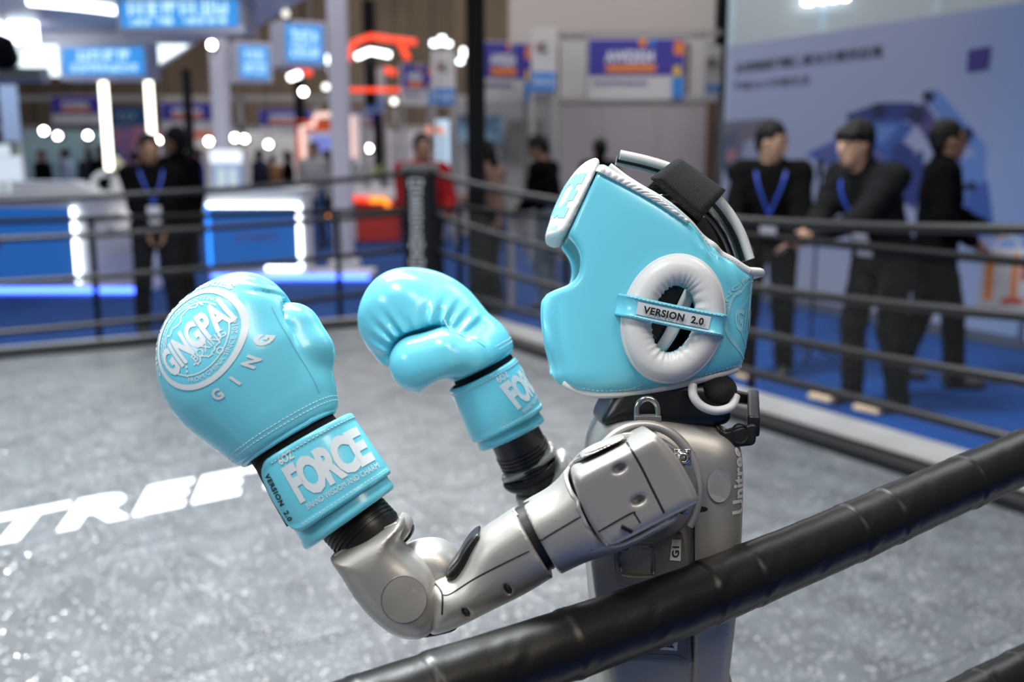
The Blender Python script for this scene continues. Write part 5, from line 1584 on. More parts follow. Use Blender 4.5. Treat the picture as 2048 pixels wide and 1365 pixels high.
        Fc = [(i * k + j, i * k + (j + 1) % k, (i + 1) * k + (j + 1) % k, (i + 1) * k + j) for i in range(n - 1) for j in range(k)]
        Fc += [tuple(range(k))[::-1], tuple((n - 1) * k + j for j in range(k))]
        link(nm, new_mesh(nm, xf(V), [f_[::-1] for f_ in Fc] if mirror else Fc, m, True), root)
        return V, Fc
    e1_ = 2.66 if not mirror else 2.9
    sV, sF = open_band('strap', [(.0145, .0085, .0445, .0375, .004), (.0150, .0085, .0464, .0394, .004), (.018, .0085, .0470, .0400, .004), (.0195, .0085, .0463, .0393, .004), (.022, .0085, .0467, .0397, .004), (.040, .007, .0459, .0389, .003), (.066, .0055, .0446, .0376, .002), (.0685, .0055, .0441, .0371, .002), (.070, .0055, .0446, .0376, .002), (.073, .0055, .0444, .0374, .002), (.0745, .0055, .043, .036, .002)], m_blue, .0025, -2.6, e1_, .018)
    open_band('hook_tape', [(.024, .0082, .0438, .0368, .004), (.045, .0065, .0432, .0362, .003), (.078, .0045, .0412, .0345, .002)], m_lining, .0015, 2.0, 4.0, .004, 40)
    sb = bvh_of(sV, sF)
    # hem roll of the mitt, stitched seams
    t = np.linspace(0, 2 * PI, 80, endpoint=False)
    hem = surf_path(bv, np.stack([-.003 + .040 * np.cos(t), .0845 + .06 * (-.003 + .04 * np.cos(t)), .033 * np.sin(t)], 1), .0002)
    q = MB(); q.tube(xf(hem), .0024, 8, closed=True); q.build('hem', m_blue, root, smooth=True)
    q = MB()
    for dy in (.006, .0095):
        hp = surf_path(bv, np.stack([-.003 + .040 * np.cos(t), .0845 + dy + .06 * (-.003 + .04 * np.cos(t)), .033 * np.sin(t)], 1), .0001)
        stitches(xf(np.concatenate([hp, hp[:1]])), q)
    tag(q.build('hem_stitching', m_thread, root), kind='stuff')
    q = MB()
    for dy in (.0192, .0690):
        t = np.linspace(-2.5, e1_ - .40, 90)
        hp = surf_path(sb, np.stack([.0075 + .046 * np.cos(t), dy + (.004 if dy < .03 else .002) * np.cos(t), .039 * np.sin(t)], 1), .0002)
        stitches(xf(hp), q)
    tag(q.build('strap_stitching', m_thread, root), kind='stuff')
    # seam between thumb and hand
    if side == 'back': sp = [(.030, .176, .020), (.034, .160, .026), (.037, .142, .028), (.039, .122, .026), (.036, .100, .022)]
    else: sp = [(.05, .158, .010), (.05, .140, .018), (.046, .120, .022), (.04, .100, .020)]
    hp = surf_path(bv, spline(sp, 14), -.0001)
    q = MB(); q.tube(xf(hp), .0006, 6); q.build('seam', m_bluein, root)
    q = MB(); stitches(xf(hp + np.array([-.0012, 0, .0004])), q); tag(q.build('seam_stitching', m_thread, root), kind='stuff')
    # ---- print on the back of the hand
    n = np.array([-.50, .10, .86]); n /= np.linalg.norm(n)
    ax = np.array([1.0, .0, 0]); ax = ax - n * (ax @ n); ax /= np.linalg.norm(ax); ay = np.cross(n, ax)
    if mirror: ax_ = -ax
    th = 0.30; ca, sa = math.cos(th), math.sin(th)
    tx = ax * ca + ay * sa; ty = ay * ca - ax * sa
    if mirror:
        n = np.array([-.85, .05, .53]); n /= np.linalg.norm(n)
        tx = np.array([-1.0, 0, 0]); tx = tx - n * (tx @ n); tx /= np.linalg.norm(tx); ty = np.array([0, 1.0, 0]); ty = ty - n * (ty @ n) - tx * (ty @ tx); ty /= np.linalg.norm(ty)
    D = Decal(bv, (-.0255, .179, .03) if not mirror else (-.052, .155, .02), tx, ty, n)
    R1 = .0385
    D.ring(R1 - .0042, R1)
    D.ring(R1 * .70, R1 * .725, a0=PI * 1.08, a1=PI * 1.93, n=60); D.ring(R1 * .70, R1 * .725, a0=PI * .10, a1=PI * .90, n=60)
    D.arc_text('GINGPAI G SERIES', R1 + .0035, .0042, PI * .98, PI * .10, bold=.03)
    D.arc_text('GINGPAI SPORT PRODUCTS INC.', R1 * .80, .0030, PI * .95, PI * .12)
    D.arc_text('FROM CHINA SINCE 2014', R1 * .80, .0034, PI * 1.25, PI * 1.88, inward=True)
    D.text('GINGPAI', R1 * 1.60, R1 * .66, (0, R1 * .02), bold=.045)
    D.text('BOXING', R1 * .72, R1 * .17, (R1 * .16, -R1 * .37), bold=.01)
    rr = np.random.default_rng(5)
    mp = spline([(-.55, .36), (-.42, .50), (-.30, .46), (-.22, .52), (.0, .50), (.05, .62), (.25, .60), (.36, .52), (.44, .60), (.5, .42)], 5); mp = (mp + rr.normal(0, .014, mp.shape)) * R1
    D.line(mp, .0011)
    mp = spline([(.46, -.30), (.40, -.44), (.22, -.52), (.08, -.56), (-.05, -.46), (-.18, -.52), (-.26, -.44)], 5); mp = (mp + rr.normal(0, .014, mp.shape)) * R1
    D.line(mp, .0011); D.ring(.0016, .0026, c=(R1 * .26, -R1 * .62), n=16)
    for k in range(4): D.ring(0, .0010, c=(-R1 * (.52 - .06 * k), -R1 * (.50 + .05 * k) + .0045 * k), n=8)
    for k, ch in enumerate('GING'):
        a_ = PI * (1.40 + .107 * k); rr_ = R1 * 1.24
        D.text(ch, None, .0088, (rr_ * math.cos(a_), rr_ * math.sin(a_)), rot=(a_ + PI / 2) * .75 + .25 * (PI * 2) - .0 if False else (a_ - 1.5 * PI) * .8, bold=.045)
    if not mirror: D.build('emblem_print', m_pw, root, xf)
    # ---- print on the strap
    zx = np.array([1.0, 0, 0]) * (1 if not mirror else -1)
    D = Decal(sb, (.010, .044, .03), zx, (0, 1, 0), (0, 0, 1.0))
    s_ = 1
    cx = 0.004 if not mirror else -0.004
    D.text('FORCE', .063, .031, (cx + .0035, .0035), rot=.05, bold=.05, spacing=.86)
    D.text('6OZ', .0125, .0072, (cx - .0215, .0230), rot=.05, bold=.03)
    D.text('BRAND WISDOM AND CHARM', .060, .0044, (cx + .006, -.0160), rot=.05)
    D.build('strap_print', m_pw, root, xf)
    if not mirror:
        n2 = np.array([-.34, 0, .94]); a2 = np.array([0, -1.0, 0])
        D = Decal(sb, (-.0255, .043, .02), a2, np.cross(n2, a2), n2)
        D.text('VERSION  2.0', .040, .0056, (0, 0), bold=.035, spacing=1.15)
        D.build('version_print', m_pk, root, xf)
    return root, xf, Ow


# left glove: back of the hand to the viewer
img = lambda x, y: np.array([x, -y, 0.0])
gl, xfl, Owl = glove('boxing_glove', 'pale blue boxing glove with round emblem on the robot nearer hand', cs(679, 1056, .785), img(-.468, -.884) + np.array([0, 0, -.05]), img(.886, -.463) + np.array([0, 0, -.12]),
                     ((.026, .110, -.005), (.0370, .1365, -.006), (.0368, .1570, -.008)), False, 'back')
# right glove: thumb side to the viewer
gr, xfr, Owr = glove('boxing_glove', 'pale blue boxing glove showing its gathered palm on the farther hand', cs(1033, 869, 1.04), img(-.45, -.89) + np.array([0, 0, .12]), img(-.26, .10) + np.array([0, 0, .95]),
                     ((.034, .097, .006), (.044, .115, -.004), (.047, .131, -.026)), True, 'palm', 0.42)
# ================================================================== head guard
GS = 0.86 / FPX                                     # metres for one picture pixel at the near side of the head
GC = cs(1300, 560, 0.94)                            # centre of the head, in the camera's metric frame


def gq(px, py, w=0.0):
    """guard frame (metres): x to the back, y up, z towards the viewer"""
    return np.array([(px - 1300) * GS, (560 - py) * GS, w])


def g3(px, py, w=0.0):
    """the same frame, for a point w off the middle plane"""
    return cs(px, py, 0.94 - w) - GC - SHX


def gpoly(pts): return np.array([[(p[0] - 1300) * GS, (560 - p[1]) * GS] for p in pts])


GO = GC + np.array([0, 0, 0.0])
# the near side stands closer than the centre: keep its drawn position
SHX_ = 0
SHX = np.array([(1300 - 1024) / FPX * (0.86 - 0.94), (682.5 - 560) / FPX * (0.86 - 0.94), 0])
guard_base = c2w(GO + SHX * 0.5 + np.array([0.02, -0.12, 0]))
guard = empty('head_guard', guard_base, 0, 'pale blue and white padded boxing head guard on the robot head', 'head guard')


def gx(v): return c2w(np.asarray(v) + GO + SHX) - guard_base


m_gw = mat('white_leather', (0.66, 0.655, 0.645), 0.34, bump=0.10, bscale=300, spec=0.45, bdist=0.0006)
m_gb = m_blue
m_elastic = None
outer = spline([(1181, 308), (1153, 332), (1125, 385), (1101, 448), (1098, 472), (1090, 520), (1078, 578), (1072, 612), (1076, 655), (1090, 705), (1103, 738), (1106, 762), (1128, 782), (1170, 792), (1212, 797),
                (1300, 788), (1400, 766), (1490, 744), (1512, 715), (1528, 650), (1536, 580), (1540, 530), (1505, 522), (1455, 506), (1425, 482), (1395, 445), (1355, 408), (1310, 380), (1262, 352), (1232, 330), (1206, 314)], 3, closed=True)
OUT = gpoly(outer)
cav = gpoly([(1140, 330), (1235, 300), (1235, 250), (1600, 250), (1600, 900), (1130, 900), (1110, 780), (1092, 640), (1110, 560), (1110, 470)])
AX_, BX_ = 247 * GS, 0.084
UC = 15 * GS


def plan(X, Z, off=0.0):
    a, b = AX_ - off, BX_ - off
    g = ((np.abs(X - UC) / a) ** 2.5 + (np.abs(Z) / b) ** 2.5) ** (1 / 2.5)
    return (g - 1) * b * 0.95


def sideround(X, Y, Z, off=0.0):
    """pulls the sides in towards crown and jaw"""
    yy = (Y + 20 * GS) / (300 * GS)
    return np.abs(Z) - (BX_ + 0.004 - off - 0.020 * yy * yy)


notch = gpoly(spline([(1040, 466), (1110, 468), (1137, 470), (1155, 490), (1163, 518), (1158, 548), (1140, 566), (1112, 576), (1086, 584), (1040, 592)], 5))
er_c = gq(1346, 638); er_t = math.radians(-13)
eX, eY = np.array([math.cos(er_t), math.sin(er_t)]), np.array([-math.sin(er_t), math.cos(er_t)])


def ear_r(X, Y, a, b):
    u = (X - er_c[0]) * eX[0] + (Y - er_c[1]) * eX[1]; v = (X - er_c[0]) * eY[0] + (Y - er_c[1]) * eY[1]
    return np.sqrt((u / a) ** 2 + (v / b) ** 2), u, v


def guard_field(infl=0.0, lo=(-.115, -.115, -.10), hi=(.105, .125, .10), h=0.0018, wall=0.017):
    F = Field(lo, hi, h)
    prof = None

    def solid(X, Y, Z):
        p = d_poly(X, Y, OUT) + 0 * Z
        s = smax(p, plan(X, Z), 0.020)
        return smax(s, sideround(X, Y, Z), 0.02) - infl
    F.add(solid)
    F.cut(lambda X, Y, Z: smax(smax(d_poly(X, Y, cav) + 0 * Z, plan(X, Z, wall), 0.01), sideround(X, Y, Z, 0.017), 0.01), k=0.006)
    F.cut(lambda X, Y, Z: d_poly(X, Y, notch) + 0 * Z, k=0.006)
    F.cut(lambda X, Y, Z: d_box(X, Y, Z, gq(1090, 640), (0.05, 0.052, 0.026), 0.02), k=0.008)
    ehole = lambda X, Y, Z: np.maximum((ear_r(X, Y, 46 * GS, 68 * GS)[0] - 1) * 40 * GS + 0 * Z, 0.035 - np.abs(Z) + 0 * X + 0 * Y)
    F.cut(ehole, k=0.004)
    return F


LA, LB = gq(1196, 340)[:2], gq(1131, 478)[:2]
Ld = (LB - LA) / np.linalg.norm(LB - LA); Ln = np.array([-Ld[1], Ld[0]])      # normal of the panel seam
if Ln @ (gq(1300, 420)[:2] - LA) < 0: Ln = -Ln
F = guard_field()


def gdisp(X, Y, Z):
    # puckers under the crown edge, soft waves behind the ear
    d1 = np.exp(-((X - gq(1420, 0)[0]) / (28 * GS)) ** 2 - ((Y - gq(0, 500)[1]) / (22 * GS)) ** 2)
    d2 = np.exp(-((X - gq(1480, 0)[0]) / (30 * GS)) ** 2 - ((Y - gq(0, 600)[1]) / (90 * GS)) ** 2)
    return 0.0020 * d1 * np.sin((X * 1.0 + Y * .6) * 480) + 0.0010 * d2 * np.sin(X * 300 + Y * 120) + 0 * Z


F.disp(gdisp)
Fv = F.v.copy()
F.cut(lambda X, Y, Z: np.maximum((X - LA[0]) * Ln[0] + (Y - LA[1]) * Ln[1], -(Y - gq(0, 500)[1])) + 0 * Z - .0003, k=0.003)
gv, gf = F.mesh(2)
gbv = bvh_of(gv, gf)
link('shell', new_mesh('shell', gx(gv), gf, m_gb, True), guard)
F2 = guard_field(0.0022, h=0.0018, wall=0.040, lo=(-.115, .02, -.10), hi=(-.01, .125, .10))
F2.keep(lambda X, Y, Z: np.maximum((X - LA[0]) * Ln[0] + (Y - LA[1]) * Ln[1] + .0006, -(Y - gq(0, 500)[1])) + 0 * Z, k=0.006)
FA = gq(1178, 345, .066); FB = gq(1114, 468, .066)          # near edge of the flat front face, along the panel seam
for s_ in (1, -1):
    e_ = (FB - FA) / np.linalg.norm(FB - FA); acr_ = np.array([-.024, .004, -s_ * .080]); acr_ /= np.linalg.norm(acr_)
    nf = np.cross(e_, acr_); nf = nf if nf[0] < 0 else -nf; nf /= np.linalg.norm(nf)
    PA_ = FA * np.array([1, 1, s_])
    F2.keep(lambda X, Y, Z: (X - PA_[0]) * nf[0] + (Y - PA_[1]) * nf[1] + (Z - PA_[2]) * nf[2], k=.004)
    if s_ == 1: NF = nf
wv, wf = F2.mesh(2); wbv = bvh_of(wv, wf)
link('forehead_pad', new_mesh('forehead_pad', gx(wv), wf, m_gw, True), guard)

GN = np.array([0, 0, 1.0])


def gline(pts, lift=0.0, n=6, b=None, far=0.2):
    """picture-drawn line laid on the near side of the guard"""
    P = spline([gq(*p) for p in pts], n); out = []
    for p in P:
        h_ = (b or gbv).ray_cast(Vector((p[0], p[1], far)), Vector((0, 0, -1)), far)
        if h_[0] is None:
            h2 = (b or gbv).find_nearest(Vector((p[0], p[1], 0.06))); out.append(np.array(h2[0]) + np.array(h2[1]) * lift)
        else: out.append(np.array(h_[0]) + np.array(h_[1]) * lift)
    return np.array(out)


def smooth_line(P, k=3):
    for _ in range(k):
        Q = P.copy(); Q[1:-1] = (P[:-2] + 2 * P[1:-1] + P[2:]) / 4; P = Q
    return P


MIR = np.array([1, 1, -1])
# piping along crown edge and bottom edge, on both sides
crown = [(1222, 326), (1250, 346), (1310, 381), (1355, 411), (1393, 446), (1423, 482), (1455, 507), (1490, 521), (1520, 528)]
cr_near = smooth_line(gline(crown, 0.0, 8), 6)
bottom = [(1120, 781), (1168, 791), (1212, 796), (1300, 788), (1400, 766), (1484, 744)]
bt_near = smooth_line(gline([(a, b - 4) for a, b in bottom], 0.0, 8), 6)
for s in (1, -1):
    M_ = MIR if s < 0 else 1
    q = MB(); q.tube(gx(cr_near * M_), 0.0042, 10); q.build('crown_piping', m_gw, guard, smooth=True)
    q = MB(); q.tube(gx(bt_near * M_), 0.0036, 10); q.build('bottom_piping', m_gw, guard, smooth=True)
# back and front closures of the crown edge
back = [cr_near[-1]] + [np.array([gq(1536, 0)[0] + 0.004 * (1 - (t / .06) ** 2), cr_near[-1][1], t]) for t in np.linspace(cr_near[-1][2] * .8, -cr_near[-1][2] * .8, 9)] + [cr_near[-1] * MIR]
q = MB(); q.tube(gx(spline(back, 4)), 0.0042, 10); q.build('crown_piping', m_gw, guard, smooth=True)
backb = [bt_near[-1]] + [np.array([bt_near[-1][0] + 0.012 * (1 - (t / .05) ** 2), bt_near[-1][1] + .002, t]) for t in np.linspace(bt_near[-1][2] * .8, -bt_near[-1][2] * .8, 9)] + [bt_near[-1] * MIR]
q = MB(); q.tube(gx(spline(backb, 4)), 0.0036, 10); q.build('bottom_piping', m_gw, guard, smooth=True)
# gathered white band below the crown piping
bandA = gline([(1196, 322), (1250, 356), (1305, 388), (1345, 418), (1380, 446)], 0.0018, 14)
bandB = gline([(1198, 342), (1235, 362), (1275, 384), (1318, 408), (1375, 446)], 0.0018, 14)
V = []; nr = 9
for i in range(len(bandA)):
    for j in range(nr):
        t = j / (nr - 1); p = bandA[i] * (1 - t) + bandB[i] * t
        p = p + GN * (0.0024 * math.sin(PI * t) + 0.0011 * math.sin(PI * t) * math.sin(i * 1.9 + 0.4 * math.sin(i)))
        V.append(p)
Fc = [(i * nr + j, i * nr + j + 1, (i + 1) * nr + j + 1, (i + 1) * nr + j) for i in range(len(bandA) - 1) for j in range(nr - 1)]
bm_ = new_mesh('gathered_band', gx(np.array(V)), Fc, m_gw, True); o = link('gathered_band', bm_, guard)
md = o.modifiers.new('thick', 'SOLIDIFY'); md.thickness = 0.002; md.offset = 0
# stitch lines
q = MB()
for pts, lf in (([(a - 6, b + 9) for a, b in crown[1:-1]], .0030), ([(a, b - 13) for a, b in bottom[1:]], .0006), ([(1410, 756), (1432, 700), (1452, 640), (1462, 600)], .0004), ([(1228, 790), (1262, 780), (1295, 768)], .0004)):
    stitches(gx(smooth_line(gline(pts, lf, 16), 4)), q, .0040, .0026, .0004)
for off in (5, ):
    P = gline([(1196 + off - 2, 345), (1176 + off, 386), (1150 + off, 440), (1136 + off, 474)], .0006, 12, wbv)
tag(q.build('stitching', mat('grey_thread', (0.42, 0.44, 0.44), 0.6), guard), kind='stuff')
q = MB(); P = gline([(1190, 342), (1172, 378), (1148, 432), (1130, 470)], .0004, 14, wbv); stitches(gx(P), q, .0036, .0024, .0004); tag(q.build('panel_stitching', mat('grey_thread', (0.42, 0.44, 0.44), 0.6), guard), kind='stuff')

# ---- ear ring pad (both sides)
na, nb = 120, 22
TR = 27 * GS; A0, B0 = 70 * GS, 98 * GS
for s in (1, -1):
    V = []
    for i in range(na):
        t = 2 * PI * i / na
        c_ = np.array([*(er_c[:2] + eX * A0 * math.cos(t) + eY * B0 * math.sin(t)), 0])
        nrm = eX * math.cos(t) * B0 + eY * math.sin(t) * A0; nrm /= np.linalg.norm(nrm)
        h_ = gbv.ray_cast(Vector((c_[0] + nrm[0] * .012, c_[1] + nrm[1] * .012, .2)), Vector((0, 0, -1)), .2)
        zb = (h_[0][2] if h_[0] else .08)
        c_[2] = 0
        for j in range(nb):
            a = 2 * PI * j / nb
            wr_ = 1 + (0.10 * math.sin(t * 31 + 2 * math.sin(t * 5)) + .05 * math.sin(t * 53)) * max(0, -math.cos(a)) ** 1.0 * (0.5 + 0.5 * math.sin(t * 3 + 1) ** 2) * .8
            rr_ = TR * wr_
            V.append((c_[0] + nrm[0] * rr_ * 1.05 * math.cos(a), c_[1] + nrm[1] * rr_ * 1.05 * math.cos(a), s * (0.083 + TR * .85 * math.sin(a) * wr_)))
    Fc = [(i * nb + j, ((i + 1) % na) * nb + j, ((i + 1) % na) * nb + (j + 1) % nb, i * nb + (j + 1) % nb) for i in range(na) for j in range(nb)]
    if s < 0: Fc = [f_[::-1] for f_ in Fc]
    link('ear_pad', new_mesh('ear_pad', gx(np.array(V)), Fc, m_gw, True), guard)
    q = MB(); T_ = np.linspace(0, 2 * PI, 90, endpoint=False)
    q.tube(gx(np.array([[*(er_c[:2] + eX * (A0 + 27 * GS) * math.cos(t) + eY * (B0 + 27 * GS) * math.sin(t)), s * .0815] for t in T_])), 0.0030, 8, closed=True); q.build('ear_piping', m_gw, guard, smooth=True)
    # strap across the ear hole
    P = [gq(1237, 609), gq(1246, 612), gq(1258, 614), gq(1280, 620), gq(1345, 634), gq(1400, 645), gq(1428, 650), gq(1441, 652), gq(1450, 654)]
    W_ = [0.0755, 0.0870, 0.0925, 0.0952, 0.0955, 0.0955, 0.0948, 0.0900, 0.0720]
    zs_ = lambda p: (gbv.ray_cast(Vector((p[0], p[1], .2)), Vector((0, 0, -1)), .2)[0] or Vector((0, 0, .075)))[2]
    W_[0] = zs_(P[0]) - .001; W_[1] = max(zs_(P[1]) + .004, .087); W_[-1] = zs_(P[-1]) - .001
    P = spline([np.array([p[0], p[1], s * w_]) for p, w_ in zip(P, W_)], 6)
    hw = 22 * GS; V = []
    for i, p in enumerate(P):
        t = P[min(i + 1, len(P) - 1)] - P[max(i - 1, 0)]; t /= np.linalg.norm(t)
        up = np.array([0.18, 1, 0]); up = up - t * (up @ t); up /= np.linalg.norm(up); nn = np.cross(t, up); nn = nn if nn[2] * s > 0 else -nn
        for u, d in ((-1, 0), (-1, .0016), (-.82, .0022), (-.74, .0014), (.74, .0014), (.82, .0022), (1, .0016), (1, 0)):
            V.append(p + up * hw * u + nn * d)
    k = 8; Fc = [(i * k + j, (i + 1) * k + j, (i + 1) * k + (j + 1) % k, i * k + (j + 1) % k) for i in range(len(P) - 1) for j in range(k)]
    if s < 0: Fc = [f_[::-1] for f_ in Fc]
    V = np.array(V)
    link('ear_strap', new_mesh('ear_strap', gx(V), Fc, m_gb, True), guard)
    if s > 0:
        ebv = bvh_of(V, Fc)
        d = np.array([math.cos(-.205), math.sin(-.205), 0])
        Lp = [p for p in P if gq(1266, 0)[0] < p[0] < gq(1413, 0)[0]]; ud = np.array([-d[1], d[0], 0])
        LV = np.array([p + ud * 12.5 * GS * k_ + GN * .0020 for p in Lp for k_ in (-1, 1)])
        link('strap_label', new_mesh('strap_label', gx(LV), [(2 * i, 2 * i + 2, 2 * i + 3, 2 * i + 1) for i in range(len(Lp) - 1)], mat('silver_label', (0.60, 0.63, 0.64), 0.4), True), guard)
        D = Decal(ebv, gq(1340, 633, .09), d, (-d[1], d[0], 0), (0, 0, 1.0), .0024); D.text('VERSION  2.0', 120 * GS, 15 * GS, bold=.04, spacing=1.1); D.build('label_print', m_pk, guard, gx, .05)
        q = MB()
        for u in (-.80, .80):
            L_ = np.array([P[i] + np.array([0.15, 1, 0]) * hw * u + GN * .0026 for i in range(3, len(P) - 3)]); stitches(gx(L_), q, .0036, .0024, .0004)
        tag(q.build('strap_stitching', m_thread, guard), kind='stuff')

# white inner strip seen through the ear hole
P = spline([g3(1392, 560, .062), g3(1368, 610, .066), g3(1340, 670, .066), g3(1312, 712, .062)], 6)
q = MB(); q.tube(gx(P), 0.0062, 10, flat=(0, 0, 1, .5)); q.build('inner_strip', m_gw, guard, smooth=True)

# ---- crown strap along the middle: black mesh with white piping
mid = spline([g3(a, b, 0) for a, b in ((1236, 316), (1290, 328), (1345, 346), (1396, 374), (1440, 416), (1472, 466), (1492, 522))], 8)
hwz = 0.016
V = []
for p in mid:
    for z in (-hwz, -hwz * .5, 0, hwz * .5, hwz): V.append(p + np.array([0, .0015 * (1 - (z / hwz) ** 2), z]))
Fc = [(i * 5 + j, i * 5 + j + 1, (i + 1) * 5 + j + 1, (i + 1) * 5 + j) for i in range(len(mid) - 1) for j in range(4)]
m_mesh = mat('black_mesh_fabric', (0.010, 0.010, 0.010), 0.85, bump=0.9, bscale=900, bdist=0.002)
o = link('crown_strap', new_mesh('crown_strap', gx(np.array(V)), Fc, m_mesh, True), guard); md = o.modifiers.new('thick', 'SOLIDIFY'); md.thickness = 0.005; md.offset = 0
for s in (1, -1):
    q = MB(); q.tube(gx(mid + np.array([0, 0, s * hwz])), 0.0044, 10); q.build('strap_piping', m_gw, guard, smooth=True)


# ---- black elastic band over the crown
def elastic():
    m = mat('black_elastic', (0.010, 0.010, 0.010), 0.75, spec=0.2); nt = m.node_tree; b = nt.nodes['Principled BSDF']
    tc = nt.nodes.new('ShaderNodeTexCoord'); wv_ = nt.nodes.new('ShaderNodeTexWave'); wv_.inputs['Scale'].default_value = 190; wv_.bands_direction = 'DIAGONAL'
    mp = nt.nodes.new('ShaderNodeMapping'); mp.inputs['Rotation'].default_value = (0, 0.5, 0.2); nt.links.new(tc.outputs['Object'], mp.inputs[0]); nt.links.new(mp.outputs[0], wv_.inputs['Vector'])
    bp = nt.nodes.new('ShaderNodeBump'); bp.inputs['Distance'].default_value = 0.001; bp.inputs['Strength'].default_value = 0.8; nt.links.new(wv_.outputs['Fac'], bp.inputs['Height']); nt.links.new(bp.outputs[0], b.inputs['Normal'])
    return m


m_elastic = elastic()
eA, eB = g3(1302, 356, .068), g3(1398, 442, .068)                # near edge on the crown line
fA, fB = g3(1354, 320), g3(1446, 384)                # top of the arch
V = []; zs = np.linspace(-1, 1, 25)
for z in zs:
    t = abs(z) ** 2.2
    # front edge and back edge of the band as it arches from side to side
    for k in range(9):
        u = k / 8
        low = eA * (1 - u) + eB * u; top = fA * (1 - u) + fB * u
        p = top * (1 - t) + low * t
        V.append(np.array([p[0], p[1], z * (0.068 if True else 0)]))
Fc = [(i * 9 + j, i * 9 + j + 1, (i + 1) * 9 + j + 1, (i + 1) * 9 + j) for i in range(24) for j in range(8)]
o = link('elastic_band', new_mesh('elastic_band', gx(np.array(V)), Fc, m_elastic, True), guard); md = o.modifiers.new('thick', 'SOLIDIFY'); md.thickness = 0.0022; md.offset = 0
# pull tab at the back
q = MB(); P = spline([gq(1500, 524, .022), gq(1512, 540, .03), gq(1524, 545, .034), gq(1522, 536, .034), gq(1508, 526, .030)], 5); q.tube(gx(P), 0.0046, 8, flat=(0, 0, 1, .45)); q.build('pull_tab', m_gw, guard, smooth=True)
# prints on forehead and back
n_ = NF
ax = np.array([0, 0, 1.0]); ax = ax - n_ * (ax @ n_); ax /= np.linalg.norm(ax); ay = np.cross(n_, ax)
fo = gq(1128, 392)
D = Decal(wbv, fo, ax, ay, n_, .0004); D.text('FORCE', .124, .046, (.0, .008), bold=.05, spacing=.9, res=.004); D.text('BRAND WISDOM AND CHARM', .110, .0055, (0, -.0245), res=.004); D.build('forehead_print', mat('pale_blue_print2', (0.20, 0.60, 0.68), 0.4), guard, gx)
n_ = np.array([.90, .0, .43]); ax = np.array([.43, 0, -.90]); ay = np.array([0, 1.0, 0])
D = Decal(gbv, gq(1500, 640, .045), ax, ay, n_, .0004)
D.ring(.034, .0365); D.ring(.024, .0252); D.arc_text('GINGPAI G SERIES', .0395, .0042, PI * .98, PI * .08, bold=.03); D.text('GINGPAI', .058, .020, (0, 0), bold=.03, res=.004); D.build('back_print', mat('faint_blue_print', (0.30, 0.66, 0.74), 0.4), guard, gx)
# neck flap: black mesh pad edged in white
fc_ = g3(1430, 780, .048)
F = Field(fc_ - .05, fc_ + .05, .0018)
F.add(lambda X, Y, Z: d_ell(X, Y, Z, fc_, (43 * GS, 36 * GS, .032)))
v, f = F.mesh(); link('neck_flap', new_mesh('neck_flap', gx(v), f, m_mesh, True), guard)
q = MB(); q.tube(gx(spline([g3(1385, 770, .076), g3(1387, 793, .080), g3(1404, 813, .080), g3(1432, 822, .078), g3(1462, 814, .074), g3(1472, 792, .068)], 6)), .0040, 10); q.build('flap_piping', m_gw, guard, smooth=True)
# ================================================================== humanoid robot
rb_base = np.array([*(at(1325, 1000, 0.935)[:2]), 0.0])
robot = empty('humanoid_robot', rb_base, 0, 'silver humanoid robot in boxing stance behind the near rope', 'robot')


def silver(name, col=(0.39, 0.372, 0.345), rough=0.42, metal=0.55):
    m = mat(name, col, rough, metal); nt = m.node_tree; b = nt.nodes['Principled BSDF']
    tc = nt.nodes.new('ShaderNodeTexCoord')
    n = nt.nodes.new('ShaderNodeTexNoise'); n.inputs['Scale'].default_value = 2200; n.inputs['Detail'].default_value = 2
    nt.links.new(tc.outputs['Object'], n.inputs['Vector'])
    bp = nt.nodes.new('ShaderNodeBump'); bp.inputs['Strength'].default_value = 0.12; bp.inputs['Distance'].default_value = 0.0004
    nt.links.new(n.outputs['Fac'], bp.inputs['Height']); nt.links.new(bp.outputs[0], b.inputs['Normal'])
    # fine worn scratches
    mp = nt.nodes.new('ShaderNodeMapping'); mp.inputs['Scale'].default_value = (60, 60, 900); mp.inputs['Rotation'].default_value = (0.4, 0.9, 0.2)
    nt.links.new(tc.outputs['Object'], mp.inputs[0])
    s = nt.nodes.new('ShaderNodeTexNoise'); s.inputs['Scale'].default_value = 1.0; s.inputs['Detail'].default_value = 2; nt.links.new(mp.outputs[0], s.inputs['Vector'])
    g = nt.nodes.new('ShaderNodeTexNoise'); g.inputs['Scale'].default_value = 30; nt.links.new(tc.outputs['Object'], g.inputs['Vector'])
    mu = nt.nodes.new('ShaderNodeMath'); mu.operation = 'MULTIPLY'; nt.links.new(s.outputs['Fac'], mu.inputs[0]); nt.links.new(g.outputs['Fac'], mu.inputs[1])
    gt = nt.nodes.new('ShaderNodeMapRange'); gt.inputs['From Min'].default_value = 0.46; gt.inputs['From Max'].default_value = 0.50; nt.links.new(mu.outputs[0], gt.inputs['Value'])
    mx = nt.nodes.new('ShaderNodeMix'); mx.data_type = 'RGBA'; mx.inputs[6].default_value = (*col, 1); mx.inputs[7].default_value = (col[0] * .35, col[1] * .35, col[2] * .35, 1)
    nt.links.new(gt.outputs[0], mx.inputs[0]); nt.links.new(mx.outputs[2], b.inputs['Base Color'])
    return m


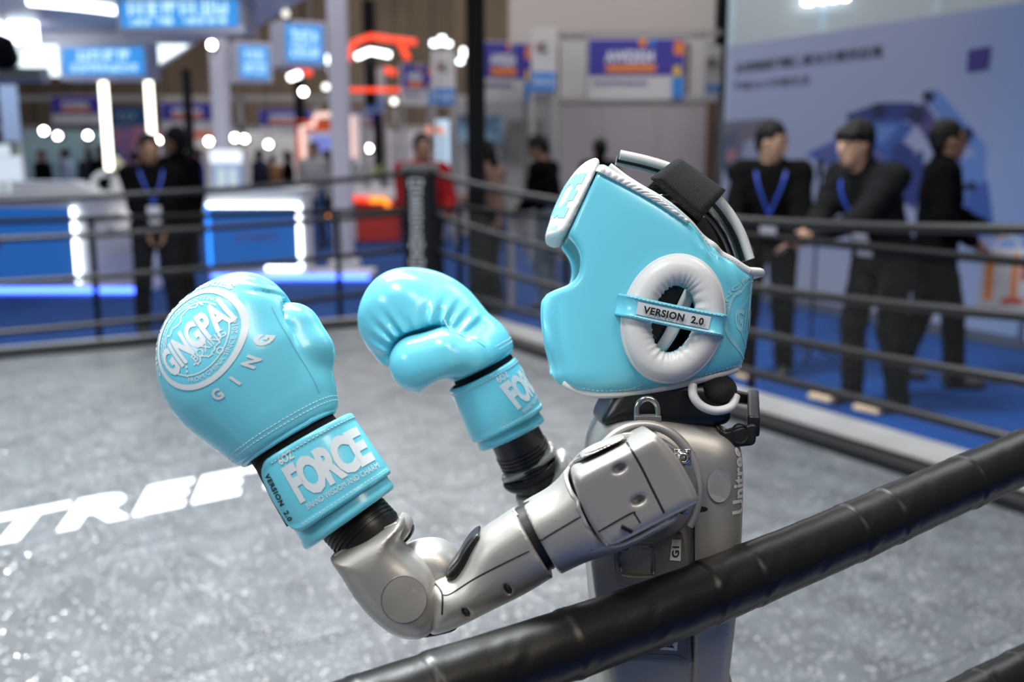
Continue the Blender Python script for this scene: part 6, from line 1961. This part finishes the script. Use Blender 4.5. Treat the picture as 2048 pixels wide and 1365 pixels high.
m_sil = silver('silver_paint')
m_sil2 = silver('pale_silver_paint', (0.47, 0.455, 0.43), 0.40)
m_grey = mat('grey_plastic', (0.16, 0.16, 0.165), 0.42, 0.25, bump=0.06, bscale=900, bdist=0.0004)
m_rblk = mat('black_plastic', (0.010, 0.010, 0.011), 0.34)
m_gloss = mat('gloss_black_visor', (0.008, 0.007, 0.006), 0.07, coat=0.5)
m_rub = mat('black_rubber', (0.012, 0.011, 0.010), 0.38)
m_steel = mat('polished_steel', (0.62, 0.60, 0.56), 0.16, 1.0)


def cpx(pts, d): return np.array([cs(p[0], p[1], d)[:2] for p in pts])


def rx(v): return c2w(np.asarray(v)) - rb_base


def pillow_fn(poly, z0, z1, k):
    return lambda X, Y, Z: smax(d_poly(X, Y, poly) + 0 * Z, np.maximum(Z - z1, z0 - Z) + 0 * X + 0 * Y, k)


def pill(name, pts, d, back, front, k, m, h=0.0016, parent=None, smooth_pts=True, cuts=(), par=None, sm=2, extra=None):
    """solid whose outline is pts at distance d, reaching from `back` behind to `front` before it"""
    P = np.array(pts, float)
    if smooth_pts: P = spline(P, 3, closed=True)
    poly = cpx(P, d); lo = np.array([*poly.min(0) - .008, -d - back - .008]); hi = np.array([*poly.max(0) + .008, -d + front + .008])
    F = Field(lo, hi, h); F.add(pillow_fn(poly, -d - back, -d + front, k))
    if extra: extra(F)
    for c_ in cuts: c_(F)
    v, f = F.mesh(sm)
    o = link(name, new_mesh(name, rx(v), f, m, True), par or robot)
    return o, bvh_of(v, f)


def on_surf(bv, px, py, lift=0.0):
    r_ = cs(px, py, 1.0); r_ = r_ / np.linalg.norm(r_)
    h_ = bv.ray_cast(Vector((0, 0, 0)), Vector(r_), 3)
    if h_[0] is None:
        return None
    n_ = np.array(h_[1]); n_ = n_ if n_ @ r_ < 0 else -n_
    return np.array(h_[0]) + n_ * lift


def surf_line(bv, pts, r, name, m, n=8, lift=0.0, parent=None):
    P = [on_surf(bv, *p, lift) for p in spline(pts, n)]; P = [p for p in P if p is not None]
    if len(P) < 2: return None
    q = MB(); q.tube(rx(np.array(P)), r, 6); return q.build(name, m, parent or robot)


def dimple(c, r, M=None):
    return lambda F: F.cut(lambda X, Y, Z: d_ell(X, Y, Z, np.asarray(c, float), r, M), np.asarray(c) - .03, np.asarray(c) + .03, k=.0012)


def groove(pts, d, zf, w, depth):
    """cuts a thin straight slot through the front of a part"""
    A, B = [cs(p[0], p[1], d) for p in pts]
    def fn(F):
        a = np.array([A[0], A[1]]); b = np.array([B[0], B[1]]); e = (b - a) / np.linalg.norm(b - a); L = np.linalg.norm(b - a)
        F.cut(lambda X, Y, Z: np.maximum(np.maximum(np.abs((X - a[0]) * -e[1] + (Y - a[1]) * e[0]) - w + 0 * Z, np.abs((X - (a + b)[0] / 2) * e[0] + (Y - (a + b)[1] / 2) * e[1]) - L / 2 + 0 * Z), zf - Z + 0 * X + 0 * Y))
    return fn


# ---- torso ---------------------------------------------------------------
TD = 0.90
torso_pts = [(1182, 905), (1192, 868), (1212, 838), (1262, 824), (1340, 828), (1418, 842), (1452, 858), (1474, 886), (1481, 930), (1481, 1000), (1477, 1100), (1470, 1200), (1459, 1300), (1447, 1400), (1438, 1490), (1215, 1490), (1205, 1400), (1194, 1280), (1184, 1170), (1176, 1060), (1175, 980)]
side_cut = cpx(spline([(1172, 1072), (1300, 1060), (1384, 1040), (1390, 1150), (1392, 1300), (1386, 1420), (1380, 1500), (1150, 1500), (1150, 1200)], 3, closed=True), .85)
o, tbv = pill('torso_shell', torso_pts, TD, 0.115, 0.042, 0.040, m_sil, h=.0024,
              cuts=[lambda F: F.cut(lambda X, Y, Z: np.maximum(d_poly(X, Y, side_cut) + 0 * Z, -0.867 - Z + 0 * X + 0 * Y), k=.004)])
surf_line(tbv, [(1388, 905), (1388, 1000), (1389, 1150)], .0008, 'seam', m_rblk, 10)
# recessed grey side panel with its pocket
pk = [(1241, 1100), (1300, 1096), (1308, 1104), (1308, 1144), (1298, 1150), (1250, 1148), (1241, 1138)]
pkp = cpx(spline(pk, 3, closed=True), .865)
o, sbv = pill('side_panel', [(1187, 1080), (1300, 1066), (1352, 1064), (1366, 1074), (1372, 1140), (1380, 1250), (1384, 1312), (1376, 1326), (1262, 1322), (1210, 1330), (1198, 1240)], .865, 0.012, 0.004, .003, m_grey, h=.0014,
              cuts=[lambda F: F.cut(lambda X, Y, Z: np.maximum(d_poly(X, Y, pkp) + 0 * Z, -.869 - Z + 0 * X + 0 * Y), k=.002)])
surf_line(sbv, pk + [pk[0]], .0012, 'pocket_rim', m_grey, 3, .0002)
surf_line(sbv, [(1228, 1090), (1230, 1150), (1248, 1172), (1310, 1170)], .0008, 'panel_line', m_grey, 4)
surf_line(sbv, [(1262, 1310), (1350, 1312), (1372, 1318), (1368, 1250)], .0008, 'panel_line', m_grey, 4)
# front shell edge strip catching light
# labels
for (pts, nm) in (([(1344, 1079), (1362, 1080), (1361, 1123), (1339, 1121)], 'white_label'), ([(1322, 1280), (1356, 1270), (1354, 1302), (1320, 1300)], 'white_label')):
    P = [on_surf(sbv, *p, .0006) for p in pts]; P = [p for p in P if p is not None]
    if len(P) == 4: link(nm, new_mesh(nm, rx(np.array(P)), [(0, 1, 2, 3)], mat('label_white', (0.60, 0.60, 0.60), 0.5)), robot)
p0 = on_surf(sbv, 1351, 1104, .0012)
if p0 is not None:
    v, f = text_mesh('G1', .02); v = fit(v, .0095, .0062); P = p0 + np.stack([-v[:, 1], v[:, 0], 0 * v[:, 0]], 1); link('label_print', new_mesh('label_print', rx(P), f, m_pk), robot)
p0 = on_surf(sbv, 1338, 1288, .0012)
if p0 is not None:
    q = MB(); [q.tube(rx([p0 + np.array([a, b, 0]), p0 + np.array([c, d_, 0])]), .0005, 5) for a, b, c, d_ in ((-.005, 0, .005, .003), (-.002, .004, .003, -.003), (-.004, -.002, .004, -.003))]; q.build('label_scrawl', m_pk, robot)
p0 = on_surf(sbv, 1247, 1184, .0005)
if p0 is not None:
    f_ = Field(p0 - .004, p0 + .004, .0006); f_.ell(p0, (.0016, .0016, .0008)); v, f = f_.mesh(); link('status_light', new_mesh('status_light', rx(v), f, glow('green_led', (0.02, 1.0, 0.15), 2.0), True), robot)
# shoulder collar: pale rim round the arm opening
SC = cs(1292, 985, .83)
t = np.linspace(math.radians(-35), math.radians(152), 40)
rim = [SC + np.array([.0470 * math.cos(a), .0550 * math.sin(a), -.014 - .004 * math.cos(a)]) for a in t]
q = MB(); q.tube(rx(np.array(rim)), .0042, 10); q.build('shoulder_rim', m_sil2, robot, smooth=True)
F = Field(SC - (.075, .075, .09), SC + (.075, .075, .03), .0018)
F.cap(SC + (0, 0, -.07), SC + (0, 0, -.006), .047, .045, 0); F.cut(lambda X, Y, Z: SC[2] - .008 - Z + 0 * X + 0 * Y, k=.002)
v, f = F.mesh(); link('shoulder_motor', new_mesh('shoulder_motor', rx(v), f, m_grey, True), robot)
for (px, py) in ((1366, 916), (1360, 1013)):
    c = cs(px, py, .815); F = Field(c - .012, c + .012, .0007)
    F.ell(c, (.0064, .0064, .0052)); F.add(lambda X, Y, Z: d_box(X, Y, Z, c - (0, 0, .004), (.0072, .0072, .0022), .001))
    F.cut(lambda X, Y, Z: d_cap(X, Y, Z, c + (0, 0, .002), c + (0, 0, .01), .0026, .0026))
    v, f = F.mesh(); link('bolt', new_mesh('bolt', rx(v), f, m_steel, True), robot)
# back details
for (px, py, rw, rh) in ((1437, 971, 23, 34),):
    P = [on_surf(tbv, px + rw * math.cos(a), py + rh * math.sin(a), .0016) for a in np.linspace(0, 2 * PI, 29)[:-1]]
    if all(p is not None for p in P): link('round_cover', new_mesh('round_cover', rx(np.array(P)), [tuple(range(len(P)))[::-1]], m_sil2), robot)
P = [on_surf(tbv, px, py, .0003) for px, py in spline([(1392, 1014), (1408, 1014), (1416, 1019), (1408, 1024), (1392, 1024)], 4, closed=True)]
if all(p is not None for p in P): link('slot', new_mesh('slot', rx(np.array(P)), [tuple(range(len(P)))[::-1]], m_rblk), robot)
n_ = np.array([.95, .02, .31]); n_ /= np.linalg.norm(n_); ax = np.array([0.02, 1, 0]); ax = ax - n_ * (ax @ n_); ax /= np.linalg.norm(ax); ay = np.cross(n_, ax)
D = Decal(tbv, on_surf(tbv, 1474, 962), ax, ay, n_, .0006); D.text('Unitree', .058, .016, (0, -.003), bold=.03, res=.004); D.build('back_lettering', mat('pale_lettering', (0.62, 0.60, 0.56), 0.4), robot, rx, .1)
# ---- collar, neck, head ----------------------------------------------------
pill('neck_collar', [(1200, 846), (1208, 812), (1232, 778), (1262, 764), (1420, 764), (1440, 786), (1452, 826), (1440, 846), (1380, 852), (1310, 846), (1250, 842)], .90, .085, .030, .014, m_rblk, h=.002)
pill('neck', [(1240, 700), (1420, 700), (1425, 800), (1235, 800)], .935, .05, .045, .04, m_rblk, h=.0024)
F = Field(GC + SHX + (-.085, -.10, -.075), GC + SHX + (.09, .09, .075), .0022)
hd = GC + SHX
F.ell(hd + (.026, -.006, 0), (.068, .092, .058)); F.ell(hd + (.0, -.045, 0), (.056, .045, .050), .03)
v, f = F.mesh(2); link('head', new_mesh('head', rx(v), f, m_gloss, True), robot)
# ---- lifting ring and back handle ------------------------------------------
c = lambda px, py: cs(px, py, .856)
q = MB(); q.tube(rx(spline([c(1274, 846), c(1273, 824), c(1277, 808), c(1288, 799), c(1302, 799), c(1312, 808), c(1316, 824), c(1315, 846)], 5)), .0027, 12); q.build('lifting_ring', m_steel, robot, smooth=True)
q = MB(); q.box((-.011, -.006, -.004), (.011, .004, .004), Matrix.Translation(Vector(rx(c(1295, 840))))); q.build('ring_mount', m_grey, robot)
for (d0, pts) in ((.878, [(1428, 846), (1447, 862), (1504, 845), (1512, 850), (1508, 886), (1500, 891), (1444, 897), (1436, 880)]), (.990, [(1432, 782), (1462, 778), (1508, 788), (1510, 812), (1466, 806), (1434, 806)])):
    pill('handle_arm', pts, d0, .008, .008, .003, m_rblk, h=.0014, smooth_pts=False)
A = cs(1507, 851, .880); B = cs(1506, 801, .992)
F = Field(np.minimum(A, B) - .03, np.maximum(A, B) + .03, .0014)
ez = (A - B) / np.linalg.norm(A - B); exx = np.array([1.0, 0, 0]); exx -= ez * (exx @ ez); exx /= np.linalg.norm(exx); eyy = np.cross(ez, exx)
F.add(lambda X, Y, Z: d_box(X, Y, Z, (A + B) / 2, (.0055, .0095, np.linalg.norm(A - B) / 2 + .006), .002, M=np.stack([exx, eyy, ez])))
v, f = F.mesh(); link('handle_bar', new_mesh('handle_bar', rx(v), f, m_rblk, True), robot)
c0 = cs(1480, 868, .8698); q = MB(); q.tube(rx([c0 + np.array([.0075 * math.cos(a), .0085 * math.sin(a), 0]) for a in np.linspace(0, 2 * PI, 25)[:-1]]), .0009, 6, closed=True); q.build('handle_recess', m_rub, robot)

# ---- near arm -----------------------------------------------------------------
# upper sleeve with the open cup round the shoulder cap
cup = cpx(spline([(1136, 952), (1146, 985), (1158, 1003), (1162, 1012), (1160, 1022), (1178, 1052), (1196, 1074), (1218, 1084), (1246, 1080), (1330, 1036), (1420, 985), (1420, 830), (1296, 862), (1236, 888), (1168, 920), (1144, 936)], 3, closed=True), .765)
def halfcut(p, q_, keep, d):
    A2, B2, K2 = cs(*p, d)[:2], cs(*q_, d)[:2], cs(*keep, d)[:2]
    e = (B2 - A2) / np.linalg.norm(B2 - A2); n2 = np.array([-e[1], e[0]])
    if n2 @ (K2 - A2) < 0: n2 = -n2
    return lambda F: F.cut(lambda X, Y, Z: (X - A2[0]) * n2[0] + (Y - A2[1]) * n2[1] + 0 * Z, k=.0012)


o, ubv = pill('upper_arm_sleeve', [(1012, 1040), (1050, 1008), (1092, 984), (1118, 962), (1142, 932), (1168, 905), (1210, 884), (1262, 868), (1300, 880), (1330, 930), (1352, 990), (1352, 1034), (1300, 1066), (1252, 1092), (1210, 1108), (1166, 1122), (1110, 1150), (1085, 1168)], .785, .042, .034, .030, m_sil, h=.0014,
              cuts=[halfcut((1047, 1012), (1120, 1142), (1250, 980), .785), lambda F: F.cut(lambda X, Y, Z: np.maximum(d_poly(X, Y, cup) + 0 * Z, -.800 - Z + 0 * X + 0 * Y), k=.0016),
                    dimple(cs(1136, 1098, .762), (.0030, .0062, .006)), dimple(cs(1178, 1092, .762), (.0030, .0062, .006))])
surf_line(ubv, [(1080, 1082), (1110, 1064), (1164, 1032)], .0007, 'seam', m_rblk, 10)
# rim of the cup
rimP = []
for p in spline([(1300, 866), (1236, 886), (1168, 919), (1143, 937), (1135, 955), (1146, 988), (1158, 1004), (1161, 1020), (1178, 1052), (1196, 1075), (1219, 1087), (1248, 1082), (1300, 1056), (1346, 1032)], 6):
    s_ = on_surf(ubv, p[0] + (3 if p[1] > 1060 else (-3 if p[0] < 1200 else 0)), p[1] + (4 if p[1] > 1040 else (-4 if p[1] < 940 else 0)), .0002)
    if s_ is not None: rimP.append(s_)
q = MB(); q.tube(rx(smooth_line(np.array(rimP), 3)), .0017, 8); q.build('cup_rim', m_sil2, robot, smooth=True)
# shoulder cap
o, cbv = pill('shoulder_cap', [(1144, 950), (1162, 930), (1246, 888), (1292, 864), (1308, 866), (1340, 902), (1366, 944), (1386, 988), (1376, 1002), (1322, 1030), (1252, 1066), (1216, 1082), (1200, 1074), (1172, 1032), (1152, 985)], .775, .050, .030, .010, m_sil, h=.0013,
              cuts=[dimple(cs(1239, 937, .746), (.0058, .0034, .006), [[.9, .42, 0], [-.42, .9, 0], [0, 0, 1]]), dimple(cs(1277, 1001, .746), (.0058, .0034, .006), [[.9, .42, 0], [-.42, .9, 0], [0, 0, 1]])])
surf_line(cbv, [(1254, 886), (1280, 930), (1304, 978), (1328, 1026)], .0009, 'seam', m_rblk, 10)
surf_line(cbv, [(1197, 1064), (1262, 1027), (1270, 1030), (1280, 1046)], .0007, 'cap_line', m_rblk, 5)
p0 = on_surf(cbv, 1254, 1056, .0)
if p0 is not None:
    q = MB(); q.box((-.0045, -.003, -.002), (.0045, .003, .0006), Matrix.Translation(Vector(rx(p0))) @ Matrix.Rotation(.5, 4, 'Y')); q.build('cap_latch', m_rblk, robot)
# black seal ring between the two sleeves
A = cs(1071, 1076, .785)
ax_ = cs(1180, 1010, .785) - A; ax_ /= np.linalg.norm(ax_)
e1 = np.cross(ax_, (0, 0, 1.0)); e1 /= np.linalg.norm(e1); e2 = np.cross(ax_, e1)
Mx = frame_mat(rx(A), *[c2w(e) - np.array([0, 0, CAMH]) for e in (e1, e2, ax_)])
q = MB(); q.lathe([(.02, -.014), (.0270, -.013), (.0280, -.006), (.0272, -.003), (.0280, 0), (.0272, .003), (.0280, .006), (.0270, .013), (.02, .014)], n=48, M=Mx); q.build('seal_ring', m_rub, robot, smooth=True)
# lower sleeve towards the elbow
o, lbv = pill('elbow_sleeve', [(1026, 1020), (1072, 994), (1110, 1060), (1150, 1124), (1100, 1154), (1050, 1184), (990, 1214), (930, 1244), (890, 1260), (862, 1262), (850, 1230), (858, 1185), (866, 1164), (888, 1154), (908, 1148), (926, 1124), (942, 1092), (962, 1064), (996, 1040)], .785, .036, .031, .029, m_sil, h=.0014,
              cuts=[halfcut((1030, 1018), (1106, 1150), (900, 1200), .785), dimple(cs(1015, 1176, .761), (.0028, .0058, .006), [[.9, .42, 0], [-.42, .9, 0], [0, 0, 1]]), dimple(cs(931, 1223, .761), (.0028, .0058, .006), [[.9, .42, 0], [-.42, .9, 0], [0, 0, 1]])])
surf_line(lbv, [(1027, 1022), (1044, 1046), (1072, 1094), (1104, 1146)], .0013, 'sleeve_rim', m_sil2, 6, .0)
surf_line(lbv, [(884, 1190), (902, 1188), (960, 1152), (1058, 1102)], .0007, 'seam', m_rblk, 12)
surf_line(lbv, [(868, 1166), (884, 1188), (884, 1230)], .0008, 'sleeve_line', m_rblk, 5)
pill('dark_insert', [(894, 1148), (899, 1130), (914, 1112), (928, 1088), (946, 1066), (962, 1060), (950, 1090), (934, 1122), (914, 1150)], .788, .022, .020, .006, m_rblk, h=.0014)
pill('elbow_bumper', [(852, 1258), (900, 1250), (918, 1246), (908, 1258), (870, 1268), (846, 1270)], .790, .02, .012, .005, m_rub, h=.0014)
# elbow motor dome
pill('elbow_motor', [(804, 1102), (822, 1086), (850, 1079), (882, 1081), (908, 1097), (922, 1122), (920, 1160), (890, 1200), (840, 1200), (812, 1150)], .812, .030, .028, .026, m_sil2, h=.0016)
# forearm
fore = [(666, 1112), (676, 1102), (712, 1080), (758, 1058), (792, 1042), (806, 1038), (810, 1052), (804, 1066), (800, 1078), (812, 1096), (838, 1116), (862, 1142), (878, 1176), (882, 1210), (876, 1242), (856, 1264), (826, 1270), (790, 1260), (750, 1230), (714, 1188), (688, 1146)]
o, fbv = pill('forearm_shell', fore, .785, .032, .034, .026, m_sil, h=.0014)
for r0 in (1.0,):
    P = [(808 + 45 * math.cos(a), 1200 + 47 * math.sin(a)) for a in np.linspace(0, 2 * PI, 33)]
    surf_line(fbv, P, .0006, 'disc_edge', m_grey, 2, .0)
P = [on_surf(fbv, 808 + 43.5 * math.cos(a), 1200 + 45.5 * math.sin(a), .0012) for a in np.linspace(0, 2 * PI, 49)[:-1]]
cc = on_surf(fbv, 808, 1200, .0016)
if all(p is not None for p in P): link('elbow_disc', new_mesh('elbow_disc', rx(np.array(P + [cc])), [(i, len(P), (i + 1) % len(P)) for i in range(len(P))], m_sil, True), robot)
pill('wrist_clamp', [(798, 1032), (812, 1034), (822, 1046), (822, 1062), (806, 1082), (798, 1076), (800, 1056)], .800, .018, .012, .005, m_sil2, h=.0012)
pill('clamp_pad', [(818, 1050), (826, 1056), (824, 1072), (806, 1088), (802, 1080), (818, 1066)], .803, .014, .008, .004, m_rblk, h=.0012)
surf_line(fbv, [(669, 1113), (712, 1085), (758, 1063), (794, 1047)], .0012, 'collar_rim', m_sil2, 6, .0)


def bellows(A, B, r, name, n=9, inside=0.03):
    A = np.asarray(A); B = np.asarray(B); ax_ = (B - A); L = np.linalg.norm(ax_); ax_ = ax_ / L
    e1 = np.cross(ax_, (0, 0, 1.0)); e1 /= np.linalg.norm(e1); e2 = np.cross(ax_, e1)
    Mx = frame_mat(rx(A), *[c2w(e) - np.array([0, 0, CAMH]) for e in (e1, e2, ax_)])
    prof = [(r * .8, -.012)]
    for i in range(n):
        z = L * i / n
        prof += [(r, z), (r * 1.0, z + L / n * .45), (r * .955, z + L / n * .6), (r * .955, z + L / n * .95)]
    prof += [(r * .95, L), (r * .93, L + inside), (r * .5, L + inside)]
    q = MB(); q.lathe(prof, n=56, M=Mx); return q.build(name, m_rub, robot, smooth=30)


bellows(cs(741, 1076, .790), cs(688, 1018, .798), .0282, 'wrist_bellows')

# ---- far arm --------------------------------------------------------------------
bellows(cs(1070, 955, 1.050), cs(1040, 893, 1.042), .0285, 'wrist_bellows')
pill('wrist_clamp', [(1004, 950), (1040, 934), (1088, 902), (1100, 886), (1112, 900), (1098, 918), (1050, 950), (1012, 962)], 1.048, .034, .031, .012, m_sil2, h=.0016)
pill('clamp_pad', [(1006, 962), (1050, 950), (1100, 918), (1112, 908), (1104, 940), (1060, 980), (1022, 982)], 1.048, .030, .028, .012, m_rblk, h=.0016)
pill('forearm_shell', [(1030, 990), (1050, 980), (1112, 905), (1140, 910), (1190, 1000), (1210, 1060), (1180, 1090), (1120, 1070), (1050, 1030)], 1.058, .032, .030, .024, m_sil2, h=.002)
pill('upper_arm_sleeve', [(1180, 1070), (1150, 1030), (1200, 930), (1250, 880), (1320, 900), (1330, 980), (1260, 1040)], 1.075, .034, .034, .028, m_sil, h=.0024)
pill('shoulder_cap', [(1230, 880), (1300, 850), (1360, 900), (1370, 980), (1300, 1010), (1240, 970)], 1.05, .045, .040, .020, m_sil, h=.0024)

# ---- pelvis and legs, below the picture ---------------------------------------------
b0 = at(1320, 1365, .935)
FW = np.array([-1.0, 0, 0])                     # the robot faces the left of the picture
px_, py_ = rb_base[0] + 0.01, rb_base[1]
F = Field((-.16, -.15, .55), (.16, .15, .92), .006)
F.add(lambda X, Y, Z: d_box(X, Y, Z, (0, 0, .80), (.062, .078, .10), .03)); F.cap((0, -.06, .70), (0, .06, .70), .055, .055, .03)
v, f = F.mesh(2); link('pelvis', new_mesh('pelvis', v, f, m_sil, True), robot)
for s in (-1, 1):
    y = s * .085
    F = Field((-.16, y - .09, .30), (.12, y + .09, .76), .006)
    F.cap((0, y, .68), (-.02, y, .58), .058, .052, .02); F.cap((-.02, y, .58), (-.05, y, .36), .050, .042, .02)
    v, f = F.mesh(2); link('thigh', new_mesh('thigh', v, f, m_sil, True), robot)
    F = Field((-.16, y - .07, .04), (.12, y + .07, .40), .006)
    F.cap((-.05, y, .34), (.00, y, .08), .040, .028, .02); F.cap((-.05, y - .035, .34), (-.05, y + .035, .34), .042, .042, .01)
    v, f = F.mesh(2); link('shin', new_mesh('shin', v, f, m_sil2, True), robot)
    F = Field((-.18, y - .07, -.01), (.12, y + .07, .10), .005)
    F.add(lambda X, Y, Z: d_box(X, Y, Z, (-.03, y, .022), (.10, .035, .022), .015)); F.cap((0, y, .05), (0, y, .08), .03, .028, .02)
    v, f = F.mesh(2); link('foot', new_mesh('foot', v, f, m_rblk, True), robot)

# ================================================================== pieces of parts: thing > part > sub-part
def nest(root, rules):
    kids = list(root.children)
    base = lambda o: o.name.split('.')[0]
    for child, part in rules:
        ps = [k for k in kids if base(k) == part]
        if not ps: continue
        for k in kids:
            if base(k) == child and k.parent == root: k.parent = ps[0]


for g in (gl, gr):
    nest(g, [(c_, 'mitt') for c_ in ('hem', 'hem_stitching', 'seam', 'seam_stitching', 'emblem_print')] + [(c_, 'strap') for c_ in ('strap_stitching', 'strap_print', 'version_print')])
nest(guard, [('strap_label', 'ear_strap'), ('label_print', 'ear_strap'), ('strap_stitching', 'ear_strap'), ('forehead_print', 'forehead_pad'), ('panel_stitching', 'forehead_pad'), ('back_print', 'shell'), ('stitching', 'shell'), ('flap_piping', 'neck_flap'), ('strap_piping', 'crown_strap')])
nest(robot, [(c_, 'side_panel') for c_ in ('pocket_rim', 'panel_line', 'white_label', 'label_print', 'label_scrawl', 'status_light')] + [(c_, 'torso_shell') for c_ in ('round_cover', 'slot', 'back_lettering')] +
     [('ring_mount', 'lifting_ring'), ('handle_recess', 'handle_bar'), ('cap_line', 'shoulder_cap'), ('cap_latch', 'shoulder_cap'), ('disc_edge', 'forearm_shell'), ('elbow_disc', 'forearm_shell'), ('collar_rim', 'forearm_shell'), ('cup_rim', 'upper_arm_sleeve'), ('sleeve_rim', 'elbow_sleeve'), ('sleeve_line', 'elbow_sleeve')])
for o in list(COL.objects):
    n0 = o.name.split('.')[0]
    if o.parent is not None or o.type != 'EMPTY': continue
    if n0 == 'hanging_sign': nest(o, [('sign_lettering', 'sign_face')])
    if n0 == 'light_counter': nest(o, [('panel_lettering', 'light_panel'), ('light_strip', 'light_panel')])
    if n0 == 'fascia_banner': nest(o, [('banner_title', 'blue_field'), ('orange_line', 'blue_field'), ('small_print', 'fascia_board'), ('colour_block', 'fascia_board')])
    if n0 == 'sign_tower': nest(o, [('plate_lettering', 'blue_plate'), ('emblem_arc', 'tower_head')])
    if n0 == 'display_cabinet': nest(o, [('screen_figure', 'screen')])
    if n0 == 'corner_post': nest(o, [('pad_lettering', 'corner_pad'), ('top_strap', 'corner_pad')])
    if n0 == 'spotlight': nest(o, [('lens', 'lamp_housing')])
    if n0 == 'paper_bag': nest(o, [('bag_print', 'bag_body')])
